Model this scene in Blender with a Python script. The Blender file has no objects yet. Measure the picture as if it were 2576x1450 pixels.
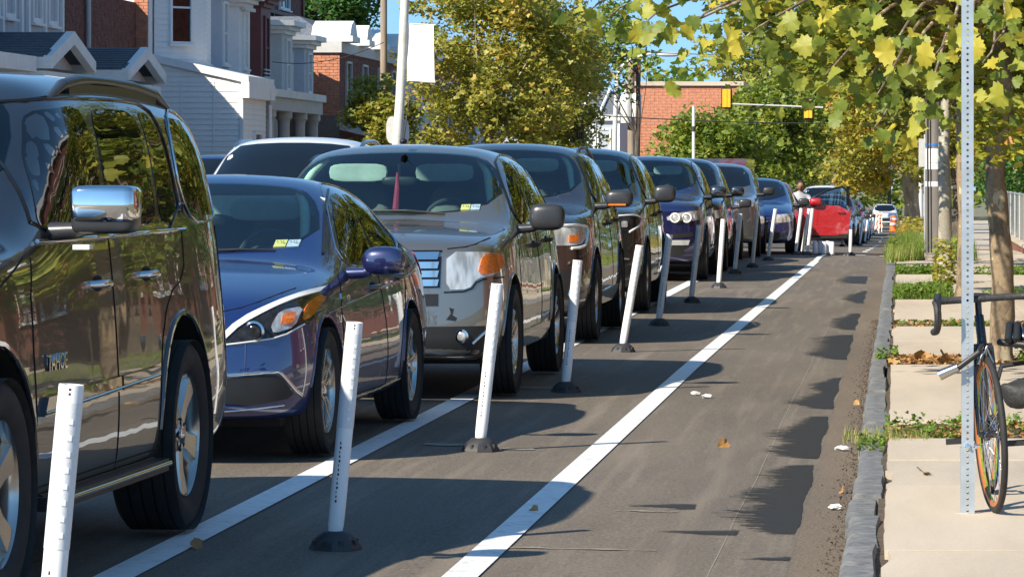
import bpy, bmesh, math, random
import numpy as np
from mathutils import Vector, Matrix
from mathutils.bvhtree import BVHTree
from mathutils.geometry import delaunay_2d_cdt

random.seed(7)
rng = np.random.default_rng(7)
S = bpy.context.scene
COL = S.collection
PI = math.pi
R = math.radians

# ------------------------------------------------------------------ camera, world, sun, exposure
EYE = 1.55
cd = bpy.data.cameras.new('camera')
cd.sensor_width = 36.0
cd.lens = 36.0 * 9400 / 2576
cd.shift_x = -(2266 - 1288) / 2576
cd.shift_y = -(725 - 440) / 2576
cd.clip_start = 0.5
cd.clip_end = 3000
cam = bpy.data.objects.new('camera', cd)
cam.location = (0, 0, EYE)
cam.rotation_euler = (PI / 2, 0, 0)
COL.objects.link(cam)
S.camera = cam
cd.dof.use_dof = False

SUN_EL = R(35.5)
SUN_AZ = R(220)          # compass bearing of the sun, from +Y towards +X
W = bpy.data.worlds.new('World')
S.world = W
W.use_nodes = True
nt = W.node_tree
nt.nodes.clear()
sky = nt.nodes.new('ShaderNodeTexSky')
sky.sky_type = 'NISHITA'
sky.sun_disc = False
sky.sun_elevation = SUN_EL
sky.sun_rotation = SUN_AZ
sky.air_density = 1.0
sky.dust_density = 0.0
sky.ozone_density = 1.6
bg = nt.nodes.new('ShaderNodeBackground')
bg.inputs['Strength'].default_value = 0.125
wo = nt.nodes.new('ShaderNodeOutputWorld')
tcw = nt.nodes.new('ShaderNodeTexCoord')
mpw = nt.nodes.new('ShaderNodeMapping')          # clear autumn air: the blue reaches down to the roofs
mpw.inputs['Location'].default_value = (0, 0, 0.22)
nrm = nt.nodes.new('ShaderNodeVectorMath'); nrm.operation = 'NORMALIZE'
nt.links.new(tcw.outputs['Generated'], mpw.inputs[0])
nt.links.new(mpw.outputs[0], nrm.inputs[0])
nt.links.new(nrm.outputs[0], sky.inputs[0])
hs = nt.nodes.new('ShaderNodeHueSaturation'); hs.inputs['Saturation'].default_value = 1.14; hs.inputs['Hue'].default_value = 0.492
nt.links.new(sky.outputs[0], hs.inputs['Color'])
nt.links.new(hs.outputs[0], bg.inputs[0])
nt.links.new(bg.outputs[0], wo.inputs[0])

sl = bpy.data.lights.new('sun', 'SUN')
sl.energy = 4.9
sl.angle = R(0.55)
sl.color = (1.0, 0.90, 0.74)
sun = bpy.data.objects.new('sun', sl)
COL.objects.link(sun)
d_sun = Vector((math.sin(SUN_AZ) * math.cos(SUN_EL), math.cos(SUN_AZ) * math.cos(SUN_EL), math.sin(SUN_EL)))
sun.rotation_euler = d_sun.to_track_quat('Z', 'Y').to_euler()
sun.location = (-20, -20, 30)

S.view_settings.view_transform = 'Standard'
S.view_settings.look = 'None'
S.view_settings.exposure = 0.82
S.view_settings.gamma = 1.0
S.view_settings.use_curve_mapping = False
S.cycles.max_bounces = 8
S.cycles.transparent_max_bounces = 12
S.cycles.use_denoising = True
S.cycles.sample_clamp_indirect = 8

def X_at(u, Y): return (u - 2266) * Y / 9400.0
def Z_at(v, Y): return EYE - (v - 440) * Y / 9400.0

def zroad(x, y):
    """crowned street that falls gently away beyond the crossing"""
    cx = min(max(-0.25 - x, 0.0), 6.0)
    z = 0.02 * cx if cx < 5.2 else 0.104 - 0.02 * (cx - 5.2)
    if x < -6.0: z = 0.104 - 0.016 * min(-6.0 - x, 4.0)
    return z + zfall(y)
def zfall(y):
    if y < 70: return 0.0
    return -0.0155 * (min(y, 140) - 70) - 0.009 * max(0.0, min(y, 460) - 140)

# ------------------------------------------------------------------ tagging
def tag(o, label=None, cat=None, group=None, kind=None):
    if label: o['label'] = label
    if cat: o['category'] = cat
    if group: o['group'] = group
    if kind: o['kind'] = kind
    return o

def empty(name, loc=(0, 0, 0), rz=0.0, label=None, cat=None, group=None, parent=None):
    o = bpy.data.objects.new(name, None)
    COL.objects.link(o)
    o.location = loc
    o.rotation_euler = (0, 0, rz)
    o.empty_display_size = 0.2
    if parent: o.parent = parent
    return tag(o, label, cat, group)

def link_mesh(name, me, parent=None, loc=None, rot=None):
    o = bpy.data.objects.new(name, me)
    COL.objects.link(o)
    if parent: o.parent = parent
    if loc is not None: o.location = loc
    if rot is not None: o.rotation_euler = rot
    return o

def copy_tree(o, parent=None):
    c = o.copy()
    COL.objects.link(c)
    if parent is not None: c.parent = parent
    for ch in list(o.children): copy_tree(ch, c)
    return c

# ------------------------------------------------------------------ mesh builder
class MB:
    def __init__(s):
        s.v = []; s.f = []; s.m = []; s.mats = []; s.cur = 0
    def mat(s, m):
        if m not in s.mats: s.mats.append(m)
        s.cur = s.mats.index(m); return s
    def add(s, vs, fs):
        b = len(s.v)
        s.v.extend([tuple(p) for p in vs])
        for f in fs:
            s.f.append(tuple(i + b for i in f)); s.m.append(s.cur)
        return b
    def box(s, x0, x1, y0, y1, z0, z1, M=None):
        vs = [(x, y, z) for x in (x0, x1) for y in (y0, y1) for z in (z0, z1)]
        if M is not None: vs = [M @ Vector(p) for p in vs]
        s.add(vs, [(0, 1, 3, 2), (4, 6, 7, 5), (0, 4, 5, 1), (2, 3, 7, 6), (0, 2, 6, 4), (1, 5, 7, 3)])
    def prism(s, pts, M, d0, d1):
        """pts: 2D outline; extruded along local z from d0 to d1 and moved by M"""
        n = len(pts)
        vs = [M @ Vector((p[0], p[1], d0)) for p in pts] + [M @ Vector((p[0], p[1], d1)) for p in pts]
        fs = [tuple(range(n))[::-1], tuple(range(n, 2 * n))] + [(i, (i + 1) % n, n + (i + 1) % n, n + i) for i in range(n)]
        s.add(vs, fs)
    def tube(s, pts, r, seg=8, cap=True, squash=None):
        pts = [Vector(p) for p in pts]
        n = len(pts)
        rs = list(r) if isinstance(r, (list, tuple)) else [r] * n
        if len(rs) != n: rs = [float(q) for q in np.interp(np.linspace(0, 1, n), np.linspace(0, 1, len(rs)), rs)]
        rings = []
        up = Vector((0, 0, 1))
        t0 = (pts[1] - pts[0]).normalized()
        if abs(t0.dot(up)) > 0.95: up = Vector((1, 0, 0))
        a = t0.cross(up).normalized()
        for i in range(n):
            t = (pts[min(i + 1, n - 1)] - pts[max(i - 1, 0)]).normalized()
            a = (a - t * a.dot(t))
            if a.length < 1e-6: a = t.orthogonal()
            a.normalize()
            b = t.cross(a)
            rings.append([pts[i] + (a * math.cos(2 * PI * k / seg) + b * math.sin(2 * PI * k / seg)) * rs[i] for k in range(seg)])
        vs = [p for rr in rings for p in rr]
        fs = []
        for i in range(n - 1):
            for k in range(seg):
                k2 = (k + 1) % seg
                fs.append((i * seg + k, i * seg + k2, (i + 1) * seg + k2, (i + 1) * seg + k))
        if cap:
            fs.append(tuple(range(seg))[::-1]); fs.append(tuple((n - 1) * seg + k for k in range(seg)))
        s.add(vs, fs)
    def lathe(s, prof, seg=24, M=None, axis='z', cap=False):
        """prof: (r, h) pairs"""
        vs = []
        for r_, h in prof:
            for k in range(seg):
                a = 2 * PI * k / seg
                c, q = r_ * math.cos(a), r_ * math.sin(a)
                p = Vector((c, q, h)) if axis == 'z' else (Vector((h, c, q)) if axis == 'x' else Vector((q, h, c)))
                vs.append(M @ p if M is not None else p)
        fs = []
        for i in range(len(prof) - 1):
            for k in range(seg):
                k2 = (k + 1) % seg
                fs.append((i * seg + k, i * seg + k2, (i + 1) * seg + k2, (i + 1) * seg + k))
        if cap:
            fs.append(tuple(range(seg))[::-1]); fs.append(tuple((len(prof) - 1) * seg + k for k in range(seg)))
        s.add(vs, fs)
    def ball(s, c, rx, ry=None, rz=None, seg=12, rings=8, e=1.0, M=None):
        ry = ry or rx; rz = rz or rx
        def pw(v): return math.copysign(abs(v) ** e, v)
        vs = []
        for i in range(rings + 1):
            ph = -PI / 2 + PI * i / rings
            for k in range(seg):
                th = 2 * PI * k / seg
                p = Vector((rx * pw(math.cos(ph)) * pw(math.cos(th)), ry * pw(math.cos(ph)) * pw(math.sin(th)), rz * pw(math.sin(ph))))
                if M is not None: p = M @ p
                vs.append(p + Vector(c))
        fs = []
        for i in range(rings):
            for k in range(seg):
                k2 = (k + 1) % seg
                fs.append((i * seg + k, i * seg + k2, (i + 1) * seg + k2, (i + 1) * seg + k))
        s.add(vs, fs)
    def mesh(s, name, smooth=None):
        me = bpy.data.meshes.new(name)
        me.from_pydata(s.v, [], s.f)
        for m in s.mats: me.materials.append(m)
        me.polygons.foreach_set('material_index', s.m)
        me.validate()
        bm = bmesh.new(); bm.from_mesh(me)
        bmesh.ops.recalc_face_normals(bm, faces=bm.faces)
        bm.to_mesh(me); bm.free()
        if smooth is not None:
            me.polygons.foreach_set('use_smooth', [True] * len(me.polygons))
            me.set_sharp_from_angle(angle=R(smooth))
        me.update()
        return me
    def build(s, name, mat=None, parent=None, smooth=None, loc=None, rot=None):
        if mat is not None: s.mats = [mat] if not s.mats else s.mats
        return link_mesh(name, s.mesh(name, smooth), parent, loc, rot)

def TR(x, y, z, rz=0, rx=0, ry=0):
    return Matrix.Translation((x, y, z)) @ Matrix.Rotation(rz, 4, 'Z') @ Matrix.Rotation(ry, 4, 'Y') @ Matrix.Rotation(rx, 4, 'X')

def chaikin(pts, it=2, closed=True, q=0.25):
    pts = [tuple(p) for p in pts]
    for _ in range(it):
        out = []
        n = len(pts)
        rngn = range(n) if closed else range(n - 1)
        if not closed: out.append(pts[0])
        for i in rngn:
            a, b = pts[i], pts[(i + 1) % n]
            out.append(tuple(a[k] * (1 - q) + b[k] * q for k in range(len(a))))
            out.append(tuple(a[k] * q + b[k] * (1 - q) for k in range(len(a))))
        if not closed: out.append(pts[-1])
        pts = out
    return pts

def densify(pts, step, closed=True):
    out = []
    n = len(pts)
    for i in range(n if closed else n - 1):
        a, b = pts[i], pts[(i + 1) % n]
        d = math.dist(a, b)
        k = max(1, int(math.ceil(d / step)))
        for j in range(k): out.append(tuple(a[q] + (b[q] - a[q]) * j / k for q in range(len(a))))
    if not closed: out.append(tuple(pts[-1]))
    return out

# ------------------------------------------------------------------ materials
MATS = {}
def nm(name):
    m = bpy.data.materials.new(name)
    m.use_nodes = True
    MATS[name] = m
    t = m.node_tree
    b = t.nodes['Principled BSDF']
    return m, t, b
def setp(b, **k):
    names = dict(col='Base Color', rough='Roughness', metal='Metallic', spec='Specular IOR Level', coat='Coat Weight', crough='Coat Roughness',
                 ior='IOR', trans='Transmission Weight', alpha='Alpha', sheen='Sheen Weight')
    for a, v in k.items():
        if a == 'col' and len(v) == 3: v = (*v, 1)
        b.inputs[names[a]].default_value = v
def noise(t, scale, detail=4, rough=0.55, vec=None, stretch=None):
    tc = t.nodes.new('ShaderNodeTexCoord')
    mp = t.nodes.new('ShaderNodeMapping')
    if stretch: mp.inputs['Scale'].default_value = stretch
    t.links.new(tc.outputs['Object'], mp.inputs[0])
    n = t.nodes.new('ShaderNodeTexNoise')
    n.inputs['Scale'].default_value = scale
    n.inputs['Detail'].default_value = detail
    n.inputs['Roughness'].default_value = rough
    t.links.new(mp.outputs[0], n.inputs['Vector'])
    return n
def ramp(t, src, stops):
    r = t.nodes.new('ShaderNodeValToRGB')
    cr = r.color_ramp
    while len(cr.elements) > 1: cr.elements.remove(cr.elements[-1])
    cr.elements[0].position = stops[0][0]; cr.elements[0].color = (*stops[0][1], 1)
    for p, c in stops[1:]:
        e = cr.elements.new(p); e.color = (*c, 1)
    t.links.new(src, r.inputs[0])
    return r
def bump(t, b, src, strength=0.3, dist=0.01):
    bp = t.nodes.new('ShaderNodeBump')
    bp.inputs['Strength'].default_value = strength
    bp.inputs['Distance'].default_value = dist
    t.links.new(src, bp.inputs['Height'])
    t.links.new(bp.outputs[0], b.inputs['Normal'])
    return bp
def mix(t, fac, a, b):
    m = t.nodes.new('ShaderNodeMix'); m.data_type = 'RGBA'
    for i, s_ in ((0, fac), (6, a), (7, b)):
        if isinstance(s_, (int, float)): m.inputs[i].default_value = s_
        elif isinstance(s_, tuple): m.inputs[i].default_value = (*s_[:3], 1)
        else: t.links.new(s_, m.inputs[i])
    return m.outputs[2]

def simple(name, col, rough=0.6, metal=0.0, var=0.15, scale=8, bmp=0.0, coat=0.0, spec=0.5, stretch=None, grime=None):
    m, t, b = nm(name)
    setp(b, rough=rough, metal=metal, coat=coat, spec=spec)
    n = noise(t, scale, 5, 0.6, stretch=stretch)
    lo = tuple(c * (1 - var) for c in col); hi = tuple(min(1, c * (1 + var)) for c in col)
    r = ramp(t, n.outputs[0], [(0.3, lo), (0.7, hi)])
    out = r.outputs[0]
    if grime:
        n2 = noise(t, scale * 0.35, 6, 0.7)
        g = ramp(t, n2.outputs[0], [(0.5, (0, 0, 0)), (0.75, (1, 1, 1))])
        out = mix(t, g.outputs[0], out, grime)
    t.links.new(out, b.inputs['Base Color'])
    if bmp: bump(t, b, n.outputs[0], bmp, 0.01)
    return m

def paint(name, col, metal=0.3, flake=0.0, rough=0.35, dust=0.035):
    m, t, b = nm(name)
    setp(b, col=col, metal=metal, rough=rough, coat=1.0, crough=0.015)
    b.inputs['Coat IOR'].default_value = 1.95
    n = noise(t, 2.2, 6, 0.7)
    g = ramp(t, n.outputs[0], [(0.35, (0, 0, 0)), (0.8, (dust, dust, dust))])
    c = mix(t, g.outputs[0], tuple(col), (0.30, 0.27, 0.22))
    t.links.new(c, b.inputs['Base Color'])
    n2 = noise(t, 1.6, 2, 0.5)
    bp = t.nodes.new('ShaderNodeBump'); bp.inputs['Strength'].default_value = 0.06; bp.inputs['Distance'].default_value = 0.05
    t.links.new(n2.outputs[0], bp.inputs['Height'])
    t.links.new(bp.outputs[0], b.inputs['Coat Normal'])
    return m

P_black = paint('paint_black', (0.006, 0.006, 0.007), 0.2)
P_blue = paint('paint_deep_blue', (0.003, 0.020, 0.13), 0.35)
P_silver = paint('paint_warm_silver', (0.23, 0.215, 0.19), 0.75, rough=0.32)
P_darkbrown = paint('paint_dark_brown', (0.020, 0.014, 0.011), 0.3)
P_green = paint('paint_dark_green', (0.012, 0.016, 0.015), 0.3)
P_navy = paint('paint_navy', (0.006, 0.010, 0.075), 0.35)
P_grey = paint('paint_grey', (0.16, 0.165, 0.18), 0.7)
P_white = paint('paint_white', (0.72, 0.73, 0.74), 0.0)
P_red = paint('paint_red', (0.42, 0.008, 0.012), 0.2)
P_maroon = paint('paint_maroon', (0.10, 0.008, 0.018), 0.3)
P_beige = paint('paint_beige', (0.42, 0.38, 0.30), 0.5)

def glassy(name, col=(0.004, 0.005, 0.006), rough=0.01):
    m, t, b = nm(name)
    setp(b, col=col, rough=rough, spec=0.6)
    b.inputs['IOR'].default_value = 1.55
    n = noise(t, 1.3, 2, 0.5)
    bump(t, b, n.outputs[0], 0.05, 0.05)
    return m
G_side = glassy('privacy_glass')

def clear_glass(name, tint=(0.55, 0.75, 0.70), rough=0.005):
    m = bpy.data.materials.new(name); m.use_nodes = True
    t = m.node_tree; t.nodes.clear()
    o = t.nodes.new('ShaderNodeOutputMaterial')
    mx = t.nodes.new('ShaderNodeMixShader')
    tr = t.nodes.new('ShaderNodeBsdfTransparent'); tr.inputs[0].default_value = (*tint, 1)
    gl = t.nodes.new('ShaderNodeBsdfGlossy'); gl.inputs['Roughness'].default_value = rough; gl.inputs[0].default_value = (1, 1, 1, 1)
    fr = t.nodes.new('ShaderNodeFresnel'); fr.inputs[0].default_value = 1.6
    mt = t.nodes.new('ShaderNodeMath'); mt.operation = 'MULTIPLY'; mt.inputs[1].default_value = 1.15; mt.use_clamp = True
    t.links.new(fr.outputs[0], mt.inputs[0])
    t.links.new(mt.outputs[0], mx.inputs[0]); t.links.new(tr.outputs[0], mx.inputs[1]); t.links.new(gl.outputs[0], mx.inputs[2])
    t.links.new(mx.outputs[0], o.inputs[0])
    return m
G_wind = clear_glass('windscreen_glass', (0.66, 0.88, 0.86))
G_lens = clear_glass('lamp_lens_glass', (0.95, 0.95, 0.95))
G_pane = clear_glass('window_pane_glass', (0.7, 0.78, 0.8))

M_black = simple('black_plastic', (0.018, 0.018, 0.019), 0.45, var=0.2)
M_gloss = simple('gloss_black_trim', (0.008, 0.008, 0.009), 0.12, var=0.1)
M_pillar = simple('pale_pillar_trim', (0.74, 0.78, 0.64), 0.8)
M_reflect_band = simple('pale_reflection_band', (0.75, 0.82, 0.76), 0.8)  # pale tone carries the bright reflection at the windscreen top
M_cabinwall = simple('cabin_shell', (0.10, 0.105, 0.11), 0.9)
M_well = simple('wheel_well_liner', (0.007, 0.007, 0.007), 0.9)
M_rubber = simple('tyre_rubber', (0.018, 0.017, 0.016), 0.75, var=0.35, scale=14, bmp=0.2)
M_chrome = simple('chrome', (0.72, 0.72, 0.72), 0.06, 1.0, var=0.05)
M_alloy = simple('alloy_wheel', (0.48, 0.46, 0.43), 0.22, 1.0, var=0.1)
M_alloy2 = simple('dark_alloy', (0.05, 0.05, 0.052), 0.3, 0.8, var=0.1)
M_mirrorpl = simple('mirror_shell_plastic', (0.03, 0.031, 0.034), 0.32, var=0.15)
M_seam = simple('panel_gap', (0.003, 0.003, 0.003), 0.9)
M_cabin = simple('cabin_trim', (0.07, 0.07, 0.075), 0.8)
M_seat = simple('seat_cloth', (0.22, 0.22, 0.21), 0.85)
M_liner = simple('headliner', (0.50, 0.53, 0.50), 0.9)
M_amber = simple('amber_lens', (0.75, 0.17, 0.02), 0.12, var=0.35, scale=60, coat=0.6)
M_redlens = simple('red_lens', (0.45, 0.01, 0.01), 0.12, var=0.3, scale=50, coat=0.8)
M_led = simple('led_strip_diffuser', (0.85, 0.85, 0.83), 0.3, var=0.04)
m, t, b = nm('headlamp_reflector')
setp(b, rough=0.2, metal=0.45, coat=0.8)
n_ = noise(t, 14, 2, .5, stretch=(1, 1, .35))
r_ = ramp(t, n_.outputs[0], [(0.35, (0.34, 0.35, 0.34)), (0.5, (0.62, 0.62, 0.60)), (0.65, (0.78, 0.78, 0.76))])
t.links.new(r_.outputs[0], b.inputs['Base Color'])
bump(t, b, n_.outputs[0], 0.25, 0.03)
M_reflector = m
M_darklamp = simple('lamp_dark_bezel', (0.03, 0.03, 0.032), 0.12, 0.4, var=0.5, scale=30)
M_stk_y = simple('sticker_yellow_green', (0.42, 0.48, 0.16), 0.5, var=0.15, scale=90)
M_stk_b = simple('sticker_pale_blue', (0.30, 0.42, 0.50), 0.5, var=0.3, scale=90)
M_ink = simple('dark_print', (0.02, 0.02, 0.03), 0.6)
M_cloth = simple('red_ribbon', (0.35, 0.02, 0.06), 0.7)
# ================================================================== vehicles
def half_ring(st, L):
    y, ws, wm, wb, wt, zs, zm, zb, zt, zc, k = st
    def P(x, z, f=1.0):
        # corners lag behind the centre line by k
        w = max(wm, 0.01)
        return (x, y + k * (x / w) ** 2 * f, z)
    low = (0.45 * ws + 0.55 * wm, zs + 0.5 * (zm - zs))
    mid = (wb + (wt - wb) * 0.40, zb + (zt - zb) * 0.5)
    ring = [P(0, zs), P(ws * 0.5, zs), P(ws - 0.06, zs), P(ws, zs + 0.05), P(*low), P(wm, zm), P(wb, zb), P(*mid), P(wt, zt),
            P(wt * 0.55, zc - 0.28 * (zc - zt)), P(0, zc)]
    return ring

def body_mesh(stations, bulge_f=0.03, bulge_r=0.03, level=2, tilt_f=0.0, tilt_r=0.0):
    L = stations[-1][0]
    rings = [half_ring(s, L) for s in stations]
    # tilt of nose and tail
    def tl(rg, t, sgn):
        z0 = 0.55
        return [(x, y + sgn * t * max(0, z - z0), z) for x, y, z in rg]
    rings[0] = tl(rings[0], tilt_f, 1); rings[-1] = tl(rings[-1], tilt_r, -1)
    bm = bmesh.new()
    V = {}
    def vert(key, p):
        if key not in V: V[key] = bm.verts.new(p)
        return V[key]
    n = 11
    def getv(i, j, side):
        x, y, z = rings[i][j]
        if j in (0, 10): side = 1
        return vert((i, j, side), (x * side if j not in (0, 10) else 0, y, z))
    for side in (1, -1):
        for i in range(len(rings) - 1):
            for j in range(n - 1):
                q = [getv(i, j, side), getv(i + 1, j, side), getv(i + 1, j + 1, side), getv(i, j + 1, side)]
                bm.faces.new(q if side == 1 else q[::-1])
        for i, bl, sg in ((0, -bulge_f, 1), (len(rings) - 1, bulge_r, -1)):
            rg = rings[i]
            kk = stations[i][-1]
            rows = []
            rows.append([getv(i, 2, side), getv(i, 1, side), getv(i, 0, side)])
            for j in range(3, 8):
                x, y, z = rg[j]
                w = max(stations[i][2], .01)
                mv = vert((i, 'm', j, side), (x * 0.55 * side, y - kk * (x / w) ** 2 * 0.70 + bl * 0.7, z))
                cv = vert((i, 'c', j), (0, y - kk * (x / w) ** 2 + bl, z))
                rows.append([getv(i, j, side), mv, cv])
            rows.append([getv(i, 8, side), getv(i, 9, side), getv(i, 10, side)])
            for a in range(len(rows) - 1):
                for c in range(2):
                    q = [rows[a][c], rows[a + 1][c], rows[a + 1][c + 1], rows[a][c + 1]]
                    bm.faces.new(q if (side * sg == 1) else q[::-1])
    bmesh.ops.recalc_face_normals(bm, faces=bm.faces)
    me = bpy.data.meshes.new('body')
    bm.to_mesh(me); bm.free()
    ob = bpy.data.objects.new('body_tmp', me); COL.objects.link(ob)
    md = ob.modifiers.new('s', 'SUBSURF'); md.levels = level; md.render_levels = level
    dg = bpy.context.evaluated_depsgraph_get(); dg.update()
    me2 = bpy.data.meshes.new_from_object(ob.evaluated_get(dg))
    bpy.data.objects.remove(ob)
    return me2

class Car:
    def __init__(s, name, label, X, Y, stations, paintm, yaw=0.0, level=2, group=None, cat='car', **kw):
        s.L = stations[-1][0]
        s.root = empty(name, (X, Y, zroad(X, Y)), yaw, label, cat, group)
        s.paint = paintm
        me = body_mesh(stations, level=level, **kw)
        bm = bmesh.new(); bm.from_mesh(me)
        s.bvh = BVHTree.FromBMesh(bm)
        bm.free()
        s.body_me = me
        s.cut = MB()
    def hit(s, mode, a, b):
        if mode == 'L': o, d = Vector((3, a, b)), Vector((-1, 0, 0))
        elif mode == 'F': o, d = Vector((a, -3, b)), Vector((0, 1, 0))
        elif mode == 'R': o, d = Vector((a, s.L + 3, b)), Vector((0, -1, 0))
        elif mode == 'T': o, d = Vector((a, b, 4)), Vector((0, 0, -1))
        loc, n, _, _ = s.bvh.ray_cast(o, d)
        if loc is None:                      # slid off the edge: step back towards the middle
            for k in range(1, 30):
                if mode == 'L': o2 = Vector((3, a + (s.L / 2 - a) * k * .01, b + (.7 - b) * k * .02))
                elif mode == 'T': o2 = Vector((a * (1 - .02 * k), b, 4))
                else: o2 = Vector((a * (1 - .02 * k), o.y, b))
                loc, n, _, _ = s.bvh.ray_cast(o2, d)
                if loc is not None: break
        if loc is None:
            g = {'L': Vector((0.9, a, b)), 'F': Vector((a, 0.1, b)), 'R': Vector((a, s.L - .1, b)), 'T': Vector((a, b, 1.2))}[mode]
            loc, n, _, _ = s.bvh.find_nearest(g)
        if n.dot(-d) < 0: n = -n
        return loc, n
    def patch(s, name, mode, poly, mat, off=0.004, step=0.06, smooth_it=0, parent=None, both=True, thick=0.01, sm=True):
        if smooth_it: poly = chaikin(poly, smooth_it, True, 0.13 if smooth_it > 1 else 0.18)
        pts = densify(poly, step)
        xs = [p[0] for p in pts]; ys = [p[1] for p in pts]
        n0 = len(pts)
        def inside(x, y):
            c = False; j = n0 - 1
            for i in range(n0):
                if (ys[i] > y) != (ys[j] > y) and x < (xs[j] - xs[i]) * (y - ys[i]) / (ys[j] - ys[i]) + xs[i]: c = not c
                j = i
            return c
        gp = []
        nx = int((max(xs) - min(xs)) / step); ny = int((max(ys) - min(ys)) / step)
        for i in range(1, nx + 1):
            for j in range(1, ny + 1):
                x = min(xs) + (max(xs) - min(xs)) * i / (nx + 1); y = min(ys) + (max(ys) - min(ys)) * j / (ny + 1)
                if inside(x, y) and min((x - q[0]) ** 2 + (y - q[1]) ** 2 for q in pts) > (step * .4) ** 2: gp.append((x, y))
        cds = [Vector(p) for p in pts + gp]
        vs, es, fs, ov, oe, of = delaunay_2d_cdt(cds, [], [list(range(n0))], 1, 1e-5)
        V3 = []
        for p in vs:
            loc, n = s.hit(mode, p[0], p[1])
            V3.append((loc + n * off, n))
        faces = [tuple(f) for f in fs]
        from collections import Counter
        ec = Counter()
        for f in faces:
            for i in range(len(f)): ec[tuple(sorted((f[i], f[(i + 1) % len(f)])))] += 1
        verts = [v for v, _ in V3]
        remap = {}
        for (a, b), c in ec.items():
            if c == 1:
                for q in (a, b):
                    if q not in remap:
                        remap[q] = len(verts); verts.append(V3[q][0] - V3[q][1] * (thick + off))
                faces.append((a, b, remap[b], remap[a]))
        mb = MB(); mb.mat(mat); mb.add(verts, faces)
        o = mb.build(name, None, parent or s.root, 40 if sm else None)
        if both and mode == 'L' or both and mode in 'FR' and min(xs) > 0.02:
            mb2 = MB(); mb2.mat(mat); mb2.add([(-v[0], v[1], v[2]) for v in verts], faces)
            mb2.build(name, None, parent if parent and parent != s.root else s.root, 40 if sm else None)
        return o
    def line(s, name, mode, pts, mat, r=0.004, off=0.001, both=True, it=2, step=0.08, parent=None, closed=False, seg=6):
        if it: pts = chaikin(pts, it, closed)
        pts = densify(pts, step, closed)
        if closed: pts = pts + [pts[0]]
        P = []
        for a, b in pts:
            loc, n = s.hit(mode, a, b); P.append(loc + n * off)
        mb = MB(); mb.mat(mat); mb.tube(P, r, seg)
        o = mb.build(name, None, parent or s.root, 60)
        if both and (mode == 'L' or (mode in 'FRT' and min(p[0] for p in pts) > 0.02)):
            mb = MB(); mb.mat(mat); mb.tube([(-p[0], p[1], p[2]) for p in P], r, seg)
            mb.build(name, None, parent or s.root, 60)
        return o
    def arches(s, hubs, r, w, z):
        for hy in hubs:
            for sd in (1, -1):
                M = Matrix.Translation((sd * (w - 0.16), hy, z))
                n = 40
                vs = []
                for x in (-0.17, 0.40):
                    for k in range(n):
                        a = 2 * PI * k / n
                        vs.append(M @ Vector((x * sd, r * math.cos(a), r * math.sin(a))))
                s.cut.add(vs, [tuple(range(n))[::-1], tuple(range(n, 2 * n))] + [(i, (i + 1) % n, n + (i + 1) % n, n + i) for i in range(n)])
    def cavity(s, poly, depth=0.9, y0=0.5):
        """open the cabin behind the windscreen"""
        M = Matrix(((1, 0, 0, 0), (0, 0, 1, 0), (0, 1, 0, 0), (0, 0, 0, 1)))
        cz = sum(p[1] for p in poly) / len(poly)
        poly = [(p[0] * .975, cz + (p[1] - cz) * .965) for p in poly]
        s.cut.prism(poly, M, y0, depth)
    def finish(s, name='body'):
        me = s.body_me
        me.materials.clear(); me.materials.append(s.paint); me.materials.append(M_well)
        me.polygons.foreach_set('material_index', [0] * len(me.polygons))
        ob = link_mesh(name, me, s.root)
        if s.cut.v:
            s.cut.mats = [s.paint, M_well]; s.cut.m = [1] * len(s.cut.f)
            cu = link_mesh('cut', s.cut.mesh('cut'))
            cu.location = s.root.location; cu.rotation_euler = s.root.rotation_euler
            md = ob.modifiers.new('b', 'BOOLEAN'); md.operation = 'DIFFERENCE'; md.object = cu; md.solver = 'EXACT'
            bpy.context.view_layer.update()
            dg = bpy.context.evaluated_depsgraph_get(); dg.update()
            me2 = bpy.data.meshes.new_from_object(ob.evaluated_get(dg))
            ob.modifiers.clear(); ob.data = me2
            bpy.data.objects.remove(cu)
            me = me2
        me.polygons.foreach_set('use_smooth', [True] * len(me.polygons))
        me.set_sharp_from_angle(angle=R(38))
        s.body = ob
        return ob

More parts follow.
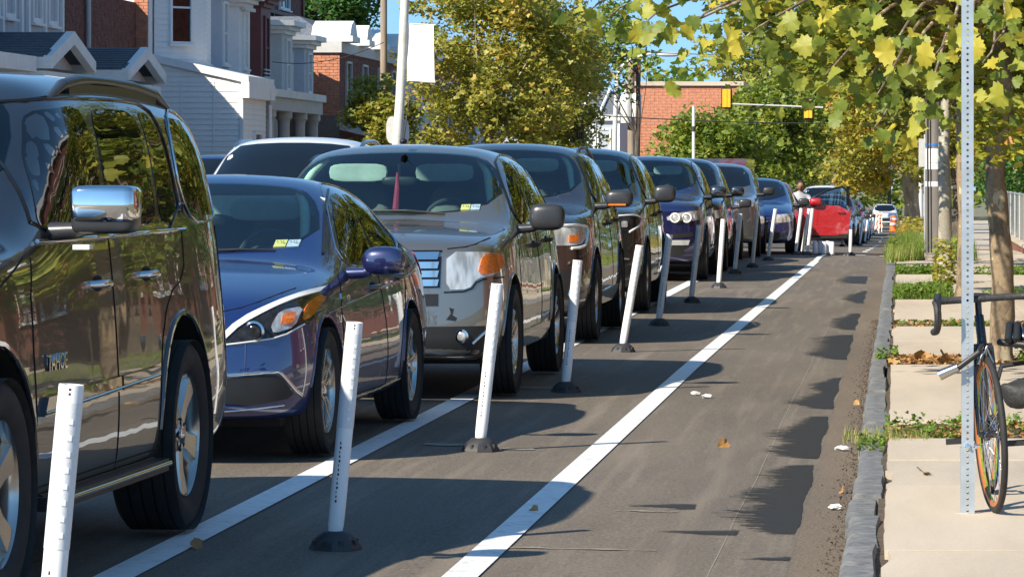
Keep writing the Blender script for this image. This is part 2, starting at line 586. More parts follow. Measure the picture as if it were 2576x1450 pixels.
WHEELS = {}
def wheel_meshes(r, rim, w, n, style):
    key = (r, rim, w, n, style)
    if key in WHEELS: return WHEELS[key]
    ty = MB(); ty.mat(M_rubber)
    h = w / 2
    prof = [(rim, -h * .72), (rim + .02, -h * .86), ((rim + r) / 2, -h * 1.0), (r - .03, -h * .93), (r - .008, -h * .80)]
    for k in range(5):
        x = -h * .74 + k * h * 0.37
        prof += [(r, x), (r, x + h * .30), (r - .009, x + h * .32), (r - .009, x + h * .36)]
    prof = prof[:-2] + [(r - .008, h * .80), (r - .03, h * .93), ((rim + r) / 2, h * 1.0), (rim + .02, h * .86), (rim, h * .72)]
    ty.lathe(prof, 48, axis='x')
    tyre = ty.mesh('tyre', 35)
    am = M_alloy2 if style == 'dark' else M_alloy
    rm = MB(); rm.mat(M_well)
    rm.lathe([(rim * .96, -h * .7), (rim * .93, h * .1), (0.02, h * .12), (0.0, h * .12)], 40, axis='x')
    rm.mat(am)
    rm.lathe([(rim * .935, h * .1), (rim * .95, h * .55), (rim * .965, h * .72), (rim * 1.0, h * .82), (rim * 1.015, h * .78), (rim * 1.0, h * .68)], 48, axis='x')
    wide = 0.19 if n == 5 else (0.085 if n <= 7 else 0.05)
    for k in range(n):
        a = 2 * PI * k / n + (0.3 if style != 'five' else 0.05)
        if style == 'twin': a += (0.11 if k % 2 else -0.11)
        M = Matrix.Rotation(a, 4, 'X')
        r0, r1 = rim * .15, rim * .97
        w0, w1 = rim * wide * 1.0, rim * wide * (1.5 if n == 5 else 1.1)
        vs = []
        for (rr, ww, xx) in ((r0, w0, h * .62), (rim * .6, w0 * 1.02, h * .66), (r1, w1, h * .76)):
            vs += [M @ Vector((xx, -ww * .72, rr)), M @ Vector((xx, ww * .72, rr)), M @ Vector((xx - .028, ww, rr)), M @ Vector((xx - .055, ww, rr)),
                   M @ Vector((xx - .055, -ww, rr)), M @ Vector((xx - .028, -ww, rr))]
        fs = []
        for i in range(2):
            for j in range(6):
                fs.append((i * 6 + j, i * 6 + (j + 1) % 6, (i + 1) * 6 + (j + 1) % 6, (i + 1) * 6 + j))
        fs += [tuple(range(6))[::-1], tuple(range(12, 18))]
        rm.add(vs, fs)
    rm.mat(am if style != 'five' else M_alloy)
    rm.lathe([(rim * .30, h * .5), (rim * .30, h * .60), (rim * .26, h * .66), (rim * .1, h * .67), (0.0, h * .67)], 24, axis='x')
    rimm = rm.mesh('rim', 30)
    cp = MB(); cp.mat(M_chrome)
    cp.lathe([(rim * .15, h * .60), (rim * .15, h * .70), (rim * .12, h * .75), (0.0, h * .77)], 20, axis='x')
    cap = cp.mesh('hub_cap', 40)
    nu = MB(); nu.mat(M_well if n == 5 else M_black)
    for k in range(5):
        a = 2 * PI * k / 5 + .35
        M = Matrix.Translation((0, rim * .22 * math.sin(a), rim * .22 * math.cos(a)))
        nu.mat(M_well); nu.lathe([(.017, h * .5), (.017, h * .672), (0, h * .675)], 10, M=M, axis='x')
        nu.mat(M_chrome); nu.lathe([(.009, h * .5), (.009, h * .70), (0, h * .71)], 6, M=M, axis='x')
    nuts = nu.mesh('wheel_nuts', 40)
    WHEELS[key] = (tyre, rimm, cap, nuts)
    return WHEELS[key]

def add_wheels(car, hubs, r, rim, wtrack, w=0.23, n=10, style='twin', steer=0.0):
    tyre, rimm, cap, nuts = wheel_meshes(r, rim, w, n, style)
    for i, hy in enumerate(hubs):
        for sd in (1, -1):
            o = link_mesh('wheel', rimm, car.root, (sd * wtrack, hy, r - 0.004))
            rz = (0 if sd == 1 else PI) + (steer if i == 0 else 0)
            o.rotation_euler = (random.uniform(0, 1) if style != 'five' else 0.1 + i * .5, 0, rz)
            o.rotation_mode = 'XYZ'
            link_mesh('tyre', tyre, o); link_mesh('hub_cap', cap, o); 
            if style == 'five': link_mesh('wheel_nuts', nuts, o)

def mirror_shell(car, y, z, x0, w=0.24, h=0.17, d=0.13, shell=None, cap=None, e=0.62, chrome=False, sides=(1, -1)):
    """wing mirror on its arm; x0 is where the arm leaves the door"""
    for sd in sides:
        mb = MB(); mb.mat(shell or M_mirrorpl)
        mb.tube([(sd * (x0 - .04), y + .02, z - h * .45), (sd * (x0 + .06), y, z - h * .42), (sd * (x0 + .10), y, z - h * .35)], [.035, .03, .028], 8)
        mb.ball((sd * (x0 + .05 + w / 2), y, z), w / 2, d / 2, h / 2, 20, 12, e)
        o = mb.build('wing_mirror', None, car.root, 50)
        if chrome or cap:
            c2 = MB(); c2.mat(M_chrome if chrome else cap)
            c2.ball((sd * (x0 + .052 + w / 2), y - .012, z + .028), w / 2 * 1.01, d / 2 * 1.0, h / 2 * .86, 20, 12, e)
            c2.build('mirror_cap', None, o, 50)
        g = MB(); g.mat(M_chrome)
        g.box(sd * (x0 + .08) if sd > 0 else -(x0 + .03 + w), sd * (x0 + .03 + w) if sd > 0 else -(x0 + .08), y + d / 2 - .006, y + d / 2 + .004, z - h * .36, z + h * .36)
        g.build('mirror_glass', None, o)

def handle(car, y, z, mat, w=0.19):
    loc, n = car.hit('L', y, z)
    for sd in (1, -1):
        mb = MB(); mb.mat(M_well)
        mb.ball((sd * (loc.x - .006), y, z), .012, w * .42, .034, 14, 8, .8)
        mb.mat(mat)
        mb.tube([(sd * (loc.x - .01), y - w / 2, z), (sd * (loc.x + .028), y - w / 2 + .03, z + .002), (sd * (loc.x + .036), y, z + .004), (sd * (loc.x + .028), y + w / 2 - .03, z + .002), (sd * (loc.x - .01), y + w / 2, z)],
                [.014, .016, .017, .016, .014], 8)
        mb.build('door_handle', None, car.root, 50)

def interior(car, yf, zb, half, zroof, liner=True, wheel_side=1):
    """seats, dashboard, steering wheel and mirror seen through the windscreen; yf: glass base"""
    d = MB(); d.mat(M_cabin)
    d.box(-half, half, yf + .14, yf + .62, zb - .25, zb - .02)
    d.build('dashboard', None, car.root)
    for sd in (1, -1):
        st = MB(); st.mat(M_seat)
        st.ball((sd * .37, yf + 1.25, zb - .02), .24, .09, .30, 14, 10, .6)
        o = st.build('seat', None, car.root, 50)
        hd = MB(); hd.mat(M_seat)
        hd.ball((sd * .37, yf + 1.27, zb + .34), .13, .06, .10, 12, 8, .7)
        hd.build('headrest', None, o, 50)
    w = MB(); w.mat(M_cabin)
    c = Vector((wheel_side * .37, yf + .62, zb + .0))
    pts = [c + Vector((.18 * math.cos(a), .07 * math.sin(a), .16 * math.sin(a))) for a in [2 * PI * k / 20 for k in range(21)]]
    w.tube(pts, .014, 6, cap=False)
    w.box(c.x - .16, c.x + .16, c.y - .01, c.y + .02, c.z - .02, c.z + .02)
    w.build('steering_wheel', None, car.root, 50)
    rv = MB(); rv.mat(M_black)
    rv.ball((0, yf + .72, zroof - .20), .13, .025, .035, 14, 8, .6)
    rv.tube([(0, yf + .72, zroof - .19), (0, yf + .70, zroof - .08)], .012, 6)
    rv.build('rear_view_mirror', None, car.root, 50)
    if liner:
        l = MB(); l.mat(M_liner)
        for sd in (1, -1): l.ball((sd * .31, yf + .81, zroof - .14), .21, .012, .065, 16, 8, .5)
        l.build('sun_visor', None, car.root)

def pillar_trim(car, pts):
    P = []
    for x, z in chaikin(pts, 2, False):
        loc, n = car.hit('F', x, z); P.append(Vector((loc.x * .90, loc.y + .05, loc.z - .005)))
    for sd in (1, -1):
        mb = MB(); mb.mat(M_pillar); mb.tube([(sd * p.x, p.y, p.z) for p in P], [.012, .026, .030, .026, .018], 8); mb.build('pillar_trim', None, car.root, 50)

def text_mesh(txt, size, mat, depth=0.002):
    cu = bpy.data.curves.new('t', 'FONT'); cu.body = txt; cu.size = size; cu.extrude = depth; cu.align_x = 'CENTER'; cu.align_y = 'CENTER'
    cu.resolution_u = 2
    o = bpy.data.objects.new('t', cu); COL.objects.link(o)
    dg = bpy.context.evaluated_depsgraph_get(); dg.update()
    me = bpy.data.meshes.new_from_object(o.evaluated_get(dg))
    bpy.data.objects.remove(o)
    me.materials.clear(); me.materials.append(mat)
    return me

def front_text(car, name, txt, x, z, size, mat, off=0.012, parent=None):
    loc, n = car.hit('F', x, z)
    o = link_mesh(name, text_mesh(txt, size, mat), parent or car.root)
    o.matrix_local = Matrix.Translation(loc + n * off) @ n.to_track_quat('Z', 'Y').to_matrix().to_4x4() 
    return o

def side_seams(car, lines, r=0.0035):
    for ln in lines: car.line('panel_gap', 'L', ln, M_seam, r, 0.0, it=1, step=.06)

def stickers(car, x, z, dy=0.0):
    for i, (mt, tx) in enumerate(((M_stk_y, '2 23'), (M_stk_b, '7 23'))):
        a = x + i * .066
        o = car.patch('inspection_sticker', 'F', [(a, z), (a + .060, z + .002), (a + .060, z + .038), (a, z + .036)], mt, 0.008, .05, both=False)
        loc, n = car.hit('F', a + .030, z + .019)
        e = link_mesh('sticker_date', text_mesh(tx, .026, M_ink, .0005), o)
        e.matrix_local = Matrix.Translation(loc + n * .0105) @ Matrix.Rotation(PI / 2, 4, 'X')

# ---------------------------------------------------------------- station tables: y ws wm wb wt zs zm zb zt zc k
def scale_st(st, sl=1.0, sw=1.0, sh=1.0):
    return [(y * sl, a * sw, b * sw, c * sw, d * sw, e, f * sh, g * sh, h * sh, i * sh, k) for (y, a, b, c, d, e, f, g, h, i, k) in st]

ST_big = [
 (0.020, 0.800, 0.880, 0.880, 0.760, 0.340, 0.620, 1.000, 1.080, 1.110, 0.140),
 (0.250, 0.950, 0.980, 0.970, 0.860, 0.270, 0.620, 1.070, 1.150, 1.180, 0.100),
 (0.980, 1.000, 1.020, 0.985, 0.880, 0.270, 0.640, 1.140, 1.200, 1.240, 0.040),
 (1.400, 1.000, 1.020, 0.985, 0.860, 0.270, 0.640, 1.170, 1.240, 1.270, 0.030),
 (1.560, 1.000, 1.020, 0.985, 0.830, 0.270, 0.640, 1.180, 1.270, 1.300, 0.080),
 (2.280, 1.000, 1.020, 0.980, 0.860, 0.270, 0.640, 1.200, 1.790, 1.835, 0.100),
 (2.550, 1.000, 1.020, 0.980, 0.850, 0.270, 0.640, 1.200, 1.840, 1.885, 0.050),
 (3.400, 1.000, 1.020, 0.980, 0.855, 0.270, 0.640, 1.210, 1.860, 1.905, 0.000),
 (4.300, 1.000, 1.020, 0.975, 0.850, 0.270, 0.640, 1.220, 1.840, 1.885, -0.020),
 (4.880, 0.990, 1.010, 0.960, 0.825, 0.300, 0.640, 1.220, 1.800, 1.845, -0.040),
 (5.080, 0.950, 0.980, 0.930, 0.785, 0.340, 0.640, 1.180, 1.700, 1.745, -0.060),
 (5.180, 0.860, 0.900, 0.870, 0.735, 0.420, 0.660, 1.080, 1.500, 1.545, -0.060)]
ST_sedan = [
 (0.020, 0.720, 0.800, 0.780, 0.620, 0.240, 0.460, 0.660, 0.730, 0.760, 0.260),
 (0.280, 0.870, 0.920, 0.880, 0.700, 0.200, 0.490, 0.760, 0.850, 0.880, 0.150),
 (0.950, 0.910, 0.940, 0.900, 0.740, 0.190, 0.520, 0.860, 0.940, 0.985, 0.050),
 (1.320, 0.920, 0.940, 0.890, 0.740, 0.190, 0.540, 0.890, 0.980, 1.020, 0.050),
 (1.460, 0.920, 0.940, 0.885, 0.720, 0.190, 0.550, 0.900, 1.000, 1.050, 0.100),
 (2.250, 0.920, 0.940, 0.870, 0.655, 0.190, 0.550, 0.930, 1.390, 1.455, 0.120),
 (2.650, 0.920, 0.940, 0.870, 0.645, 0.190, 0.550, 0.940, 1.430, 1.495, 0.050),
 (3.250, 0.920, 0.940, 0.870, 0.645, 0.190, 0.550, 0.950, 1.410, 1.475, 0.000),
 (3.750, 0.910, 0.935, 0.870, 0.640, 0.200, 0.560, 0.970, 1.330, 1.400, -0.040),
 (4.350, 0.900, 0.930, 0.860, 0.620, 0.220, 0.580, 0.990, 1.090, 1.140, -0.050),
 (4.750, 0.860, 0.890, 0.830, 0.660, 0.280, 0.600, 0.970, 1.050, 1.090, -0.100),
 (4.860, 0.760, 0.800, 0.750, 0.600, 0.360, 0.600, 0.900, 0.980, 1.020, -0.100)]
ST_suv = [
 (0.020, 0.760, 0.840, 0.830, 0.700, 0.280, 0.550, 0.900, 0.980, 1.010, 0.160),
 (0.240, 0.900, 0.950, 0.920, 0.800, 0.240, 0.580, 0.980, 1.060, 1.100, 0.100),
 (0.950, 0.940, 0.975, 0.940, 0.820, 0.240, 0.600, 1.040, 1.110, 1.150, 0.040),
 (1.220, 0.940, 0.975, 0.935, 0.820, 0.240, 0.600, 1.060, 1.130, 1.170, 0.040),
 (1.360, 0.940, 0.975, 0.930, 0.790, 0.240, 0.600, 1.070, 1.160, 1.200, 0.100),
 (2.120, 0.940, 0.975, 0.920, 0.715, 0.240, 0.600, 1.090, 1.600, 1.670, 0.120),
 (2.500, 0.940, 0.975, 0.920, 0.705, 0.240, 0.600, 1.100, 1.655, 1.720, 0.050),
 (3.400, 0.940, 0.975, 0.920, 0.705, 0.240, 0.600, 1.110, 1.640, 1.710, 0.000),
 (4.200, 0.930, 0.965, 0.900, 0.685, 0.250, 0.610, 1.120, 1.560, 1.630, -0.030),
 (4.580, 0.880, 0.920, 0.860, 0.635, 0.340, 0.620, 1.080, 1.340, 1.410, -0.060),
 (4.720, 0.780, 0.840, 0.800, 0.520, 0.440, 0.620, 0.980, 1.100, 1.140, -0.060)]
# ---------------------------------------------------------------- the big black SUV
def build_big_suv():
    c = Car('sport_utility_vehicle', 'big glossy black SUV with chrome mirror and five-spoke alloy wheels, nearest the camera', -4.09, 11.66, ST_big, P_black, level=3, yaw=-.024, cat='SUV', bulge_f=.03, bulge_r=.02, tilt_f=.06, tilt_r=.02)
    hubs = (1.02, 3.97); r = .395
    c.arches(hubs, .475, 1.02, r + .02)
    wind = [(-.80, 1.32), (.80, 1.32), (.74, 1.78), (.3, 1.83), (-.3, 1.83), (-.74, 1.78)]
    c.cavity(chaikin(wind, 2), 3.1, .9)
    c.finish()
    c.patch('windscreen', 'F', [(x, z) for x, z in chaikin(wind, 2)], G_wind, .004, .09, both=False, thick=.006)
    interior(c, 1.62, 1.22, .74, 1.82)
    # side glass
    for nme, poly in (('front_door_window', [(1.82, 1.255), (2.73, 1.265), (2.75, 1.72), (2.62, 1.735), (2.28, 1.71), (2.04, 1.53)]),
                      ('rear_door_window', [(2.80, 1.265), (3.62, 1.275), (3.62, 1.69), (3.50, 1.735), (2.86, 1.73)]),
                      ('door_quarter_window', [(3.69, 1.275), (4.02, 1.28), (3.96, 1.64), (3.86, 1.725), (3.69, 1.73)]),
                      ('cargo_window', [(4.18, 1.30), (4.90, 1.30), (4.93, 1.38), (4.86, 1.70), (4.24, 1.72), (4.14, 1.66)])):
        c.patch(nme, 'L', poly, G_side, .003, .07, smooth_it=2)
    c.line('window_trim', 'L', [(1.74, 1.225), (1.98, 1.54), (2.22, 1.735), (2.5, 1.765), (3.5, 1.775), (3.95, 1.765), (4.02, 1.66), (4.09, 1.24), (3.0, 1.235)], M_gloss, .007, .002, it=1, closed=True)
    c.line('chrome_beltline', 'L', [(1.74, 1.232), (3.0, 1.240), (4.10, 1.245)], M_chrome, .009, .010, it=1)
    c.line('cargo_window_trim', 'L', [(4.12, 1.27), (4.95, 1.27), (4.97, 1.4), (4.9, 1.74), (4.16, 1.755)], M_chrome, .006, .004, it=2, closed=True)
    side_seams(c, [[(1.52, .36), (1.50, 1.0), (1.62, 1.18)], [(2.75, .34), (2.76, 1.24)], [(3.46, .36), (3.50, .75), (3.70, .98), (4.05, 1.05), (4.08, 1.24)],
                   [(1.5, .37), (3.45, .37)], [(4.10, 1.80), (4.9, 1.775)], [(2.0, 1.60), (2.4, 1.80), (4.10, 1.82)], [(4.86, .7), (4.90, 1.25)]])
    side_seams(c, [[(.55, .95), (1.45, 1.16), (1.6, 1.2)]], .004)
    # body side moulding with a bright edge, badge, handles
    c.patch('side_moulding', 'L', [(1.56, .62), (2.735, .645), (2.735, .70), (1.62, .685)], P_black, .018, .08)
    c.patch('side_moulding', 'L', [(2.765, .645), (3.40, .66), (3.42, .705), (2.765, .70)], P_black, .018, .08)
    c.line('moulding_edge', 'L', [(1.56, .63), (3.38, .672)], M_chrome, .006, .020, it=1)
    o = link_mesh('door_badge', text_mesh('TAHOE', .085, M_chrome, .004), c.root)
    loc, n = c.hit('L', 1.80, .80)
    o.location = loc + n * .006; o.rotation_euler = (PI / 2, 0, PI / 2)
    loc, n = c.hit('L', 4.10, 1.33)
    o = link_mesh('pillar_badge', text_mesh('LT', .07, M_chrome, .004), c.root)
    o.location = loc + n * .008; o.rotation_euler = (PI / 2, 0, PI / 2)
    handle(c, 2.52, 1.06, M_chrome, .21); handle(c, 3.34, 1.075, M_chrome, .21)
    mirror_shell(c, 1.90, 1.34, 1.00, .235, .160, .16, chrome=True, e=.33)
    lamp = MB(); lamp.mat(M_led)
    lamp.box(1.06, 1.12, 1.84, 1.90, 1.205, 1.222)
    lamp.build('puddle_lamp', None, c.root)
    # roof rails
    for sd in (1, -1):
        rl = MB(); rl.mat(M_mirrorpl)
        pts = [(2.50, 1.78), (2.72, 1.84), (2.95, 1.862), (3.2, 1.868), (3.5, 1.868), (3.9, 1.86), (4.3, 1.835), (4.6, 1.765)]
        rl.tube([(sd * .80, y, z - .02) for y, z in pts], [.014, .022, .024, .018, .018, .022, .024, .014], 8)
        rl.box(sd * .80 - .010, sd * .80 + .010, 2.8, 4.3, 1.74, 1.83)
        ro = rl.build('roof_rail', None, c.root, 50)
    # running board
    for sd in (1, -1):
        rb = MB(); rb.mat(M_black)
        rb.box(sd * .86 if sd > 0 else -1.06, 1.06 if sd > 0 else sd * .86, 1.56, 3.42, .285, .335)
        for k in range(4): rb.box(sd * (.90 + k * .035) - .006, sd * (.90 + k * .035) + .006, 1.6, 3.38, .334, .342)
        o = rb.build('running_board', None, c.root)
        ed = MB(); ed.mat(M_chrome)
        ed.tube([(sd * 1.062, 1.55, .315), (sd * 1.066, 2.4, .315), (sd * 1.062, 3.43, .315)], .011, 8)
        ed.build('board_edge', None, o, 50)
    # fender flares
    for hy in hubs:
        pts = [(hy + .49 * math.cos(a), r + .02 + .49 * math.sin(a)) for a in [PI * (.02 + .96 * k / 16) for k in range(17)]]
        c.line('wheel_arch_lip', 'L', pts, P_black, .016, -.004, it=0)
    c.patch('headlight', 'F', [(.52, .80), (.86, .82), (.86, 1.02), (.56, 1.04)], M_reflector, .006, .05, smooth_it=1)
    for k in range(3): c.patch('grille_bar', 'F', [(-.46, .66 + k * .13), (.46, .66 + k * .13), (.46, .74 + k * .13), (-.46, .74 + k * .13)], M_chrome, .012, .1, both=False)
    c.patch('bumper_intake', 'F', [(-.6, .40), (.6, .40), (.6, .55), (-.6, .55)], M_black, .006, .1, both=False)
    c.patch('tail_light', 'R', [(.72, 1.05), (.88, 1.05), (.72, 1.45), (.64, 1.45)], M_redlens, .006, .06)
    c.patch('rear_window', 'R', [(-.62, 1.22), (.62, 1.22), (.55, 1.68), (-.55, 1.68)], G_side, .004, .09, smooth_it=1)
    add_wheels(c, hubs, r, .255, .90, .275, 5, 'five')
    und = MB(); und.mat(M_well); und.box(-.85, .85, .6, 4.8, .26, .5); und.build('underbody', None, c.root)
    return c

def door_windows_sedan(c, f=1.0):
    c.patch('front_door_window', 'L', [(1.86, .975), (2.78, 1.00), (2.72, 1.37), (2.50, 1.36), (2.2, 1.22)], G_side, .003, .07, smooth_it=2)
    c.patch('rear_door_window', 'L', [(2.84, 1.00), (3.62, 1.02), (3.72, 1.16), (3.4, 1.32), (2.80, 1.375)], G_side, .003, .07, smooth_it=2)
    c.patch('quarter_window', 'L', [(3.70, 1.03), (4.02, 1.05), (3.82, 1.17)], G_side, .003, .05, smooth_it=1)

def build_sedan():
    c = Car('sedan', 'shiny deep blue sedan with a swept-back headlight, first behind the big black SUV', -3.99, 18.95, ST_sedan, P_blue, level=3, yaw=-.028, bulge_f=.05, tilt_f=.25, tilt_r=.1)
    hubs = (.96, 3.765); r = .335
    c.arches(hubs, .375, .94, r + .01)
    wind = [(-.74, 1.045), (.74, 1.045), (.60, 1.385), (.27, 1.43), (-.27, 1.43), (-.60, 1.385)]
    c.cavity(chaikin(wind, 2), 3.1, .9)
    c.finish()
    c.patch('windscreen', 'F', chaikin(wind, 2), G_wind, .004, .09, both=False, thick=.006)
    interior(c, 1.52, 1.0, .68, 1.42)
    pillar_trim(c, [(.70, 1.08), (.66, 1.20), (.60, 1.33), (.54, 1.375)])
    bd = MB(); bd.mat(M_reflect_band); bd.ball((.20, 2.36, 1.30), .46, .012, .060, 20, 8, .35); bd.build('sun_visor', None, c.root, 50)  # extra pale visor slab; the windscreen's bright reflection band is put into its colour
    c.line('windscreen_trim', 'F', [(.755, 1.04), (.625, 1.39)], M_gloss, .009, .002, it=0)
    stickers(c, .50, 1.075)
    door_windows_sedan(c)
    c.line('window_trim', 'L', [(1.72, .945), (2.2, 1.265), (2.55, 1.415), (2.9, 1.43), (3.4, 1.38), (4.10, 1.06), (3.0, .975)], M_chrome, .006, .004, it=2, closed=True)
    side_seams(c, [[(1.38, .26), (1.36, .7), (1.60, .93)], [(2.78, .24), (2.80, .98)], [(3.25, .26), (3.30, .52), (3.66, .78), (3.78, 1.0)], [(1.38, .26), (3.25, .26)]])
    c.line('hood_gap', 'F', [(.50, .775), (.62, .80), (.78, .88)], M_seam, .004, 0, it=1)
    c.line('side_crease', 'L', [(1.0, .74), (2.4, .80), (4.2, .88)], P_blue, .007, .0, it=1)
    c.line('sill_trim', 'L', [(1.42, .25), (2.4, .245), (3.3, .27)], M_chrome, .008, .004, it=1)
    handle(c, 2.55, .83, P_black, .2); handle(c, 3.45, .87, P_black, .2)
    c.patch('fender_lamp', 'L', [(1.46, .80), (1.58, .815), (1.58, .845), (1.47, .83)], M_chrome, .006, .04)
    mirror_shell(c, 1.82, 1.0, .90, .24, .16, .15, shell=P_navy, e=.75)
    # headlight: dark housing, projector, amber, light blade along the top
    hl = c.patch('headlight', 'F', [(.47, .605), (.62, .62), (.78, .635), (.885, .70), (.905, .80), (.885, .87), (.80, .845), (.60, .735)], M_darklamp, .004, .04, smooth_it=1)
    c.patch('light_blade', 'F', [(.455, .60), (.585, .735), (.79, .845), (.885, .885), (.885, .862), (.79, .818), (.605, .712), (.50, .605)], M_led, .010, .04, smooth_it=1)
    c.line('light_blade_foot', 'F', [(.47, .603), (.62, .618), (.79, .64), (.87, .70)], M_led, .0045, .008, it=1)
    c.patch('turn_lamp', 'F', [(.755, .66), (.84, .69), (.855, .79), (.77, .77), (.74, .70)], M_reflector, .009, .035, smooth_it=1)
    c.patch('turn_lamp', 'F', [(.78, .70), (.83, .71), (.835, .765), (.785, .755)], M_amber, .013, .035, smooth_it=1)
    c.patch('side_marker', 'F', [(.862, .715), (.884, .735), (.890, .82), (.872, .84), (.858, .79)], M_amber, .010, .03, smooth_it=1)
    for sd in (1, -1):
        loc, n = c.hit('F', .665, .672)
        pj = MB(); pj.mat(M_chrome)
        pj.lathe([(.052, -.01), (.056, .008), (.044, .014), (.042, .006)], 24, M=Matrix.Translation((sd * loc.x, loc.y, loc.z)) @ Matrix.Rotation(PI / 2, 4, 'X'))
        pj.mat(M_darklamp); pj.ball((sd * loc.x, loc.y + .006, loc.z), .042, .016, .042, 16, 10)
        pj.build('projector_lamp', None, c.root, 50)
    # bumper recess with bright trim
    c.patch('fog_recess', 'F', [(.40, .40), (.55, .44), (.76, .455), (.80, .43), (.85, .33), (.66, .295), (.50, .315)], M_black, .004, .04, smooth_it=1)
    c.line('fog_trim', 'F', [(.18, .425), (.45, .448), (.765, .47), (.80, .45), (.865, .335)], M_chrome, .010, .006, it=1)
    c.line('lip_crease', 'F', [(.05, .26), (.5, .265), (.80, .29)], M_chrome, .004, .002, it=1)
    c.patch('grille', 'F', [(-.36, .36), (.36, .36), (.42, .52), (.36, .66), (-.36, .66), (-.42, .52)], M_black, .005, .07, smooth_it=1)
    for k in range(5): c.line('grille_bar', 'F', [(-.36, .41 + k * .05), (.36, .41 + k * .05)], M_chrome, .008, .008, it=0, both=False)
    c.patch('tail_light', 'L', [(4.55, .84), (4.74, .88), (4.74, 1.0), (4.42, .985)], M_redlens, .006, .04, smooth_it=1)
    for hy in hubs:
        pts = [(hy + .385 * math.cos(a), r + .01 + .385 * math.sin(a)) for a in [PI * (.02 + .96 * k / 16) for k in range(17)]]
        c.line('wheel_arch_lip', 'L', pts, P_blue, .010, -.003, it=0)
    add_wheels(c, hubs, r, .225, .825, .215, 10, 'twin')
    und = MB(); und.mat(M_well); und.box(-.75, .75, .5, 4.5, .17, .4); und.build('underbody', None, c.root)
    wp = MB(); wp.mat(M_black)
    for x in (-.5, .12):
        a, _ = c.hit('F', x, 1.06); b_, _ = c.hit('F', x + .40, 1.065)
        wp.tube([a + Vector((0, -.012, 0)), (a + b_) / 2 + Vector((0, -.02, .006)), b_ + Vector((0, -.012, 0))], .007, 6)
    wp.build('wiper', None, c.root)

def suv_glass(c, sl=1.0, sh=1.0, win=True, dark=G_side):
    def q(pl): return [(y * sl, z * sh) for y, z in pl]
    c.patch('front_door_window', 'L', q([(1.78, 1.14), (2.60, 1.15), (2.58, 1.58), (2.42, 1.58), (2.08, 1.42)]), dark, .003, .08, smooth_it=2)
    c.patch('rear_door_window', 'L', q([(2.66, 1.15), (3.50, 1.16), (3.52, 1.55), (2.66, 1.59)]), dark, .003, .08, smooth_it=2)
    c.patch('cargo_window', 'L', q([(3.60, 1.17), (4.15, 1.20), (3.98, 1.46), (3.60, 1.54)]), dark, .003, .08, smooth_it=2)
    c.line('window_trim', 'L', q([(1.62, 1.105), (2.05, 1.47), (2.4, 1.635), (3.5, 1.62), (4.05, 1.53), (4.28, 1.16), (3.0, 1.115)]), M_gloss, .009, .003, it=2, closed=True)

def suv_common(c, hubs, r, rim, w, label_mirror=None, n=10, style='twin', sl=1.0, sh=1.0, wind=None, clear=True, mir=(1.62, 1.20), shell=None, hand=M_black, cap=None, mdim=(.25, .19, .15), rails=False, stk=True, tw=.225):
    c.arches(hubs, r + .055, w, r + .01)
    wind = wind or [(-.82, 1.205 * sh), (.82, 1.205 * sh), (.675, 1.60 * sh), (.30, 1.645 * sh), (-.30, 1.645 * sh), (-.675, 1.60 * sh)]
    if clear: c.cavity(chaikin(wind, 2), 2.95 * sl, .8)
    c.finish()
    c.patch('windscreen', 'F', chaikin(wind, 2), G_wind if clear else G_side, .004, .10, both=False, thick=.006)
    if clear: interior(c, 1.42 * sl, 1.15 * sh, .74, 1.64 * sh)
    if clear: pillar_trim(c, [(.78, 1.25 * sh), (.74, 1.38 * sh), (.69, 1.52 * sh), (.60, 1.60 * sh)])
    if stk: stickers(c, .52, 1.235 * sh)
    suv_glass(c, sl, sh)
    def q(pl): return [(y * sl, z * sh) for y, z in pl]
    side_seams(c, [q([(1.32, .32), (1.30, .8), (1.50, 1.08)]), q([(2.62, .30), (2.64, 1.12)]), q([(3.18, .32), (3.22, .6), (3.52, .85), (3.62, 1.14)]), q([(1.32, .32), (3.2, .32)])])
    c.patch('sill_moulding', 'L', q([(1.36, .29), (3.16, .29), (3.20, .42), (1.36, .40)]), c.paint, .014, .1)
    handle(c, 2.42 * sl, .98 * sh, hand, .2); handle(c, 3.30 * sl, 1.0 * sh, hand, .2)
    mirror_shell(c, mir[0] * sl, mir[1] * sh, w - .045, *mdim, shell=shell, cap=cap)
    for hy in hubs:
        pts = [(hy + (r + .065) * math.cos(a), r + .01 + (r + .065) * math.sin(a)) for a in [PI * (.02 + .96 * k / 16) for k in range(17)]]
        c.line('wheel_arch_lip', 'L', pts, c.paint, .012, -.003, it=0)
    add_wheels(c, hubs, r, rim, w - .115, tw, n, style)
    und = MB(); und.mat(M_well); und.box(-w * .8, w * .8, .5, c.L - .5, .22, .45); und.build('underbody', None, c.root)
    c.patch('tail_light', 'R', [(.62 * w, .98 * sh), (.80 * w, .98 * sh), (.72 * w, 1.16 * sh), (.6 * w, 1.16 * sh)], M_redlens, .006, .06)
    if rails:
        for sd in (1, -1):
            rl = MB(); rl.mat(M_mirrorpl)
            pts = [(2.42, 1.585), (2.6, 1.635), (2.8, 1.66), (3.4, 1.67), (4.0, 1.60), (4.2, 1.52)]
            rl.tube([(sd * .665, y * sl, z * sh) for y, z in pts], [.014, .018, .016, .015, .017, .012], 8)
            rl.build('roof_rail', None, c.root, 50)

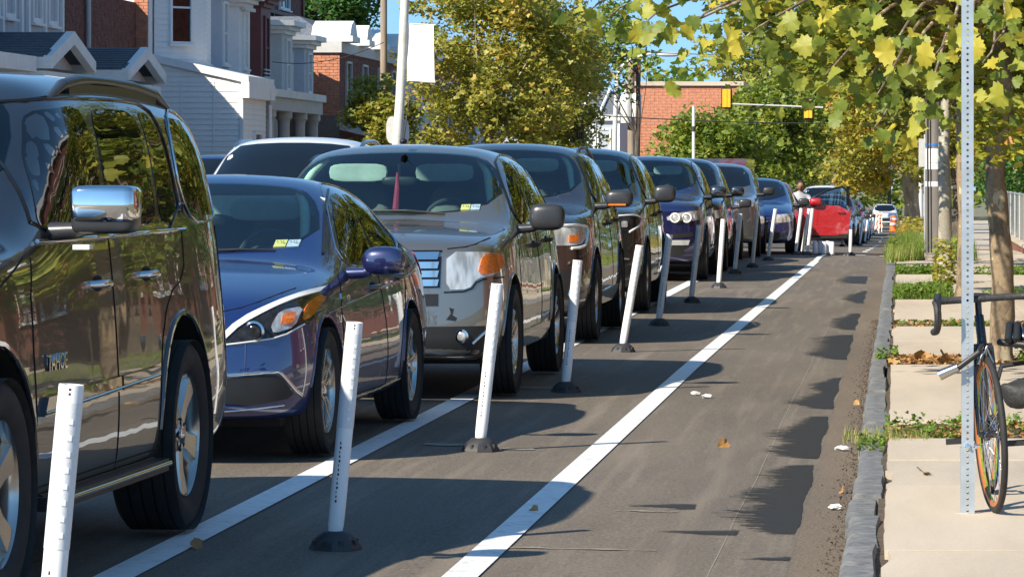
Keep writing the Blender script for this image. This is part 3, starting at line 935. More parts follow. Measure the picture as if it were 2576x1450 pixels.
def build_silver():
    c = Car('crossover', 'warm silver crossover with chrome slat grille and scuffed bumper, behind the blue sedan', -3.60, 24.55, ST_suv, P_silver, level=3, yaw=-.010, cat='SUV', bulge_f=.04, tilt_f=.06, tilt_r=.15)
    suv_common(c, (.95, 3.775), .37, .24, .975, hand=M_black, mir=(1.66, 1.19))
    # grille of chrome slats, tall headlight, lower black apron
    c.patch('grille_surround', 'F', [(-.56, .74), (.56, .74), (.57, .985), (-.57, .985)], M_gloss, .005, .08)
    for k in range(4):
        c.patch('grille_bar', 'F', [(-.54, .752 + k * .058), (.54, .752 + k * .058), (.55, .795 + k * .058), (-.55, .795 + k * .058)], M_chrome, .016, .12)
    c.patch('headlight', 'F', [(.60, .725), (.74, .73), (.79, .80), (.90, .82), (.925, .90), (.915, .965), (.60, .975)], M_reflector, .010, .04, smooth_it=1)
    c.patch('turn_lamp', 'F', [(.79, .825), (.905, .835), (.925, .90), (.91, .955), (.82, .955)], M_amber, .015, .03, smooth_it=1)
    c.line('headlight_gap', 'F', [(.585, .71), (.75, .715), (.80, .79), (.93, .80)], M_seam, .006, .002, it=1)
    c.patch('lower_grille', 'F', [(-.62, .62), (.55, .62), (.55, .70), (-.62, .70)], M_black, .004, .08)
    c.patch('bumper_scuff', 'F', [(.60, .53), (.66, .52), (.67, .54), (.64, .56), (.65, .60), (.62, .61), (.63, .57)], M_black, .003, .03, both=False)
    c.patch('lower_apron', 'F', [(-.80, .29), (.80, .29), (.86, .36), (.84, .485), (-.84, .485), (-.86, .36)], M_black, .006, .07)
    for sd in (1, -1):
        loc, n = c.hit('F', .70, .42)
        f = MB(); f.mat(M_chrome); f.lathe([(.04, -.02), (.045, .012), (.034, .014)], 20, M=Matrix.Translation((sd * loc.x, loc.y - .01, loc.z)) @ Matrix.Rotation(PI / 2, 4, 'X'))
        f.mat(M_reflector); f.ball((sd * loc.x, loc.y - .012, loc.z), .034, .012, .034, 14, 8)
        f.build('fog_lamp', None, c.root, 50)
    c.line('apron_trim', 'F', [(.76, .37), (.86, .47)], M_chrome, .010, .008, it=0)
    c.line('hood_gap', 'F', [(.60, .995), (.75, 1.01), (.83, 1.06)], M_seam, .006, 0, it=1)
    rib = MB(); rib.mat(M_cloth); rib.tube([(0, 2.02, 1.50), (.004, 1.99, 1.38), (-.004, 1.98, 1.24)], [.008, .02, .026], 8); rib.build('hanging_ribbon', None, c.root)
    an = MB(); an.mat(M_black); an.ball((.02, 2.18, 1.725), .028, .05, .022, 12, 8); an.tube([(.02, 2.19, 1.74), (.03, 2.34, 1.96), (.035, 2.40, 2.10)], [.006, .004, .003], 6)
    an.build('roof_aerial', None, c.root, 50)
    wp = MB(); wp.mat(M_black)
    a, _ = c.hit('F', -.1, 1.235); b_, _ = c.hit('F', .42, 1.215)
    wp.tube([a + Vector((0, -.015, 0)), (a + b_) / 2 + Vector((0, -.025, .012)), b_ + Vector((0, -.015, 0))], .008, 6)
    wp.build('wiper', None, c.root)

def build_brown():
    st = scale_st(ST_suv, 1.06, 1.03, 1.045)
    c = Car('large_crossover', 'dark brown three-row SUV with square white-edged headlight, right behind the silver crossover', -3.73, 32.75, st, P_darkbrown, level=2, cat='SUV', bulge_f=.04, tilt_f=.05, tilt_r=.12)
    suv_common(c, (.98, 3.84), .385, .25, 1.0, sl=1.06, sh=1.045, rails=True, stk=False, mir=(1.62, 1.21), mdim=(.26, .16, .15), cap=None)
    c.patch('headlight', 'F', [(.62, .86), (.90, .86), (.935, .93), (.93, 1.03), (.62, 1.03)], M_reflector, .008, .05, smooth_it=1)
    c.patch('turn_lamp', 'F', [(.80, .89), (.87, .89), (.88, .95), (.80, .95)], M_amber, .013, .04)
    c.line('daylight_strip', 'F', [(.63, 1.03), (.90, 1.03), (.935, 1.01), (.93, .87), (.90, .84), (.82, .835)], M_led, .014, .014, it=1)
    c.patch('grille', 'F', [(-.55, .74), (.55, .74), (.57, 1.02), (-.57, 1.02)], M_gloss, .006, .08)
    for k in range(3): c.patch('grille_bar', 'F', [(-.52, .78 + k * .085), (.52, .78 + k * .085), (.52, .82 + k * .085), (-.52, .82 + k * .085)], M_chrome, .014, .12)
    c.patch('fog_recess', 'F', [(.62, .40), (.84, .42), (.87, .62), (.80, .66), (.66, .60)], M_black, .006, .05, smooth_it=1)
    c.line('fog_trim', 'F', [(.80, .42), (.85, .60)], M_chrome, .010, .01, it=0)
    c.patch('lower_apron', 'F', [(-.78, .29), (.78, .29), (.82, .38), (-.82, .38)], M_grey_pl, .008, .08)
    o = MB(); o.mat(M_amber); loc = (1.13, 1.50, 1.20)
    o.box(1.04, 1.20, 1.62, 1.65, 1.20, 1.215); o.build('mirror_indicator', None, c.root)

def build_green():
    st = scale_st(ST_suv, 1.03, .99, 1.05)
    c = Car('mid_size_crossover', 'dark green-black SUV with rounded black mirror, between the brown SUV and the navy SUV', -3.72, 39.9, st, P_green, level=2, cat='SUV', bulge_f=.04, tilt_f=.06, tilt_r=.12)
    suv_common(c, (.96, 3.78), .375, .24, .965, sl=1.03, sh=1.05, stk=False, mir=(1.62, 1.21), mdim=(.25, .19, .15))
    c.patch('headlight', 'F', [(.62, .90), (.80, .86), (.90, .93), (.92, 1.04), (.64, 1.03)], M_darklamp, .008, .04, smooth_it=1)
    c.line('daylight_strip', 'F', [(.64, 1.035), (.90, 1.045), (.905, .94), (.80, .87)], M_led, .011, .014, it=1)
    c.patch('side_marker', 'F', [(.885, .90), (.93, .96), (.935, 1.04), (.905, 1.04)], M_amber, .010, .03)
    c.patch('projector_lamp', 'F', [(.72, .92), (.78, .92), (.78, .985), (.72, .985)], M_reflector, .014, .03, smooth_it=2)
    c.patch('grille', 'F', [(-.5, .55), (.5, .55), (.56, .98), (-.56, .98)], M_black, .006, .08)
    c.patch('fog_recess', 'F', [(.60, .38), (.82, .40), (.85, .52), (.64, .50)], M_black, .006, .05, smooth_it=1)
    c.line('bumper_trim', 'F', [(.55, .60), (.80, .58)], M_chrome, .010, .008, it=0)

def build_navy():
    st = scale_st(ST_suv, .99, .975, 1.03)
    c = Car('compact_crossover', 'navy blue SUV with twin round headlamps and a silver bumper bar in the queue', -3.70, 52.2, st, P_navy, level=2, cat='SUV', bulge_f=.04, tilt_f=.06, tilt_r=.12)
    suv_common(c, (.90, 3.70), .37, .24, .95, sl=.99, sh=1.03, n=5, style='plain', stk=False, mir=(1.62, 1.20), mdim=(.24, .17, .15), shell=P_black)
    c.patch('headlight', 'F', [(.44, .84), (.86, .84), (.90, .92), (.88, .985), (.60, .955), (.42, .90)], M_reflector, .008, .04, smooth_it=1)
    for sd in (1, -1):
        for x in (.54, .70):
            loc, n = c.hit('F', x, .885)
            pj = MB(); pj.mat(M_led); pj.lathe([(.068, -.02), (.07, .02), (.052, .022), (.052, 0)], 22, M=Matrix.Translation((sd * loc.x, loc.y - .01, loc.z)) @ Matrix.Rotation(PI / 2, 4, 'X'))
            pj.mat(M_reflector); pj.ball((sd * loc.x, loc.y - .01, loc.z), .045, .02, .045, 12, 8)
            pj.build('round_headlamp', None, c.root, 50)
    c.patch('turn_lamp', 'F', [(.80, .86), (.87, .875), (.885, .96), (.80, .95)], M_reflector, .012, .03, smooth_it=1)
    c.patch('kidney_grille', 'F', [(.03, .70), (.33, .72), (.36, .92), (.05, .95)], M_gloss, .008, .06, smooth_it=2)
    c.patch('bumper_bar', 'F', [(-.72, .50), (.72, .50), (.74, .57), (-.74, .57)], M_signb2, .012, .08)
    c.patch('lower_grille', 'F', [(-.66, .36), (.66, .36), (.68, .49), (-.68, .49)], M_black, .008, .08)
    c.patch('side_intake', 'F', [(.50, .60), (.80, .62), (.78, .68), (.52, .66)], M_black, .008, .05)

def far_car(name, label, X, Y, st, pm, w, r=.35, hubs=None, shell=None, sedan=False, sl=1.0, sh=1.0, lamps=((.5, .62), (.84, .78)), cat='car', group=None, lvl=2, yaw=0.0, grille=True):
    c = Car(name, label, X, Y, st, pm, yaw=yaw, level=lvl, cat=cat, group=group, bulge_f=.04, tilt_f=.08, tilt_r=.12)
    L = c.L
    hubs = hubs or (.19 * L, .78 * L)
    c.arches(hubs, r + .045, w, r + .01)
    c.finish()
    if sedan:
        wind = [(-.72, 1.045 * sh), (.72, 1.045 * sh), (.58, 1.385 * sh), (.27, 1.42 * sh), (-.27, 1.42 * sh), (-.58, 1.385 * sh)]
        c.patch('windscreen', 'F', chaikin(wind, 1), G_side, .005, .09, both=False)
        c.patch('front_door_window', 'L', [(y * sl, z * sh) for y, z in [(1.86, .975), (2.78, 1.00), (2.72, 1.37), (2.50, 1.36), (2.2, 1.22)]], G_side, .003, .12, smooth_it=1)
        c.patch('rear_door_window', 'L', [(y * sl, z * sh) for y, z in [(2.84, 1.00), (3.62, 1.02), (3.72, 1.16), (3.4, 1.32), (2.80, 1.375)]], G_side, .003, .12, smooth_it=1)
        mz, my, mx = 1.0 * sh, 1.8 * sl, w - .03
    else:
        wind = [(-.80 * w, 1.20 * sh), (.80 * w, 1.20 * sh), (.69 * w, 1.60 * sh), (.30, 1.64 * sh), (-.30, 1.64 * sh), (-.69 * w, 1.60 * sh)]
        c.patch('windscreen', 'F', chaikin(wind, 1), G_side, .005, .09, both=False)
        for nme, pl in (('front_door_window', [(1.78, 1.14), (2.60, 1.15), (2.58, 1.58), (2.42, 1.58), (2.08, 1.42)]), ('rear_door_window', [(2.66, 1.15), (3.50, 1.16), (3.52, 1.55), (2.66, 1.59)])):
            c.patch(nme, 'L', [(y * sl, z * sh) for y, z in pl], G_side, .003, .12, smooth_it=1)
        mz, my, mx = 1.19 * sh, 1.62 * sl, w - .03
    (x0, z0), (x1, z1) = lamps
    c.patch('headlight', 'F', [(x0, z0), (x1, z0 + .02), (x1 + .03, z1), (x0 + .05, z1 - .02)], M_reflector, .008, .06, smooth_it=1)
    if grille: c.patch('grille', 'F', [(-.36, z0 - .12), (.36, z0 - .12), (.42, z1 - .04), (-.42, z1 - .04)], M_gloss, .008, .1)
    if grille: c.line('grille_bar', 'F', [(-.38, (z0 + z1) / 2 - .06), (.38, (z0 + z1) / 2 - .06)], M_chrome, .018, .012, it=0, both=False)
    c.patch('lower_grille', 'F', [(-.6, .30), (.6, .30), (.62, .42), (-.62, .42)], M_black, .008, .1)
    mirror_shell(c, my, mz, mx, .22, .15, .13, shell=shell)
    add_wheels(c, hubs, r, .225, w - .11, .21, 10, 'twin')
    return c

M_signb2 = simple('silver_plastic', (0.55, 0.55, 0.53), 0.35, 0.3)
M_grey_pl = simple('grey_plastic', (0.12, 0.12, 0.125), 0.5)
M_skin = simple('skin', (0.24, 0.12, 0.07), 0.55, var=0.1)
M_shirt = simple('grey_shirt', (0.42, 0.43, 0.46), 0.85, var=0.1)
M_trou = simple('dark_trousers', (0.03, 0.035, 0.05), 0.85)
M_hair = simple('dark_hair', (0.015, 0.012, 0.01), 0.7)

def person_at_door():
    """someone leaning into the open doorway of the red car"""
    X0, Y0 = -2.26, 80.1
    root = empty('person', (X0, Y0, zroad(X0, Y0)), 0, 'person in a pale grey shirt bending forward behind the open red car door', 'person')
    bm = bmesh.new()
    J = [((0, 0, .95), .15), ((0.02, 0, 1.2), .16), ((.02, -.06, 1.40), .155), ((.02, -.12, 1.52), .06), ((.02, -.16, 1.58), .055),
         ((.20, -.06, 1.42), .065), ((.30, -.16, 1.20), .05), ((.24, -.36, 1.08), .038), ((.22, -.44, 1.06), .03),
         ((-.17, -.06, 1.42), .065), ((-.26, -.18, 1.18), .05), ((-.2, -.38, 1.10), .038), ((-.18, -.46, 1.09), .03),
         ((.10, 0, .88), .10), ((.12, -.04, .50), .07), ((.12, .02, .10), .048), ((.12, -.12, .05), .04),
         ((-.10, 0, .88), .10), ((-.13, .06, .50), .07), ((-.14, .14, .10), .048), ((-.14, .0, .05), .04)]
    E = [(0, 1), (1, 2), (2, 3), (3, 4), (2, 5), (5, 6), (6, 7), (7, 8), (2, 9), (9, 10), (10, 11), (11, 12), (0, 13), (13, 14), (14, 15), (15, 16), (0, 17), (17, 18), (18, 19), (19, 20)]
    me = bpy.data.meshes.new('body')
    me.from_pydata([j[0] for j in J], E, [])
    ob = bpy.data.objects.new('body', me); COL.objects.link(ob)
    sk = ob.modifiers.new('sk', 'SKIN')
    for i, j in enumerate(J):
        me.skin_vertices[0].data[i].radius = (j[1], j[1] * .8 if i < 3 else j[1])
    me.skin_vertices[0].data[0].use_root = True
    sb = ob.modifiers.new('ss', 'SUBSURF'); sb.levels = 1; sb.render_levels = 1
    dg = bpy.context.evaluated_depsgraph_get(); dg.update()
    m2 = bpy.data.meshes.new_from_object(ob.evaluated_get(dg)); bpy.data.objects.remove(ob)
    for mm in (M_shirt, M_trou, M_skin): m2.materials.append(mm)
    for p in m2.polygons:
        z = p.center.z
        p.material_index = 1 if z < .93 else 0
        if p.center.y < -.33 and z > .9 or z > 1.53: p.material_index = 2
        p.use_smooth = True
    link_mesh('body', m2, root)
    h = MB(); h.mat(M_skin); h.ball((.02, -.19, 1.68), .078, .095, .115, 14, 10)
    h.ball((.02, -.285, 1.665), .014, .022, .02, 8, 6); h.ball((.10, -.19, 1.665), .012, .02, .03, 8, 6); h.ball((-.06, -.19, 1.665), .012, .02, .03, 8, 6)
    hd = h.build('head', None, root, 60)
    k = MB(); k.mat(M_hair); k.ball((.02, -.17, 1.715), .088, .10, .10, 14, 10); k.build('hair', None, hd, 60)
    root.scale = (1, 1, .86)
    root.rotation_euler = (0, R(4), 0)

def red_car():
    c = far_car('hatchback', 'red car with its door swung wide open facing us, behind the dark blue sedan', -3.02, 77.9, scale_st(ST_sedan, .92, .97, 1.02), P_red, .90, sedan=True, sl=.92, sh=1.02, r=.33)
    # open driver's door, hinged at its front edge
    d = MB(); d.mat(P_red)
    out = chaikin([(0.02, .34), (.98, .34), (1.04, .50), (1.06, .96), (0.0, .99), (0.0, .45)], 1)
    M = Matrix.Translation((.90, 1.36, 0)) @ Matrix(((1, 0, 0, 0), (0, 0, 1, 0), (0, 1, 0, 0), (0, 0, 0, 1)))
    d.prism(out, M, -.07, .03)
    dr = d.build('open_door', None, c.root, 30)
    fr = MB(); fr.mat(M_gloss)
    pts = [(0.02, .97), (.30, 1.16), (.62, 1.32), (.98, 1.38), (1.00, .98)]
    fr.tube([M @ Vector((a, b, -.02)) for a, b in chaikin(pts, 1, False)], .022, 8)
    fr.tube([M @ Vector((1.0, b, -.02)) for b in (1.38, 1.1, .97)], .035, 8)
    fr.build('window_frame', None, dr, 40)
    g = MB(); g.mat(G_pane); g.prism([(.04, .99), (.98, .99), (.96, 1.36), (.62, 1.30), (.30, 1.14)], M, -.025, -.018); g.build('window_pane', None, dr)
    lo = MB(); lo.mat(M_black); lo.prism([(.02, .29), (.96, .29), (1.0, .36), (.02, .38)], M, -.06, .02); lo.build('door_sill_strip', None, dr)
    mi = MB(); mi.mat(P_red); mi.ball((1.22, 1.24, 1.05), .14, .09, .085, 16, 10, .7); mi.mat(M_black); mi.box(1.02, 1.24, 1.24, 1.30, .95, 1.0)
    mi.build('door_mirror', None, dr, 50)
    hn = MB(); hn.mat(P_red); hn.tube([M @ Vector((.78, .82, -.07)), M @ Vector((.80, .83, -.11)), M @ Vector((.92, .83, -.11)), M @ Vector((.95, .82, -.07))], .013, 6); hn.build('door_handle', None, dr, 50)

def build_cars():
    build_big_suv(); build_sedan(); build_silver(); build_brown(); build_green(); build_navy()
    far_car('compact_suv', 'black compact SUV with round black mirror, tucked behind the navy SUV', -3.62, 57.3, scale_st(ST_suv, .90, .95, 1.03), P_black, .925, sl=.90, sh=1.03, lamps=((.55, .80), (.86, .95)), cat='SUV', shell=P_black)
    far_car('family_sedan', 'pale beige sedan of which only mirror and flank show in the queue', -3.72, 61.9, ST_sedan, P_beige, .94, sedan=True)
    far_car('grey_crossover', 'blue-grey crossover with a beige-lit headlamp behind the three thin bollards', -3.50, 67.2, scale_st(ST_suv, .99, .965, 1.0), P_grey, .94, sl=.99, lamps=((.55, .90), (.88, 1.06)), cat='SUV', shell=M_black)
    far_car('dark_sedan', 'dark blue sedan in front of the red open door', -2.97, 72.6, scale_st(ST_sedan, .98, .97, 1.0), P_blue, .91, sedan=True, lamps=((.44, .60), (.84, .78)))
    red_car()
    person_at_door()
    far_car('black_sedan', 'small black sedan right behind the red open door', -2.38, 117, scale_st(ST_sedan, .95, .95, 1.0), P_black, .89, sedan=True)
    far_car('maroon_wagon', 'maroon crossover with a pale roof beyond the black sedan', -2.35, 124, scale_st(ST_suv, .95, .95, 1.0), P_maroon, .93, sl=.95, cat='SUV')
    far_car('teal_hatchback', 'small silver hatchback in the far part of the queue', -2.3, 141, scale_st(ST_sedan, .9, .95, 1.04), P_grey, .89, sedan=True, sl=.9, sh=1.04)
    far_car('far_red_car', 'dull red crossover low in the far queue', -2.3, 148, scale_st(ST_suv, .95, .95, .97), P_red, .93, sl=.95, sh=.97, cat='SUV')
    far_car('far_black_suv', 'dark SUV at the far end of the queue by the barricades', -2.4, 156, scale_st(ST_suv, 1.0, .98, 1.02), P_black, .95, cat='SUV')
    far_car('far_grey_sedan', 'grey sedan beyond the far dark SUV', -2.3, 166, ST_sedan, P_grey, .94, sedan=True)
    far_car('far_white_car', 'white car parked beyond the orange barrel at the kerb', -1.1, 255, scale_st(ST_suv, .95, .95, .97), P_white, .93, sl=.95, sh=.97, cat='car')
    # white van with a tall roof in the queue
    van_st = scale_st(ST_suv, 1.1, 1.0, 1.22)
    far_car('delivery_van', 'white van with a tall pale roof rising above the queue', -2.75, 131, van_st, P_white, .98, sl=1.1, sh=1.22, cat='van')
    # other lane
    c = far_car('white_suv', 'white SUV with roof rails in the other lane, above the blue sedan roof', -6.62, 38.4, scale_st(ST_suv, 1.08, 1.03, 1.10), P_white, 1.0, sl=1.08, sh=1.10, cat='SUV', lamps=((.55, .90), (.90, 1.08)), lvl=3)
    for sd in (1, -1):
        rl = MB(); rl.mat(M_alloy)
        rl.tube([(sd * .69, y * 1.08, z * 1.10) for y, z in [(2.42, 1.585), (2.6, 1.635), (2.8, 1.66), (3.4, 1.67), (4.0, 1.60), (4.2, 1.52)]], [.02, .026, .022, .02, .024, .018], 8)
        rl.build('roof_rail', None, c.root, 50)
    far_car('parked_blue_suv', 'dark blue SUV parked before the white clapboard porch', -11.2, 58.5, scale_st(ST_suv, 1.0, .98, 1.08), P_blue, .95, sh=1.08, cat='SUV')
    # red awning-like truck behind the dark sedan
    tr = empty('box_truck', (-5.2, 97, zroad(-5, 97) + .1), 0, 'dark red box truck with a bright red visor above the dark blue sedan', 'truck')
    b = MB(); b.mat(P_maroon)
    b.box(-1.15, 1.15, .9, 6.5, .8, 2.2); bo = b.build('cargo_box', None, tr)
    cb = MB(); cb.mat(P_maroon); cb.prism(chaikin([(0, .45), (0, 1.2), (.5, 1.95), (1.9, 2.1), (1.9, .45)], 1), Matrix(((0, 0, 1, 0), (1, 0, 0, 0), (0, 1, 0, 0), (0, 0, 0, 1))) , -1.05, 1.05)
    cb.build('cab', None, tr, 30)
    vz = MB(); vz.mat(P_red); vz.box(-1.0, 1.0, -.02, .25, 1.72, 1.96); vz.mat(P_white); vz.box(-1.03, 1.03, -.01, .28, 1.962, 2.01); vz.build('visor', None, tr)
    ws = MB(); ws.mat(G_side); ws.prism([(.02, 1.25), (.34, 1.70), (.38, 1.66), (.06, 1.22)], Matrix(((0, 0, 1, 0), (1, 0, 0, 0), (0, 1, 0, 0), (0, 0, 0, 1))), -.95, .95); ws.build('windscreen', None, tr)
    tyre, rimm, cap, nuts = wheel_meshes(.42, .25, .26, 5, 'plain')
    for y in (1.0, 5.2):
        for sd in (1, -1):
            o = link_mesh('wheel', rimm, tr, (sd * .92, y, .42), (0, 0, 0 if sd > 0 else PI)); link_mesh('tyre', tyre, o)
# ================================================================== ground
def ground_material(name, base, lo, hi, speck=0.25, streak=True):
    m, t, b = nm(name)
    setp(b, rough=0.82, spec=0.35)
    n1 = noise(t, 1.1, 6, 0.65, stretch=(1.0, 0.16, 1.0))
    c = ramp(t, n1.outputs[0], [(0.30, lo), (0.52, base), (0.74, hi)]).outputs[0]
    if streak:
        n4 = noise(t, 9.0, 4, 0.6, stretch=(1.0, 0.035, 1.0))
        g4 = ramp(t, n4.outputs[0], [(0.50, (0, 0, 0)), (0.72, (0.5, 0.5, 0.5))])
        c = mix(t, g4.outputs[0], c, tuple(min(1, x * 1.5) for x in hi))
    n2 = noise(t, 75, 3, 0.8)
    g2 = ramp(t, n2.outputs[0], [(0.44, (0, 0, 0)), (0.62, (speck * 1.5, speck * 1.5, speck * 1.5))])
    c = mix(t, g2.outputs[0], c, tuple(min(1, x * 2.4) for x in hi) if base[0] < .3 else tuple(x * .5 for x in lo))
    n3 = noise(t, 45, 3, 0.75)
    g3 = ramp(t, n3.outputs[0], [(0.70, (0, 0, 0)), (0.76, (1, 1, 1))])
    c = mix(t, g3.outputs[0], c, (0.30, 0.28, 0.25) if base[0] < .3 else (0.36, 0.31, 0.25))
    t.links.new(c, b.inputs['Base Color'])
    bump(t, b, n2.outputs[0], 0.35, 0.006)
    return m
M_asph = ground_material('asphalt', (0.098, 0.083, 0.067), (0.068, 0.060, 0.051), (0.150, 0.124, 0.096))
M_gutter = ground_material('gutter_grime', (0.115, 0.090, 0.066), (0.080, 0.064, 0.050), (0.155, 0.122, 0.088), streak=False)
M_lane = simple('thermoplastic_white', (0.74, 0.75, 0.74), 0.55, var=0.05, scale=40, grime=(0.45, 0.44, 0.42), bmp=0.15)
M_oldline = simple('worn_line', (0.24, 0.215, 0.175), 0.85, var=0.25, scale=60)
M_stain = simple('wet_stain', (0.020, 0.018, 0.016), 0.55, var=0.35, scale=25)
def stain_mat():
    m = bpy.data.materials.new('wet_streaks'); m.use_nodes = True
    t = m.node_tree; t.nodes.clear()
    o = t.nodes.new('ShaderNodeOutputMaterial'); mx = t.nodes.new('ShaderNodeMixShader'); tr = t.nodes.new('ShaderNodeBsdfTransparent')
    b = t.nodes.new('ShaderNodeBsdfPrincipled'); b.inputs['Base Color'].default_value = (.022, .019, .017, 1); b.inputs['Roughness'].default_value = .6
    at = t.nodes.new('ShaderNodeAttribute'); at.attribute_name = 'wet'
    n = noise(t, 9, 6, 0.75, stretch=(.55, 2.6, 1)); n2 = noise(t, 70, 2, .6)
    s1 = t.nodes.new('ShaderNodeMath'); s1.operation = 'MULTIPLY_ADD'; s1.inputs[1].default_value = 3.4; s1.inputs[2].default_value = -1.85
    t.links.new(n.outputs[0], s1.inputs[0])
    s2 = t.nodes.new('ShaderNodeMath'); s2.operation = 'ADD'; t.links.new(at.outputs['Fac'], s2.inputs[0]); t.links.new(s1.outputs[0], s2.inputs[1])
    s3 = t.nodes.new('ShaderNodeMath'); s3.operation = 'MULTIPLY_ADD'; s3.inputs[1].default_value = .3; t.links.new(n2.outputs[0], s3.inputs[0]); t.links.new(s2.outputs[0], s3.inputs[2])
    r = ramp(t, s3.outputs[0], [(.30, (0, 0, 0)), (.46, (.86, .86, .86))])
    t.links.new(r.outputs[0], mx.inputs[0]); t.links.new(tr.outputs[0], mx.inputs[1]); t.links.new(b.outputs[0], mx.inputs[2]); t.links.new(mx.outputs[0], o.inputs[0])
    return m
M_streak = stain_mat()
M_conc = ground_material('pale_concrete', (0.51, 0.435, 0.34), (0.40, 0.34, 0.265), (0.58, 0.50, 0.40), speck=.12, streak=False)
M_conc2 = ground_material('pale_concrete_b', (0.47, 0.405, 0.32), (0.36, 0.31, 0.25), (0.54, 0.47, 0.38), speck=.14, streak=False)
M_stone = simple('bluestone', (0.125, 0.13, 0.135), 0.85, var=0.4, scale=22, bmp=0.35, grime=(0.26, 0.25, 0.23))
M_soil = simple('soil', (0.075, 0.055, 0.038), 0.95, var=0.5, scale=20, bmp=0.8)
M_grnd = simple('dry_ground', (0.16, 0.15, 0.09), 0.95, var=0.4, scale=2, bmp=0.3)

def sheet(name, x0, x1, ys, dz, mat, nx=6, kind='structure', parent=None, zf=None, xfun=None):
    ny = len(ys)
    vs = []
    for y in ys:
        a, b_ = (x0, x1) if xfun is None else xfun(y)
        for i in range(nx + 1):
            x = a + (b_ - a) * i / nx
            vs.append((x, y, (zf or zroad)(x, y) + dz))
    fs = [(j * (nx + 1) + i, j * (nx + 1) + i + 1, (j + 1) * (nx + 1) + i + 1, (j + 1) * (nx + 1) + i) for j in range(ny - 1) for i in range(nx)]
    mb = MB(); mb.mat(mat); mb.add(vs, fs)
    o = mb.build(name, None, parent)
    if kind and not parent: o['kind'] = kind
    return o

def yl(a, b, step): 
    n = max(1, int(round((b - a) / step))); return [a + (b - a) * i / n for i in range(n + 1)]

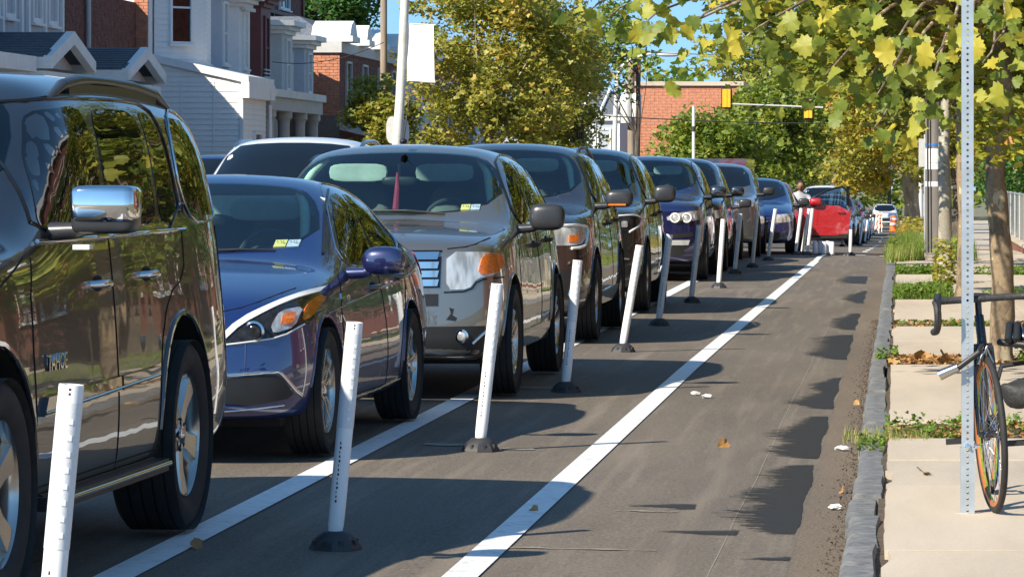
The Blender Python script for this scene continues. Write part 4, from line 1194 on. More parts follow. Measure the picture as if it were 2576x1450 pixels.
def build_ground():
    sheet('ground', -900, 900, yl(-60, 1500, 60) , -0.06, M_grnd, 24, zf=lambda x, y: zfall(y) - 0.35)
    road = sheet('road', -9.4, -0.44, yl(-12, 72, 4) + yl(80, 460, 8) + [520, 600], 0, M_asph, 24)
    sheet('gutter', -0.44, -0.20, yl(-12, 72, 4) + yl(80, 460, 8) + [520, 600], -0.0005, M_gutter, 1)
    side_st = sheet('side_street', -9.3, 30, [78, 81, 84], 0.003, M_asph, 8, zf=lambda x, y: zroad(min(x, -.5), y))
    # painted lines
    P1 = sheet('lane_line', -3.0, -2.85, yl(8, 62, 3), 0.006, M_lane, 1)
    sheet('bike_lane_line', -1.74, -1.60, yl(8, 66, 3), 0.006, M_lane, 1, xfun=lambda y: (-1.735 + max(0, y - 30) * .0045, -1.60 + max(0, y - 30) * .0045))
    sheet('bike_lane_line', 0, 1, yl(66, 82, 3), 0.0065, M_lane, 1, xfun=lambda y: (-1.56, -1.46))
    k = 0
    for y in (88, 96, 106, 118, 132, 150, 170):
        sheet('bike_lane_dash', 0, 1, [y, y + 3.0 + y * .02], 0.006, M_lane, 1, xfun=lambda y: (-.92, -.80))
    sheet('lane_line', -5.35, -5.25, yl(8, 200, 8), 0.006, M_lane, 1)
    sheet('stop_bar', -1.15, -.70, [74.3, 75.6], 0.009, M_lane, 1)
    sheet('stop_bar', -.42, -.22, [73.4, 74.6], 0.010, M_lane, 1)
    sheet('seam_line', 0, 1, yl(8, 40, .6), 0.0015, M_oldline, 1, xfun=lambda y: (-.7395 + .006 * math.sin(y * .7) + .003 * math.sin(y * 2.1), -.735 + .006 * math.sin(y * .7) + .003 * math.sin(y * 2.1)))
    # old paint scraps left beside the second post
    mb = MB(); mb.mat(M_lane)
    for (x0, x1, y0, y1) in ((-2.66, -2.36, 20.75, 20.95), (-2.2, -2.02, 20.55, 20.66), (-2.75, -2.45, 26.3, 26.5), (-1.72, -1.0, 15.25, 15.29), (-1.3, -1.02, 17.0, 17.03)):
        n = 7
        top = [(x0 + (x1 - x0) * i / n, y1 + random.uniform(-.03, .03)) for i in range(n + 1)]
        bot = [(x0 + (x1 - x0) * i / n, y0 + random.uniform(-.02, .02) + (y1 - y0) * .5 * (abs(i / n - .5))) for i in range(n + 1)]
        vs = [(x, y, zroad(x, y) + .004) for x, y in top + bot]
        mb.add(vs, [(i, i + 1, n + 2 + i, n + 1 + i) for i in range(n)])
    mb.mats = [M_oldline]
    o = mb.build('paint_remnants', None); o['kind'] = 'structure'
    # wet stains along the gutter seam
    rr = random.Random(4)
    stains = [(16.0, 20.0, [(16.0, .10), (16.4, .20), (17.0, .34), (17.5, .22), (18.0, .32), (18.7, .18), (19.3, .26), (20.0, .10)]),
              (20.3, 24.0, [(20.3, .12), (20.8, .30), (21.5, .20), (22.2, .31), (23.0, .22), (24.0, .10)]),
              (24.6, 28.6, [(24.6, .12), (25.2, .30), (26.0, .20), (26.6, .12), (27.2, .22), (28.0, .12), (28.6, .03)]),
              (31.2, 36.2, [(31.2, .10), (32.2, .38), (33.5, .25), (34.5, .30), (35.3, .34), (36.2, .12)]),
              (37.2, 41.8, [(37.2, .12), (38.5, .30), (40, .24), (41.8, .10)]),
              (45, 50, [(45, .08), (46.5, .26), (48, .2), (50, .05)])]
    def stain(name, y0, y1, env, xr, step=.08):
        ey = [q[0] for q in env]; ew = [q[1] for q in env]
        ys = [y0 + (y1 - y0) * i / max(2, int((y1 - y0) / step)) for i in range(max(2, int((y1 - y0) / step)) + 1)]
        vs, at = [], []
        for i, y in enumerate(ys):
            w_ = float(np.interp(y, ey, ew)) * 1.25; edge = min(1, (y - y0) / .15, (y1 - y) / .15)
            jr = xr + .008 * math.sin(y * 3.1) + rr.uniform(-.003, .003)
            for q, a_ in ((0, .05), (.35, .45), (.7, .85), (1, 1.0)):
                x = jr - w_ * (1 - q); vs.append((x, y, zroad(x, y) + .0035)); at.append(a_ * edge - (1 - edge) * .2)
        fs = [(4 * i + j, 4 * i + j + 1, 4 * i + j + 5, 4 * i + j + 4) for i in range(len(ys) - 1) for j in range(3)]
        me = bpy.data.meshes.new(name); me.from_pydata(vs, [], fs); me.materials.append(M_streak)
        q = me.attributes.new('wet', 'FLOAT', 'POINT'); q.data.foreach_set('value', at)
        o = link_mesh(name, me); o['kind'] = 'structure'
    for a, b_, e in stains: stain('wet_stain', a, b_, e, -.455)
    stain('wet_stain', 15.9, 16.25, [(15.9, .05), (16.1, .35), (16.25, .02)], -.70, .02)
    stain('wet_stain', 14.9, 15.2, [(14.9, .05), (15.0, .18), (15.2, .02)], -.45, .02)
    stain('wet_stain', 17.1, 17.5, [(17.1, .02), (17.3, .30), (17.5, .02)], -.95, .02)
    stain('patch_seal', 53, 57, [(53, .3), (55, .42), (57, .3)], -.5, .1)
    # kerb of bluestone blocks
    kerb = bpy.data.objects.new('kerb', None); COL.objects.link(kerb); kerb['kind'] = 'structure'
    y = 8.0; rr = random.Random(9)
    while y < 74:
        Lb = rr.uniform(.9, 2.3) if y > 12 else 1.6
        w1 = rr.uniform(.115, .155) if y > 16 else .13
        x0 = -.225 + rr.uniform(-.012, .012); zt = .105 + rr.uniform(-.012, .012)
        n = max(3, int(Lb / .32)) if y < 45 else 3
        vs = []
        for i in range(n + 1):
            yy = y + .02 + (Lb - .04) * i / n
            a = x0 + rr.uniform(-.004, .004); b_ = x0 + w1 + rr.uniform(-.008, .008); z = zt + rr.uniform(-.003, .003) + zfall(yy)
            vs += [(a - .006, yy, zfall(yy) - .1), (a, yy, z - .018), (a + .02, yy, z), ((a + b_) / 2, yy, z + rr.uniform(-.004, .005)), (b_ - .01, yy, z), (b_, yy, z - .03), (b_, yy, z - .2)]
        fs = [(i * 7 + j, i * 7 + j + 1, (i + 1) * 7 + j + 1, (i + 1) * 7 + j) for i in range(n) for j in range(6)]
        fs += [tuple(range(7))[::-1], tuple(range(n * 7, n * 7 + 7))]
        mb = MB(); mb.mat(M_stone); mb.add(vs, fs)
        mb.build('kerb_stone', None, kerb, 60)
        y += Lb
    mb = MB(); mb.mat(M_stone); 
    for y in range(90, 330, 10): mb.box(-.24, -.10, y, y + 9.98, zfall(y) - .3, zfall(y) + .10)
    mb.build('kerb_stone', None, kerb)
    # footway slabs
    walk = bpy.data.objects.new('sidewalk', None); COL.objects.link(walk); walk['kind'] = 'structure'
    edges = [(8, 11.2), (11.2, 14.3), (14.3, 17.25), (17.25, 18.8), (18.8, 20.3), (21.9, 24.6), (24.6, 28.2), (29.5, 32.4), (32.4, 35.5), (36.9, 40), (40, 43.1), (46.3, 50), (50, 53.8), (56, 59.2), (59.2, 62.5), (64, 68), (68, 72), (72, 76)]
    for (a, b_) in edges:
        for (x0, x1) in ((-.065, 1.25), (1.25, 2.35)):
            if a > 60 and x0 < 0: x0 = .42
            jag = rr.uniform(-.01, .01)
            n = 10
            zt = .115 + rr.uniform(-.004, .006); tz = rr.uniform(-.004, .006)
            left = []
            off = .0
            for i in range(n + 1):
                yy = a + .006 + (b_ - a - .012) * i / n
                if x0 < 0:
                    if rr.random() < .25: off = rr.uniform(-.02, .03)
                    left.append((x0 + off + rr.uniform(-.006, .006), yy))
                else: left.append((x0 + .005, yy))
            pts = left + [(x1 - .005, b_ - .006), (x1 - .005, a + .006)]
            mb = MB(); mb.mat(M_conc if rr.random() < .6 else M_conc2)
            k = len(pts)
            vs = [(x, yy, zt + tz * (yy - a) / (b_ - a) + zfall(yy)) for x, yy in pts] + [(x, yy, -.1 + zfall(yy)) for x, yy in pts]
            mb.add(vs, [tuple(range(k))] + [(i, (i + 1) % k, k + (i + 1) % k, k + i) for i in range(k)])
            mb.build('slab', None, walk)
    sheet('verge_soil', -.10, 2.4, yl(6, 76, 1) , .0, M_soil, 8, zf=lambda x, y: .088 + .012 * math.sin(x * 9 + y * 3.1) + zfall(y))
    sheet('yard_ground', 2.4, 40, yl(-10, 78, 4), .0, M_grnd, 10, zf=lambda x, y: .10 + zfall(y))
    sheet('far_footway', -.10, 40, yl(84, 400, 10), .0, M_conc2, 4, zf=lambda x, y: .10 + zfall(y))
    sheet('left_sidewalk', -14.8, -9.4, yl(-10, 330, 10), .0, M_conc2, 3, zf=lambda x, y: .13 + zfall(y))
    sheet('left_yard', -60, -14.8, yl(-10, 330, 10), .0, M_grnd, 3, zf=lambda x, y: .10 + zfall(y))

# ================================================================== leaf clouds
def leaf_mat(name, stops, transl=0.55, rough=0.5):
    m = bpy.data.materials.new(name); m.use_nodes = True
    t = m.node_tree; t.nodes.clear()
    o = t.nodes.new('ShaderNodeOutputMaterial')
    at = t.nodes.new('ShaderNodeAttribute'); at.attribute_name = 'tone'
    r = ramp(t, at.outputs['Fac'], stops)
    d = t.nodes.new('ShaderNodeBsdfPrincipled'); d.inputs['Roughness'].default_value = rough; d.inputs['Specular IOR Level'].default_value = .35
    tr = t.nodes.new('ShaderNodeBsdfTranslucent')
    br = t.nodes.new('ShaderNodeVectorMath'); br.operation = 'MULTIPLY'; br.inputs[1].default_value = (1.5, 1.5, 0.7)
    t.links.new(r.outputs[0], br.inputs[0])
    t.links.new(r.outputs[0], d.inputs['Base Color']); t.links.new(br.outputs[0], tr.inputs[0])
    mx = t.nodes.new('ShaderNodeMixShader'); mx.inputs[0].default_value = transl * .6
    t.links.new(d.outputs[0], mx.inputs[1]); t.links.new(tr.outputs[0], mx.inputs[2])
    t.links.new(mx.outputs[0], o.inputs[0])
    return m
L_plane = leaf_mat('plane_leaf', [(0.0, (0.085, 0.125, 0.020)), (0.35, (0.17, 0.215, 0.032)), (0.7, (0.31, 0.315, 0.045)), (0.93, (0.48, 0.40, 0.05)), (1.0, (0.46, 0.24, 0.07))])
L_olive = leaf_mat('olive_leaf', [(0.0, (0.10, 0.135, 0.035)), (0.4, (0.20, 0.225, 0.045)), (0.85, (0.34, 0.33, 0.065)), (1.0, (0.48, 0.36, 0.08))])
L_green = leaf_mat('green_leaf', [(0.0, (0.08, 0.14, 0.025)), (0.5, (0.19, 0.25, 0.04)), (1.0, (0.36, 0.35, 0.055))])
L_dark = leaf_mat('dark_leaf', [(0.0, (0.022, 0.060, 0.017)), (0.6, (0.054, 0.144, 0.026)), (1.0, (0.108, 0.216, 0.036))])
L_gold = leaf_mat('golden_leaf', [(0.0, (0.12, 0.15, 0.03)), (0.4, (0.27, 0.26, 0.045)), (0.8, (0.46, 0.37, 0.055)), (1.0, (0.48, 0.24, 0.06))])
L_grass = leaf_mat('grass_blade', [(0.0, (0.07, 0.14, 0.02)), (0.6, (0.15, 0.25, 0.03)), (1.0, (0.36, 0.33, 0.12))])
L_dry = leaf_mat('dry_leaf', [(0.0, (0.20, 0.10, 0.04)), (0.6, (0.38, 0.20, 0.07)), (1.0, (0.50, 0.33, 0.14))], .2)

# templates: vertices (x,y,z), faces
T_quad = (np.array([(-.5, 0, 0), (0, -.5, .10), (.5, 0, 0), (0, .6, .10)]), [(0, 1, 2), (0, 2, 3)])
T_five = (np.array([(0, -.15, 0), (.45, -.35, .06), (.55, .12, .1), (.28, .2, .03), (0, .62, .12), (-.28, .2, .03), (-.55, .12, .1), (-.45, -.35, .06)]),
          [(0, 1, 2, 3), (0, 3, 4, 5), (0, 5, 6, 7)])
def lobed():
    P = [(0, -.42), (.14, -.40), (.34, -.50), (.40, -.34), (.60, -.26), (.54, -.08), (.68, .08), (.46, .17), (.44, .36), (.26, .36), (.20, .52), (.11, .54), (0, .72)]
    pts = P + [(-x, y) for x, y in P[-2:0:-1]]
    vs = [(0, 0, 0)] + [(x, y, .42 * abs(x) - .30 * (x * x + (y - .1) ** 2) + .05 * math.sin(9 * x + 7 * y)) for x, y in pts]
    n = len(pts)
    return (np.array(vs), [(0, 1 + i, 1 + (i + 1) % n) for i in range(n)])
T_lobed = lobed()
T_blade = (np.array([(-.5, 0, 0), (.5, 0, 0), (.30, .18, .55), (-.30, .18, .55), (0, .55, 1.0)]), [(0, 1, 2, 3), (3, 2, 4)])

def rand_rot(n, tilt=None):
    """random rotation matrices; tilt limits how far the leaf plane leans from horizontal"""
    u = rng.random((n, 3))
    if tilt is None:
        q = np.stack([np.sqrt(1 - u[:, 0]) * np.sin(2 * PI * u[:, 1]), np.sqrt(1 - u[:, 0]) * np.cos(2 * PI * u[:, 1]),
                      np.sqrt(u[:, 0]) * np.sin(2 * PI * u[:, 2]), np.sqrt(u[:, 0]) * np.cos(2 * PI * u[:, 2])], 1)
        x, y, z, w = q.T
        return np.stack([np.stack([1 - 2 * (y * y + z * z), 2 * (x * y - z * w), 2 * (x * z + y * w)], 1),
                         np.stack([2 * (x * y + z * w), 1 - 2 * (x * x + z * z), 2 * (y * z - x * w)], 1),
                         np.stack([2 * (x * z - y * w), 2 * (y * z + x * w), 1 - 2 * (x * x + y * y)], 1)], 1)
    a = u[:, 0] * 2 * PI; b = (u[:, 1] * 2 - 1) * tilt; c = u[:, 2] * 2 * PI
    def Rz(t): return np.stack([np.stack([np.cos(t), -np.sin(t), 0 * t], 1), np.stack([np.sin(t), np.cos(t), 0 * t], 1), np.stack([0 * t, 0 * t, 1 + 0 * t], 1)], 1)
    def Rx(t): return np.stack([np.stack([1 + 0 * t, 0 * t, 0 * t], 1), np.stack([0 * t, np.cos(t), -np.sin(t)], 1), np.stack([0 * t, np.sin(t), np.cos(t)], 1)], 1)
    return Rz(a) @ Rx(b) @ Rz(c)

def cloud_mesh(name, pos, size, tmpl, mat, tone=None, tilt=None, rot=None, zs=None):
    pos = np.asarray(pos); n = len(pos)
    tv, tf = tmpl
    Rm = rand_rot(n, tilt) if rot is None else rot
    sc = np.asarray(size).reshape(-1, 1, 1) if not np.isscalar(size) else size
    V = tv[None, :, :] * sc
    if zs is not None: V = tv[None, :, :] * np.asarray(zs)[:, None, :]
    V = np.einsum('nij,nkj->nki', Rm, V) + pos[:, None, :]
    k = len(tv)
    flat = V.reshape(-1, 3)
    me = bpy.data.meshes.new(name)
    me.vertices.add(len(flat)); me.vertices.foreach_set('co', flat.astype(np.float32).ravel())
    lt = [len(f) for f in tf]; li = np.array([i for f in tf for i in f])
    loops = (li[None, :] + (np.arange(n) * k)[:, None]).ravel()
    tot = np.tile(np.array(lt), n)
    st = np.concatenate([[0], np.cumsum(tot)[:-1]])
    me.loops.add(len(loops)); me.loops.foreach_set('vertex_index', loops.astype(np.int32))
    me.polygons.add(len(tot)); me.polygons.foreach_set('loop_start', st.astype(np.int32)); me.polygons.foreach_set('loop_total', tot.astype(np.int32))
    me.materials.append(mat)
    me.update(calc_edges=True)
    at = me.attributes.new('tone', 'FLOAT', 'POINT')
    if tone is None: tone = np.clip(rng.normal(.45, .25, n), 0, 1)
    at.data.foreach_set('value', np.repeat(tone, k).astype(np.float32))
    return me

def bark_mat(name, lo, mid, hi, scale=3.0):
    m, t, b = nm(name)
    setp(b, rough=.85)
    n = noise(t, scale, 3, 0.5, stretch=(1, 1, .45))
    r = ramp(t, n.outputs[0], [(0.38, lo), (0.46, mid), (0.56, mid), (0.60, hi)])
    r.color_ramp.interpolation = 'CONSTANT'
    n2 = noise(t, 30, 4, .6)
    c = mix(t, 0.25, r.outputs[0], ramp(t, n2.outputs[0], [(.3, lo), (.7, hi)]).outputs[0])
    t.links.new(c, b.inputs['Base Color'])
    bump(t, b, n.outputs[0], .5, .02)
    return m
B_plane = bark_mat('plane_bark', (0.10, 0.065, 0.04), (0.22, 0.155, 0.09), (0.46, 0.39, 0.25), 6.0)
B_brown = bark_mat('brown_bark', (0.05, 0.04, 0.03), (0.10, 0.08, 0.06), (0.16, 0.13, 0.10), 6.0)
B_pale = bark_mat('pale_bark', (0.20, 0.18, 0.14), (0.36, 0.33, 0.27), (0.50, 0.48, 0.40), 4.0)

def tree(label, x, y, z0, trunk_path, tr, crown_c, crown_r, n_clump, n_leaf, leaf_size, lmat, bark, tmpl=T_five, clump_r=.55, cat='tree', name='street_tree', group=None,
         seed=1, tilt=1.3, limb_r=.35, shell=.55, tone_mu=.45, keep=None, gold=0.0, limbs=None):
    global rng
    save = rng; rng = np.random.default_rng(seed)
    rr = random.Random(seed)
    root = empty(name, (x, y, z0), 0, label, cat, group)
    mb = MB(); mb.mat(bark)
    tp = [Vector(p) for p in trunk_path]
    nT = len(tp)
    rad = [tr * (1.25 if i == 0 else 1.0) * (1 - .45 * i / (nT - 1)) for i in range(nT)]
    pth = chaikin([tuple(p) for p in tp], 2, False)
    rds = [tr * (1 - .45 * i / (len(pth) - 1)) * (1.35 if i == 0 else (1.12 if i == 1 else 1)) * (1 + .06 * math.sin(i * 1.9)) for i in range(len(pth))]
    mb.tube(pth, rds, 12)
    top = tp[-1]
    cc = Vector(crown_c); cr = Vector(crown_r)
    C = []
    tries = 0
    while len(C) < n_clump and tries < n_clump * 30:
        tries += 1
        d = Vector((rr.gauss(0, 1), rr.gauss(0, 1), rr.gauss(0, 1))).normalized()
        f = shell + (1 - shell) * rr.random() ** .7
        f *= rr.uniform(.75, 1.08)
        p = cc + Vector((d.x * cr.x * f, d.y * cr.y * f, d.z * cr.z * f))
        if keep and not keep(p.x + x, p.y + y, p.z + z0): continue
        C.append(p)
    # limbs
    for i, p in enumerate(C):
        if i % (9 if n_clump > 100 else 3) and n_clump > 30: continue
        k = rr.randint(max(2, nT - 2), nT - 1); s = tp[k]
        midp = s.lerp(p, .5) + Vector((rr.uniform(-.2, .2), rr.uniform(-.2, .2), rr.uniform(.0, .35)))
        r0 = tr * limb_r * rr.uniform(.45, .8)
        mb.tube(chaikin([tuple(s), tuple(midp), tuple(p)], 2, False), [r0 * (1 - .8 * j / 8) for j in range(len(chaikin([(0, 0), (1, 1), (2, 2)], 2, False)))], 6, cap=False)
    mb.build('trunk', None, root, 60)
    cen = np.array([tuple(p) for p in C])
    idx = rng.integers(0, len(cen), n_leaf)
    rad_c = clump_r * rng.uniform(.55, 1.25, len(cen))
    offs = rng.normal(0, 1, (n_leaf, 3)); offs /= np.linalg.norm(offs, axis=1)[:, None] + 1e-6
    offs *= (rng.random(n_leaf) ** .45)[:, None] * rad_c[idx][:, None]
    offs[:, 2] *= .75
    pos = cen[idx] + offs
    tone = np.clip(rng.normal(tone_mu, .20, n_leaf) + rng.normal(0, .12, len(cen))[idx], 0, 1)
    size = leaf_size * rng.uniform(.6, 1.25, n_leaf)
    me = cloud_mesh('crown', pos, size, tmpl, lmat, tone, tilt)
    o = link_mesh('crown', me, root); o['kind'] = 'stuff'
    rng = save
    return root, C

def build_trees():
    # ---- the row of plane trees in the footway
    def keep1(X, Y, Z): return not (X < -1.3 and Z < 2.15) 
    r1, C1 = tree('slim plane tree with mottled bark right behind the perforated sign post', .76, 28.6, .09,
                  [(0, 0, 0), (0.03, 0, .6), (-.01, 0, 1.1), (-.05, .05, 1.6), (.05, .02, 2.0), (.0, 0, 2.6), (.1, 0, 3.2)], .098,
                  (-.25, -.3, 4.35), (2.6, 2.8, 2.6), 170, 27000, .085, L_plane, B_plane, T_lobed, .45, seed=3, tilt=1.1, name='plane_tree', tone_mu=.55, keep=keep1, shell=.3)
    # large leaves of the same tree, one by one
    me_l = []
    for k in range(6):
        me = cloud_mesh('leaf', [(0, 0, 0)], .098 + .007 * k, T_lobed, L_plane, np.array([.12 + .15 * k]), 0.01)
        me_l.append(me)
    rr = random.Random(12)
    spots = []
    # (picture position of sprays of big leaves) -> real places round the crown
    sprays = [(1480, 30, 24.5, 4), (1530, 45, 25, 6), (1580, 30, 25, 7), (1620, 60, 24.5, 8), (1660, 30, 25, 7), (1700, 90, 25, 6), (1640, 100, 25, 4), (1655, 180, 25.5, 1), (1760, 130, 25, 5), (1745, 60, 24, 6), (1810, 40, 24.5, 7),
              (1860, 110, 25, 5), (1960, 60, 24, 6), (2020, 20, 24, 8), (2050, 110, 24, 5), (2120, 60, 24, 8), (2190, 30, 24, 8), (2230, 110, 24, 7), (2190, 190, 24.5, 6), (2230, 255, 24.5, 7), (2195, 325, 24.5, 4), (2260, 200, 24, 6),
              (2310, 60, 23, 8), (2350, 140, 23, 8), (2330, 230, 24, 7), (2300, 290, 24.5, 5), (2380, 60, 22.5, 8), (2400, 160, 23, 6), (2500, 30, 22, 10), (2500, 110, 22, 10), (2550, 60, 22, 9), (2560, 150, 22.5, 8), (2470, 160, 22.5, 8), (2570, 240, 23.5, 6), (2385, 250, 24, 5), (2180, 270, 25, 4),
              (1925, 150, 25, 4), (1990, 180, 25, 5), (2075, 190, 25, 5), (2120, 240, 25, 4)]
    tw = MB(); tw.mat(B_plane)
    hub = Vector((.76, 28.6, 2.6))
    n_l = 0
    for (u, v, Y, n) in sprays:
        c = Vector((X_at(u, Y), Y, Z_at(v, Y)))
        if (n_l // 5) % 3 == 0:
            a = Vector((.7 + (c.x - .7) * .25, 28.2, 2.7)); b_ = c + Vector((.1, .3, .12))
            tw.tube(chaikin([tuple(a), tuple((a + b_) / 2 + Vector((0, 0, .35))), tuple(b_), tuple(c)], 2, False), [.02, .019, .017, .016, .014, .013, .012, .011, .010, .008, .007, .006, .005, .004, .004][:len(chaikin([(0, 0)] * 4, 2, False))], 6, cap=False)
        for k in range(n):
            if n_l >= 295: break
            p = c + Vector((rr.gauss(0, .14), rr.gauss(0, .3), rr.gauss(0, .11)))
            o = bpy.data.objects.new('leaf', me_l[rr.randrange(6)]); COL.objects.link(o)
            o.parent = r1
            o.location = p - Vector((.76, 28.6, .09))
            o.rotation_euler = (rr.uniform(.4, 1.9), rr.uniform(-.7, .7), rr.uniform(-.9, .9) + (PI if rr.random() < .3 else 0))
            s_ = rr.uniform(.5, 1.1); o.scale = (s_, s_, s_)
            n_l += 1
    for v_ in range(len(tw.v)):
        p = tw.v[v_]; tw.v[v_] = (p[0] - .76, p[1] - 28.6, p[2] - .09)
    tw.build('twigs', None, r1, 60)
    G = 'plane trees along the footway'
    tree('second plane tree back, pale mottled trunk showing just left of the sign post', .73, 43.4, .09, [(0, 0, 0), (0.03, 0, .9), (-.02, 0, 1.8), (.02, .1, 2.8), (.0, 0, 3.4)], .10,
         (-.3, .3, 4.75), (3.3, 3.0, 2.95), 170, 26000, .10, L_plane, B_plane, T_lobed, .5, seed=5, tilt=1.2, name='plane_tree', group=G, tone_mu=.45, shell=.2, keep=lambda X, Y, Z: not (X < -1.4 and Z < 2.1))
    tree('third plane tree back, creamy trunk beside the grey utility pole', .68, 57.0, .09, [(0, 0, 0), (0.0, 0, .9), (-.03, 0, 1.8), (.02, .1, 2.8), (.0, 0, 3.6)], .115,
         (-.2, .3, 4.9), (3.6, 3.4, 3.2), 160, 22000, .12, L_plane, B_pale, T_five, .55, seed=6, tilt=1.3, name='plane_tree', group=G, tone_mu=.55, shell=.2, keep=lambda X, Y, Z: not (X < -1.4 and Z < 2.2))
    tree('stout tree with bright yellow leaves beyond the tall grass', .30, 108, .10 + zfall(108), [(0, 0, 0), (0.05, 0, 1.1), (-.1, 0, 2.2), (.0, .1, 3.0)], .27,
         (-.5, 0, 3.3), (2.4, 3, 2.3), 90, 15000, .15, L_gold, B_pale, T_five, .6, seed=8, tilt=1.3, tone_mu=.5, group='golden trees at the corner', keep=lambda X, Y, Z: Z > 1.25)
    tree('dark-trunked yellow tree a little behind the stout one', 1.5, 100, .10 + zfall(100), [(0, 0, 0), (0.1, 0, 1.3), (-.1, 0, 2.6), (.0, .1, 3.6)], .20,
         (0, 0, 3.9), (2.6, 3, 2.2), 70, 8000, .15, L_gold, B_brown, T_five, .6, seed=9, tilt=1.3, tone_mu=.35, group='golden trees at the corner')
    tree('green and yellow tree over the yellow pedestrian signal', 3.4, 78, .10, [(0, 0, 0), (0.1, 0, 1.3), (-.1, 0, 2.8), (.0, .1, 3.6)], .15,
         (0, 0, 3.7), (2.4, 2.6, 2.0), 70, 8000, .14, L_plane, B_brown, T_five, .55, seed=19, tilt=1.3, tone_mu=.5)
    for lb, X, Y, sd in (('dark leafy garden tree nearest the camera behind the footway', 4.3, 33, 61), ('dark leafy garden tree in front of the second brick house', 4.5, 44, 62), ('dark leafy garden tree by the low garden wall', 4.4, 56, 63)):
        tree(lb, X, Y, .10, [(0, 0, 0), (0.1, 0, 1.3), (-.1, 0, 2.8), (.0, .1, 3.6)], .15, (0, 0, 3.9), (2.2, 4.6, 3.0), 110, 11000, .12, L_dark if sd != 62 else L_green, B_brown, T_five, .6, seed=sd, tilt=1.3, group='garden trees behind the footway')
    # ---- left side of the street
    tree('large olive-yellow street tree behind the white banner pole', -10.4, 94, .13 + zfall(94), [(0, 0, 0), (0.1, 0, 1.5), (0.0, 0, 2.6), (.2, .1, 3.8)], .16,
         (0.4, 0, 4.6), (2.7, 3.0, 2.9), 130, 19000, .13, L_olive, B_pale, T_five, .6, seed=21, tilt=1.4, shell=.35, tone_mu=.74)
    tree('second olive-yellow street tree, its crown reaching left of the curved lamp', -9.8, 112, .13 + zfall(112), [(0, 0, 0), (0.1, 0, 1.5), (0.2, 0, 2.6), (.2, .1, 3.8)], .18,
         (-.5, 0, 4.6), (1.7, 3.0, 3.3), 100, 13000, .14, L_olive, B_brown, T_five, .65, seed=22, tilt=1.4, shell=.3, tone_mu=.68)
    tree('tall thin-crowned tree behind the olive street trees', -9.2, 128, .13 + zfall(128), [(0, 0, 0), (0.1, 0, 1.5), (0.2, 0, 3.6), (.2, .1, 5.8)], .13,
         (-.6, 0, 7.0), (1.5, 2.0, 2.0), 34, 2200, .17, L_green, B_brown, T_five, .7, seed=23, tilt=1.4, shell=.3, tone_mu=.4)
    tree('small round yellow-green tree before the dark porch', -12.6, 90, .13 + zfall(90), [(0, 0, 0), (0.1, 0, 1.0), (0.0, 0, 2.0)], .11,
         (0, 0, 2.9), (.95, 1.0, 1.25), 46, 6500, .11, L_olive, B_brown, T_five, .38, seed=24, tilt=1.4, tone_mu=.6, shell=.3)
    tree('dark green tree rising behind the brown brick gable', -21.5, 135, 0, [(0, 0, 0), (0.1, 0, 4.0), (0.0, 0, 7.0)], .25,
         (0.6, 0, 8.2), (2.0, 2.2, 2.1), 60, 7000, .2, L_dark, B_brown, T_five, .8, seed=25, tilt=1.4)
    # ---- far trees closing the street
    G = 'far street trees'
    far = [('far yellow-green tree just right of the brick wall end', -7.4, 150, 3.3, 2.5, 2.8, L_green, 31), ('far bright green tree over the grey crossover roof', -5.9, 168, 4.6, 3.2, 3.0, L_green, 32),
           ('tall far tree behind the mast-arm signals', -6.4, 190, 7.6, 4.6, 3.4, L_olive, 33), ('tall far olive tree above the queue of cars', -3.9, 215, 8.0, 5.2, 4.0, L_olive, 34),
           ('far olive tree leaning over the open red door', -4.3, 245, 6.0, 5.6, 4.4, L_olive, 35), ('far bushy green tree over the white van', -8.8, 235, 5.0, 5.4, 4.4, L_green, 36),
           ('far tree beyond the barricades', -1.0, 300, 7.0, 6.5, 5.0, L_olive, 37), ('far golden tree at the bend of the street', 1.8, 150, 5.0, 3.6, 3.2, L_gold, 38),
           ('far olive tree on the left pavement', -13.5, 200, 4.0, 4.6, 4.0, L_olive, 39), ('high tree crown behind the signals', 1.0, 190, 7.5, 5.4, 4.0, L_olive, 40), ('far green tree behind the lamp with the curved arm', -5.5, 290, 8, 7, 6, L_green, 41),
           ('distant tree between the two signal posts', 4.0, 230, 6.6, 6.0, 4.4, L_olive, 42)]
    for lb, X, Y, cz, rz_, rx, lm, sd in far:
        tree(lb, X, Y, .1 + zfall(Y), [(0, 0, 0), (0.1, 0, cz * .3), (0.0, 0, cz * .7)], .22, (0, 0, cz), (rx, rx, rz_ * .85), 90, 8000, .14 + Y * .0006, lm, B_brown, T_five, .75 + Y * .001, seed=sd, tilt=1.4, shell=.3, group=G, tone_mu=.5)
    # the wood that closes the far end
    n = 16000
    P = np.stack([rng.uniform(-60, 90, n), rng.uniform(480, 520, n), rng.random(n) ** .8 * 22 - 5], 1)
    P[:, 2] *= .8 + .25 * np.sin(P[:, 0] * .35) + .15 * np.sin(P[:, 0] * .9 + 1)
    o = link_mesh('far_woodland', cloud_mesh('far_woodland', P, rng.uniform(.7, 1.5, n), T_five, L_green, None, 1.4)); o['kind'] = 'stuff'
